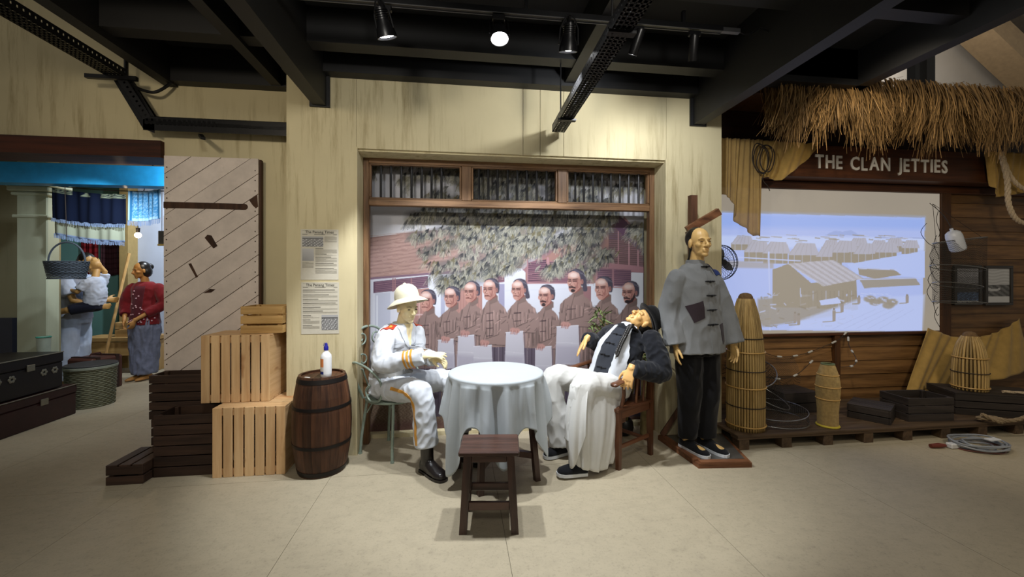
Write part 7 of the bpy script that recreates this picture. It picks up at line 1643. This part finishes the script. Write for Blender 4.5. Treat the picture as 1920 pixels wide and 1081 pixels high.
for k in range(9):
    x = 2.80 + rg.uniform(-0.08, 0.08); MB().tube(spline([(x, -0.012, 1.3 - k * 0.13), (x - 0.05 + rg.uniform(-0.03, 0.03), -0.012, 1.2 - k * 0.13), (x + 0.02, -0.012, 1.08 - k * 0.13), (2.88, -0.012, 1.02 - k * 0.12)], 4), 0.0025, 4).build('net_cord', DKC, scn, True)
# ================================================================ ROOM BEYOND THE LEFT DOORWAY
M_OLIVE = plaster('olive_wall', '#8f8c70', '#6e6b52', streak=0.3); M_TEAL = plaster('teal_wall', '#5f8a84', '#4b6c68', streak=0.2); M_PALE = plaster('pale_blue_wall', '#c5cee0', '#aab3c6', streak=0.1); M_COLUMN = plaster('pale_column', '#b9c0a8', '#8d8f70', streak=0.4)
o = MB().bb(-9.0, -4.62, 5.30, 5.45, 0, 3.4).build('wall_corridor', M_OLIVE); struct(o, 'olive plaster wall behind the pale column', 'wall')
o = MB().bb(-9.0, -5.15, 7.30, 7.45, 0, 3.4).build('wall_back', M_TEAL); struct(o, 'teal back wall of the room beyond', 'wall')
o = MB().bb(-5.15, -1.3, 7.30, 7.45, 0, 3.4).build('wall_pale', M_PALE); struct(o, 'pale bluish wall far behind the red blouse woman', 'wall')
o = MB().bb(-5.22, -5.10, 7.10, 7.32, 0, 3.4).build('trim_3', plain('ochre_post', '#a58c58', 0.7)); struct(o, 'ochre corner post in the room beyond', 'post')
o = MB().bb(-2.0, -1.9, 3.95, 7.3, 0, 3.4).build('wall_inner', M_PALE); struct(o, 'pale inner wall of the room beyond, right side', 'wall')
o = MB().bb(-9.0, -1.9, 3.9, 7.45, 3.0, 3.1).build('ceiling_far', plaster('warm_ceiling', '#b39a6c', '#8a7448', streak=0.1)); struct(o, 'warm beige ceiling of the room beyond', 'ceiling')
o = MB().cbox((-5.5, 4.36, 2.36), (7.2, 0.14, 0.19), 0.004).build('trim_4', plain('blue_beam_paint', '#1f86b8', 0.45)); struct(o, 'bright blue painted beam across the room beyond', 'beam')
cl = thing('column', 'pale square column with stepped capital inside the left doorway', 'column', (-4.36, 4.90, 0)); struct(cl)
MB().cbox((0, 0, 1.5), (0.28, 0.14, 3.0), 0.01).build('shaft', M_COLUMN, cl)
for z, w, h in ((2.03, 0.33, 0.03), (2.26, 0.34, 0.03), (2.31, 0.38, 0.05), (2.36, 0.42, 0.05), (2.41, 0.46, 0.05)): MB().cbox((0, 0, z), (w, w - 0.15, h), 0.008).build('capital_band', M_COLUMN, cl)
o = MB().bb(-5.1, -4.90, 5.22, 5.30, 0, 0.95).build('door_2', plain('navy_door', '#1b2030', 0.5)); struct(o, 'dark navy panel low on the olive wall', 'panel')

# textiles on a line
def cloth_hang(label, x0, x1, ztop, zbot, y, colfn, fringe, seed, skew=0.0, nx=60, nz=40):
    root = thing('hanging_textile', label, 'textile', (x0, y, zbot)); w = x1 - x0; h = ztop - zbot
    mm = print_mat('textile_' + str(seed), 0.9, 0, 0.1); o = vcol_grid('woven_cloth', nx, nz, w, h, colfn, root, 0.0, mm); me = o.data
    co = np.empty(len(me.vertices) * 3); me.vertices.foreach_get('co', co); co = co.reshape(-1, 3); t = co[:, 0] / w; v = co[:, 2] / h
    co[:, 1] += 0.012 * np.sin(t * 19 + seed) * (1 - v * 0.6) + 0.008 * np.sin(t * 41 + seed); co[:, 2] += skew * t + 0.02 * np.sin(t * 3.1) * -1; co[:, 0] += -0.06 * (1 - v) * (0.5 - t) * 0; me.vertices.foreach_set('co', co.ravel()); me.update()
    s_ = o.modifiers.new('t', 'SOLIDIFY'); s_.thickness = 0.004
    if fringe:
        mb = MB(); rg_ = random.Random(seed)
        for k in range(int(w / 0.008)):
            x = k * 0.008; q = x / w; z0 = skew * q - 0.02 * math.sin(q * 3.1); mb.tube([(x, 0.012 * math.sin(q * 19 + seed), z0 + 0.004), (x + rg_.uniform(-0.004, 0.004), 0.01 * math.sin(q * 19 + seed), z0 - fringe * rg_.uniform(0.8, 1.05))], 0.0022, 4)
        mb.build('fringe', plain('blue_fringe', '#8ea4c8', 0.9), root, False)['kind'] = 'stuff'
    return root
def navy(u, v):
    g = np.zeros(u.shape + (3,)); g[:] = srgb('#10182c'); top = v > 0.86; pat = (np.sin(u * 60) * np.sin(v * 90) > -0.2) & top & ((u < 0.28) | (u > 0.66)); g[pat] = srgb('#8a937c'); tri = top & (np.abs(u - 0.47) < 0.07 * (1 - (v - 0.86) / 0.14)); g[tri] = srgb('#8a937c'); return g
def cream(u, v): g = np.zeros(u.shape + (3,)); g[:] = srgb('#a4ac98'); g[v < 0.05] = srgb('#7d90b4'); return g
def bluep(u, v):
    g = np.zeros(u.shape + (3,)); g[:] = srgb('#4f93c4'); n = np.sin(u * 55 + 4 * np.sin(v * 31)) * np.sin(v * 47 + 3 * np.sin(u * 29)); g[n > 0.1] = srgb('#8fc0e0'); bd = (u < 0.08) | (u > 0.92) | (v < 0.10) | (v > 0.93); g[bd] = srgb('#a9d0ea'); b2 = ((np.abs(u - 0.1) < 0.02) | (np.abs(u - 0.9) < 0.02)); g[b2] = srgb('#2f6f9c'); return g
cloth_hang('navy blue textile with patterned top and pale blue fringe on the line', -3.97, -3.31, 2.285, 1.985, 4.58, navy, 0.035, 1, -0.05)
cloth_hang('cream textile with blue fringe hanging below the navy cloth', -3.98, -3.345, 2.265, 1.835, 4.615, cream, 0.04, 2, -0.075)
cloth_hang('light blue patterned square textile hanging tilted on the line', -3.29, -2.99, 2.27, 1.97, 4.58, bluep, 0.05, 3, 0.035)
ln = MB().tube(spline([(-4.10, 4.60, 2.42), (-3.97, 4.60, 2.31), (-3.3, 4.60, 2.27), (-2.6, 4.60, 2.30)], 6), 0.005, 6).build('clothes_line', DKC, None, True); tag(ln, 'thin dark line carrying the textiles in the doorway', 'line')
# hanging basket
hb = thing('hanging_basket', 'dark grey wicker basket hanging in the left doorway', 'basket', (-3.68, 4.40, 1.385)); M_WICK = plain('grey_wicker', '#3f4852', 0.8, 0, 0.3, 60, 0.5)
def wick(root, z0, z1, rx0, ry0, rx1, ry1, n, rows, mat, r=0.006):
    for k in range(rows):
        t = k / (rows - 1); z = z0 + (z1 - z0) * t; rx = rx0 + (rx1 - rx0) * t; ry = ry0 + (ry1 - ry0) * t; P_ = []
        for i in range(n): a = 2 * PI * i / n; m_ = 1 + 0.02 * (1 if (i + k) % 2 else -1); P_.append((rx * m_ * math.cos(a), ry * m_ * math.sin(a), z))
        MB().tube(P_, r, 5, closed=True).build('weave_row', mat, root, True)
wick(hb, 0.01, 0.165, 0.14, 0.09, 0.17, 0.11, 40, 14, M_WICK); MB().lathe([(0.001, 0.0), (0.13, 0.0), (0.13, 0.01)], n=24, cap=False).build('basket_base', M_WICK, hb, True, 40)
MB().tube([(0.155 * math.cos(a), 0, 0.165 + 0.185 * math.sin(a)) for a in [PI * i / 20 for i in range(21)]], 0.008, 6).build('handle', M_WICK, hb, True)
MB().tube([(0, 0, 0.35), (0, -0.02, 0.895)], 0.003, 5).build('cord', DKC, hb, True)
# trunks, wicker hamper, suitcase, pail
def trunk(label, x0, x1, y0, y1, z0, z1, c, rosettes=True):
    root = thing('trunk', label, 'trunk', ((x0 + x1) / 2, (y0 + y1) / 2, z0)); w, d, h = x1 - x0, y1 - y0, z1 - z0; m = plain('trunk_' + c, c, 0.4, 0, 0.25, 8)
    MB().cbox((0, 0, h * 0.36), (w, d, h * 0.72), 0.008).build('trunk_body', m, root); MB().cbox((0, 0, h * 0.86), (w + 0.012, d + 0.012, h * 0.28), 0.010).build('lid', m, root)
    MB().tube([(w / 2 + 0.007, -d / 2, h * 0.995), (w / 2 + 0.007, d / 2, h * 0.995)], 0.005, 6).build('lid_edge', plain('trunk_edge', '#6f6c60', 0.5), root, True)
    mm = plain('trunk_brass', '#8d8a7c', 0.35, 0.7)
    MB().cbox((w / 2 + 0.012, 0.02, h * 0.72), (0.012, 0.07, 0.06), 0.004).build('lock_plate', mm, root)
    if rosettes:
        for yy in (-0.26, -0.14, 0.16, 0.27):
            for k in range(6): a = k * PI / 3; MB().ball((w / 2 + 0.003, yy * d / 0.72 + 0.022 * math.cos(a), h * 0.52 + 0.022 * math.sin(a)), (0.004, 0.013, 0.013), None, 8, 6).build('rosette_petal', mm, root, True)
    return root
trunk('large dark red trunk on the floor against the column', -4.45, -3.915, 4.06, 4.785, 0, 0.305, '#2c1113', False); trunk('black painted trunk with silver rosettes stacked on the red trunk', -4.45, -3.94, 3.98, 4.67, 0.312, 0.66, '#141012')
wh = thing('wicker_hamper', 'grey green wicker hamper with flat lid beside the trunks', 'hamper', (-4.02, 5.09, 0)); M_WG = plain('grey_green_wicker', '#6f6f58', 0.8, 0, 0.3, 40, 0.5)
wick(wh, 0.012, 0.40, 0.185, 0.185, 0.205, 0.195, 36, 20, M_WG, 0.011); MB().lathe([(0.165, 0.0), (0.17, 0.40)], n=28).build('lining', M_WG, wh, True, 40)
MB().lathe([(0.215, 0.41), (0.22, 0.415), (0.22, 0.435), (0.215, 0.44)], n=40).build('lid', plain('hamper_lid', '#8a8f80', 0.6), wh, True, 30); MB().lathe([(0.218, 0.442), (0.218, 0.45), (0.212, 0.455)], n=40).build('lid', plain('hamper_lid2', '#26282a', 0.6), wh, True, 30)
sc_ = thing('suitcase', 'brown leather suitcase standing near the red blouse woman', 'suitcase', (-4.53, 5.80, 0), R(76)); M_LB = plain('brown_leather', '#4a2a22', 0.5, 0, 0.2, 12)
MB().cbox((0, 0, 0.20), (0.36, 0.36, 0.42), 0.02).build('case_body', M_LB, sc_); MB().tube([(-0.07, -0.0, 0.42), (-0.05, 0.0, 0.45), (0.05, 0.0, 0.45), (0.07, 0.0, 0.42)], 0.008, 6).build('handle', M_LB, sc_, True)
for x in (-0.11, 0.11): MB().bb(x - 0.02, x + 0.02, -0.183, 0.183, 0.0, 0.423).build('strap', plain('dark_strap', '#2e1a15', 0.5), sc_)
pl = thing('tall_bag', 'tall pale bag with green rim standing behind the black trunk', 'bag', (-4.22, 4.93 - 0.30, 0.0)); pl.location = (-4.16, 4.728, 0.309)
MB().lathe([(0.042, 0.0), (0.046, 0.25), (0.052, 0.49)], n=20).build('bag_side', plain('pale_plastic', '#a8b4a6', 0.5), pl, True); MB().tube([(0.052 * math.cos(a), 0.052 * math.sin(a), 0.49) for a in [2 * PI * i / 20 for i in range(20)]], 0.006, 6, closed=True).build('rim', plain('green_rim', '#2f8a78', 0.5), pl, True)
# market bench with boxes behind the figures
mbn = thing('market_bench', 'wooden market bench with tray of goods behind the figures', 'bench', (-4.95, 6.85, 0)); 
MB().cbox((0, 0, 0.50), (0.95, 0.40, 0.06), 0.006).build('bench_top', HON_X, mbn); MB().cbox((0, -0.17, 0.36), (0.95, 0.03, 0.20), 0.006).build('bench_front', HON_X, mbn)
for x in (-0.42, 0.42): MB().cbox((x, 0, 0.23), (0.06, 0.34, 0.46), 0.006).build('leg', HON_Z, mbn)
crate('small honey coloured box on the market bench in the far room', -5.0, -4.55, 6.72, 6.98, 0.532, 0.74, H3, rows=2)
bm = thing('bamboo_pole', 'thin wooden pole leaning in the far room', 'pole', (-4.72, 6.10, 0)); MB().tube([(0, 0, 0), (0.0, 0.25, 0.9), (0.0, 0.5, 1.75)], 0.018, 8).build('shaft', HON_Z, bm, True)
fp = thing('picture_frame', 'dark wooden frame with brass edge high in the far room', 'picture', (-3.10, 4.95, 1.83)); MB().cbox((0, 0, 0), (0.30, 0.03, 0.16), 0.004).build('panel', plain('dark_panel', '#2a241c', 0.5), fp); MB().cbox((0, -0.02, -0.075), (0.30, 0.012, 0.02), 0.003).build('brass_edge', plain('brass_edge', '#9a7d3c', 0.4, 0.6), fp)
for x in (-0.12, 0.12): MB().tube([(x, 0, 0.08), (x, 0, 1.17)], 0.003, 5).build('hanging_cord', DKC, fp, True)
for k, (x, c) in enumerate(((-5.9, '#6e1c20'), (-5.62, '#3a2226'), (-5.36, '#7a3a3e'))):
    def rd(u, v, c=c): g = np.zeros(u.shape + (3,)); g[:] = srgb(c); g[np.sin(v * 60) > 0.55] = dk(srgb(c), 0.5); return g
    cloth_hang(['deep red striped textile hung on the teal wall', 'dark brown striped textile between the red ones on the teal wall', 'rose striped textile nearest the ochre post'][k], x, x + 0.25, 2.25, 1.45, 7.275, rd, 0, 20 + k)
lp = thing('bulb_lamp', 'small glowing bulb under dark bracket in the far room', 'lamp', (-3.98, 5.70, 1.93)); MB().ball((0, 0, 0), 0.035).build('bulb', glow('warm_bulb', '#ffd9a0', 30), lp, True); MB().lathe([(0.018, 0.03), (0.022, 0.09)], n=12).build('socket', M_LAMPB, lp, True); MB().tube([(0, 0, 0.09), (0, 0.0, 0.35), (0, 0.3, 1.05)], 0.005, 6).build('cord', M_LAMPB, lp, True)
point('bulb_light', (-3.98, 5.62, 1.90), 8, (1.0, 0.72, 0.42), 0.04)
spot('far_room_spot', (-3.3, 4.75, 2.9), (-4.3, 6.4, 0.8), 75, 95, 0.6, (0.86, 0.92, 1.0))  # this and the next spots: unseen, added to brighten the far room
spot('far_room_spot', (-2.46, 4.0, 2.30), (-3.3, 4.50, 2.25), 30, 130, 0.6, (0.75, 0.88, 1.0))
spot('far_room_spot', (-3.7, 6.3, 2.9), (-4.8, 7.3, 1.4), 170, 95, 0.6, (0.80, 0.90, 1.0))
spot('far_room_spot', (-3.1, 4.02, 2.25), (-4.1, 4.8, 0.9), 34, 120, 0.8, (0.85, 0.92, 1.0))

# ---------------------------------------------------------------- far figures
def far_woman():
    p = thing('person', 'mannequin woman in red embroidered blouse and grey sarong in the far room', 'person', (-4.28, 6.25, 0)); o = Vector((-4.28, 6.25, 0)); b = MB(); V = lambda x, y, z: o + Vector((x, y, z))
    M = head_prims(b, V(-0.03, -0.02, 1.50), (-0.55, -0.8, -0.12), (0, 0, 1), 0.96); limb(b, [V(0.0, 0.02, 1.30), M @ Vector((-0.02, 0, -0.07))], [0.05, 0.045]); b.tube([V(0, 0, 0.85), V(0, 0, 1.05), V(0, 0.01, 1.22), V(0, 0.02, 1.32)], [(0.13, 0.10), (0.11, 0.085), (0.14, 0.09), (0.11, 0.06)], 14, ref=(1, 0, 0))
    for sx, E_, W_ in ((-1, V(-0.235, 0.0, 1.03), V(-0.13, -0.17, 0.82)), (1, V(0.235, 0.0, 1.03), V(0.0, -0.18, 0.83))):
        limb(b, [V(sx * 0.16, 0.02, 1.27), E_], [0.04, 0.034]); limb(b, [E_, W_], [0.033, 0.024]); b.ball(E_, 0.034); hand_prims(b, W_, (0.1 * -sx, -0.3, -0.95), (-sx, 0.2, 0), (0, -1, -0.2), (0.35, 0.4, 0.4, 0.45), 0.85)
    for sx in (-1, 1): limb(b, [V(sx * 0.08, 0, 0.85), V(sx * 0.07, 0, 0.48), V(sx * 0.06, 0, 0.10)], [0.075, 0.055, 0.036]); foot_mesh(b, V(sx * 0.06, 0.05, 0.012), V(sx * 0.06 - 0.07, -0.15, 0.012), 0.06, 0.038)
    place('body', remesh(b, 0.008, 3, 0.5, face_post(M)), plain('skin_brown', '#a8783f', 0.5, 0, 0.06), p); face_parts(p, M)
    j = MB(); j.tube(spline([V(0, 0, 0.76), V(0, 0, 0.92), V(0, 0, 1.08), V(0, 0.01, 1.24), V(0, 0.02, 1.31), V(0, 0.02, 1.345)], 4), lerp_list([(0.185, 0.14), (0.17, 0.125), (0.145, 0.11), (0.165, 0.11), (0.13, 0.08), (0.07, 0.06)], 21), 20, ref=(1, 0, 0))
    for sx, E_, W_ in ((-1, V(-0.235, 0.0, 1.03), V(-0.13, -0.17, 0.82)), (1, V(0.235, 0.0, 1.03), V(0.0, -0.18, 0.83))): sleeve(j, [V(sx * 0.16, 0.02, 1.255), V(sx * 0.21, 0.01, 1.15), E_, E_.lerp(W_, 0.62)], [0.07, 0.075, 0.07, 0.055])
    jo = place('blouse', remesh(j, 0.010, 3, 0.5, folds(0.008, 12, (1, 1, 0.6))), fabric('red_blouse', '#6e1a20', 0.15, 400), p); bv = bvh_of(jo); m = fabric('blouse_embroidery', '#54202a', 0.2, 400)
    decal('embroidered_front', bv, band_rows([V(0.0, -0.2, 1.28), V(-0.02, -0.25, 1.05), V(-0.03, -0.25, 0.80)], (1, 0, 0), 0.13, 20), (0, 1, 0), 0.005, m, p); rg_ = random.Random(1)
    for k in range(26):
        q = V(rg_.uniform(-0.09, 0.05), -0.3, rg_.uniform(0.80, 1.24)) if k < 16 else V(rg_.uniform(-0.16, 0.16), -0.3, rg_.uniform(0.78, 0.86)); h, nn, i, ds = bv.ray_cast(q, Vector((0, 1, 0)), 0.6)
        if h: wb(MB().ball(h + nn * 0.006, 0.011, None, 8, 5), 'flower_motif', plain('flower_pink', '#b58c92', 0.8), p)
    t = MB(); t.tube(spline([V(0, 0, 0.86), V(0, 0, 0.70), V(-0.005, 0, 0.40), V(0.0, 0, 0.09)], 5), lerp_list([(0.15, 0.115), (0.185, 0.135), (0.17, 0.13), (0.135, 0.12)], 16), 24, ref=(1, 0, 0)); place('sarong', remesh(t, 0.010, 2, 0.5, folds(0.03, 9, (1.6, 1, 0.35), 2.0)), fabric('grey_blue_sarong', '#70768c', 0.35, 60), p)
    hm = MB(); hm.ball(M @ Vector((-0.03, 0, 0.035)), (0.092, 0.086, 0.092), M.to_3x3().to_4x4()); hm.ball(M @ Vector((-0.05, 0.02, -0.02)), (0.07, 0.075, 0.09), M.to_3x3().to_4x4()); hm.ball(M @ Vector((0.02, -0.06, 0.0)), (0.05, 0.025, 0.08), M.to_3x3().to_4x4()); place('hair', remesh(hm, 0.010, 3), M_DARKHAIR, p)
    hb_ = MB(); hb_.ball(M @ Vector((-0.105, 0.0, 0.04)), 0.045); wb(hb_, 'hair_bun', M_DARKHAIR, p)
far_woman()
def far_parent():
    p = thing('person', 'mannequin in white shirt and trousers hugging a child in the far room', 'person', (-4.99, 6.12, 0)); o = Vector((-4.99, 6.12, 0)); V = lambda x, y, z: o + Vector((x, y, z)); b = MB()
    M = head_prims(b, V(0.10, 0.0, 1.60), (0.75, -0.35, -0.35), (0.25, 0, 1), 1.0); limb(b, [V(0.0, 0.0, 1.42), M @ Vector((-0.02, 0, -0.07))], [0.055, 0.05]); b.tube([V(-0.02, 0, 0.92), V(-0.03, 0, 1.12), V(-0.02, 0, 1.32), V(0, 0, 1.43)], [(0.14, 0.12), (0.12, 0.11), (0.15, 0.12), (0.12, 0.08)], 14, ref=(0, 1, 0))
    arms = ((V(-0.0, -0.19, 1.37), V(0.13, -0.22, 1.11), V(0.33, -0.13, 1.02)), (V(0.0, 0.19, 1.37), V(0.16, 0.2, 1.15), V(0.33, 0.0, 1.10)))
    for S_, E_, W_ in arms: limb(b, [S_, E_], [0.045, 0.038]); limb(b, [E_, W_], [0.037, 0.027]); b.ball(E_, 0.038); hand_prims(b, W_, (0.6, 0.75, 0.0), (-0.3, 0.6, 0.0), (0, 0, 1), (0.3, 0.3, 0.35, 0.35), 0.95)
    for sy in (-1, 1): limb(b, [V(-0.02, sy * 0.085, 0.92), V(-0.03, sy * 0.085, 0.5), V(-0.05, sy * 0.085, 0.1)], [0.08, 0.055, 0.038]); foot_mesh(b, V(-0.10, sy * 0.085, 0.015), V(0.14, sy * 0.085, 0.015), 0.065, 0.042)
    place('body', remesh(b, 0.008, 3, 0.5, face_post(M)), plain('skin_tan', '#b08a50', 0.5, 0, 0.06), p); m = fabric('white_far_shirt', '#b8c4d8', 0.1, 500)
    j = MB(); j.tube(spline([V(-0.03, 0, 0.86), V(-0.03, 0, 1.0), V(-0.03, 0, 1.2), V(-0.02, 0, 1.36), V(0, 0, 1.43), V(0, 0, 1.46)], 4), lerp_list([(0.175, 0.165), (0.165, 0.15), (0.16, 0.14), (0.17, 0.14), (0.13, 0.09), (0.07, 0.07)], 21), 20, ref=(0, 1, 0))
    for S_, E_, W_ in arms: sleeve(j, [S_, S_.lerp(E_, 0.4), S_.lerp(E_, 0.75)], [0.08, 0.08, 0.085])
    place('shirt', remesh(j, 0.010, 3, 0.5, folds(0.010, 10, (1, 1, 0.6), 3.0)), m, p); t = MB()
    t.tube([V(-0.02, 0, 0.80), V(-0.02, 0, 0.97)], [(0.15, 0.135), (0.145, 0.13)], 18, ref=(0, 1, 0))
    for sy in (-1, 1): sleeve(t, [V(-0.02, sy * 0.085, 0.88), V(-0.03, sy * 0.085, 0.5), V(-0.05, sy * 0.085, 0.08)], [0.10, 0.095, 0.10])
    place('trousers', remesh(t, 0.010, 3, 0.5, folds(0.012, 9, (1, 1, 0.4), 6.0)), m, p); hm = MB(); hm.ball(M @ Vector((-0.028, 0, 0.04)), (0.094, 0.086, 0.088), M.to_3x3().to_4x4()); hm.ball(M @ Vector((-0.05, 0.0, -0.01)), (0.066, 0.08, 0.07), M.to_3x3().to_4x4()); place('hair', remesh(hm, 0.010, 3), M_DARKHAIR, p)
far_parent()
def far_child():
    p = thing('person', 'mannequin child in white top and dark shorts held in the arms', 'person', (-4.75, 6.02, 0.95)); o = Vector((-4.75, 6.02, 0.0)); V = lambda x, y, z: o + Vector((x, y, z)); b = MB()
    M = head_prims(b, V(-0.01, 0.05, 1.54), (-0.8, 0.1, -0.2), (-0.2, 0, 1), 0.82); limb(b, [V(0.04, 0.0, 1.38), M @ Vector((-0.02, 0, -0.07))], [0.042, 0.038]); b.tube([V(0.03, 0, 1.03), V(0.05, 0, 1.2), V(0.04, 0, 1.39)], [(0.10, 0.08), (0.10, 0.08), (0.09, 0.05)], 14, ref=(0, 1, 0))
    for S_, E_, W_ in ((V(0.04, -0.11, 1.34), V(-0.03, -0.17, 1.22), V(-0.15, -0.13, 1.25)), (V(0.05, 0.11, 1.34), V(0.08, 0.10, 1.48), V(0.04, 0.06, 1.58))): limb(b, [S_, E_], [0.033, 0.028]); limb(b, [E_, W_], [0.027, 0.02]); b.ball(E_, 0.028); hand_prims(b, W_, (W_ - E_), (-1, 0.3, 0), (0, 0, 1), (0.4, 0.4, 0.4, 0.4), 0.7)
    for S_, E_, W_ in ((V(0.02, -0.06, 1.03), V(-0.13, -0.17, 0.99), V(-0.40, -0.16, 0.93)), (V(0.02, 0.06, 1.03), V(-0.16, 0.15, 1.0), V(-0.38, 0.16, 0.97))): limb(b, [S_, E_], [0.055, 0.042]); limb(b, [E_, W_], [0.04, 0.028]); b.ball(E_, 0.042); foot_mesh(b, W_ + Vector((0.02, 0, -0.03)), W_ + Vector((-0.11, -0.02, 0.0)), 0.045, 0.03)
    place('body', remesh(b, 0.007, 3, 0.5, face_post(M)), MATS['skin_tan'], p); j = MB(); j.tube(spline([V(0.03, 0, 1.05), V(0.05, 0, 1.2), V(0.04, 0, 1.36), V(0.04, 0, 1.41)], 4), lerp_list([(0.125, 0.105), (0.125, 0.105), (0.12, 0.08), (0.055, 0.05)], 13), 18, ref=(0, 1, 0))
    for S_, E_ in ((V(0.04, -0.11, 1.34), V(-0.03, -0.17, 1.22)), (V(0.05, 0.11, 1.34), V(0.08, 0.10, 1.48))): sleeve(j, [S_, S_.lerp(E_, 0.5), S_.lerp(E_, 0.8)], [0.055, 0.055, 0.055])
    place('top', remesh(j, 0.009, 3, 0.5, folds(0.008, 12)), MATS['white_far_shirt'], p); t = MB(); t.tube([V(0.03, 0, 0.99), V(0.03, 0, 1.08)], [(0.115, 0.10), (0.12, 0.105)], 16, ref=(0, 1, 0))
    for S_, E_ in ((V(0.02, -0.06, 1.03), V(-0.13, -0.17, 0.99)), (V(0.02, 0.06, 1.03), V(-0.16, 0.15, 1.0))): sleeve(t, [S_, S_.lerp(E_, 0.5), S_.lerp(E_, 0.95)], [0.075, 0.072, 0.068])
    place('shorts', remesh(t, 0.009, 3), fabric('navy_shorts', '#161a2a', 0.2, 400), p); hm = MB(); hm.ball(M @ Vector((-0.022, 0, 0.03)), (0.076, 0.070, 0.074), M.to_3x3().to_4x4()); place('hair', remesh(hm, 0.009, 2), M_DARKHAIR, p)
far_child()
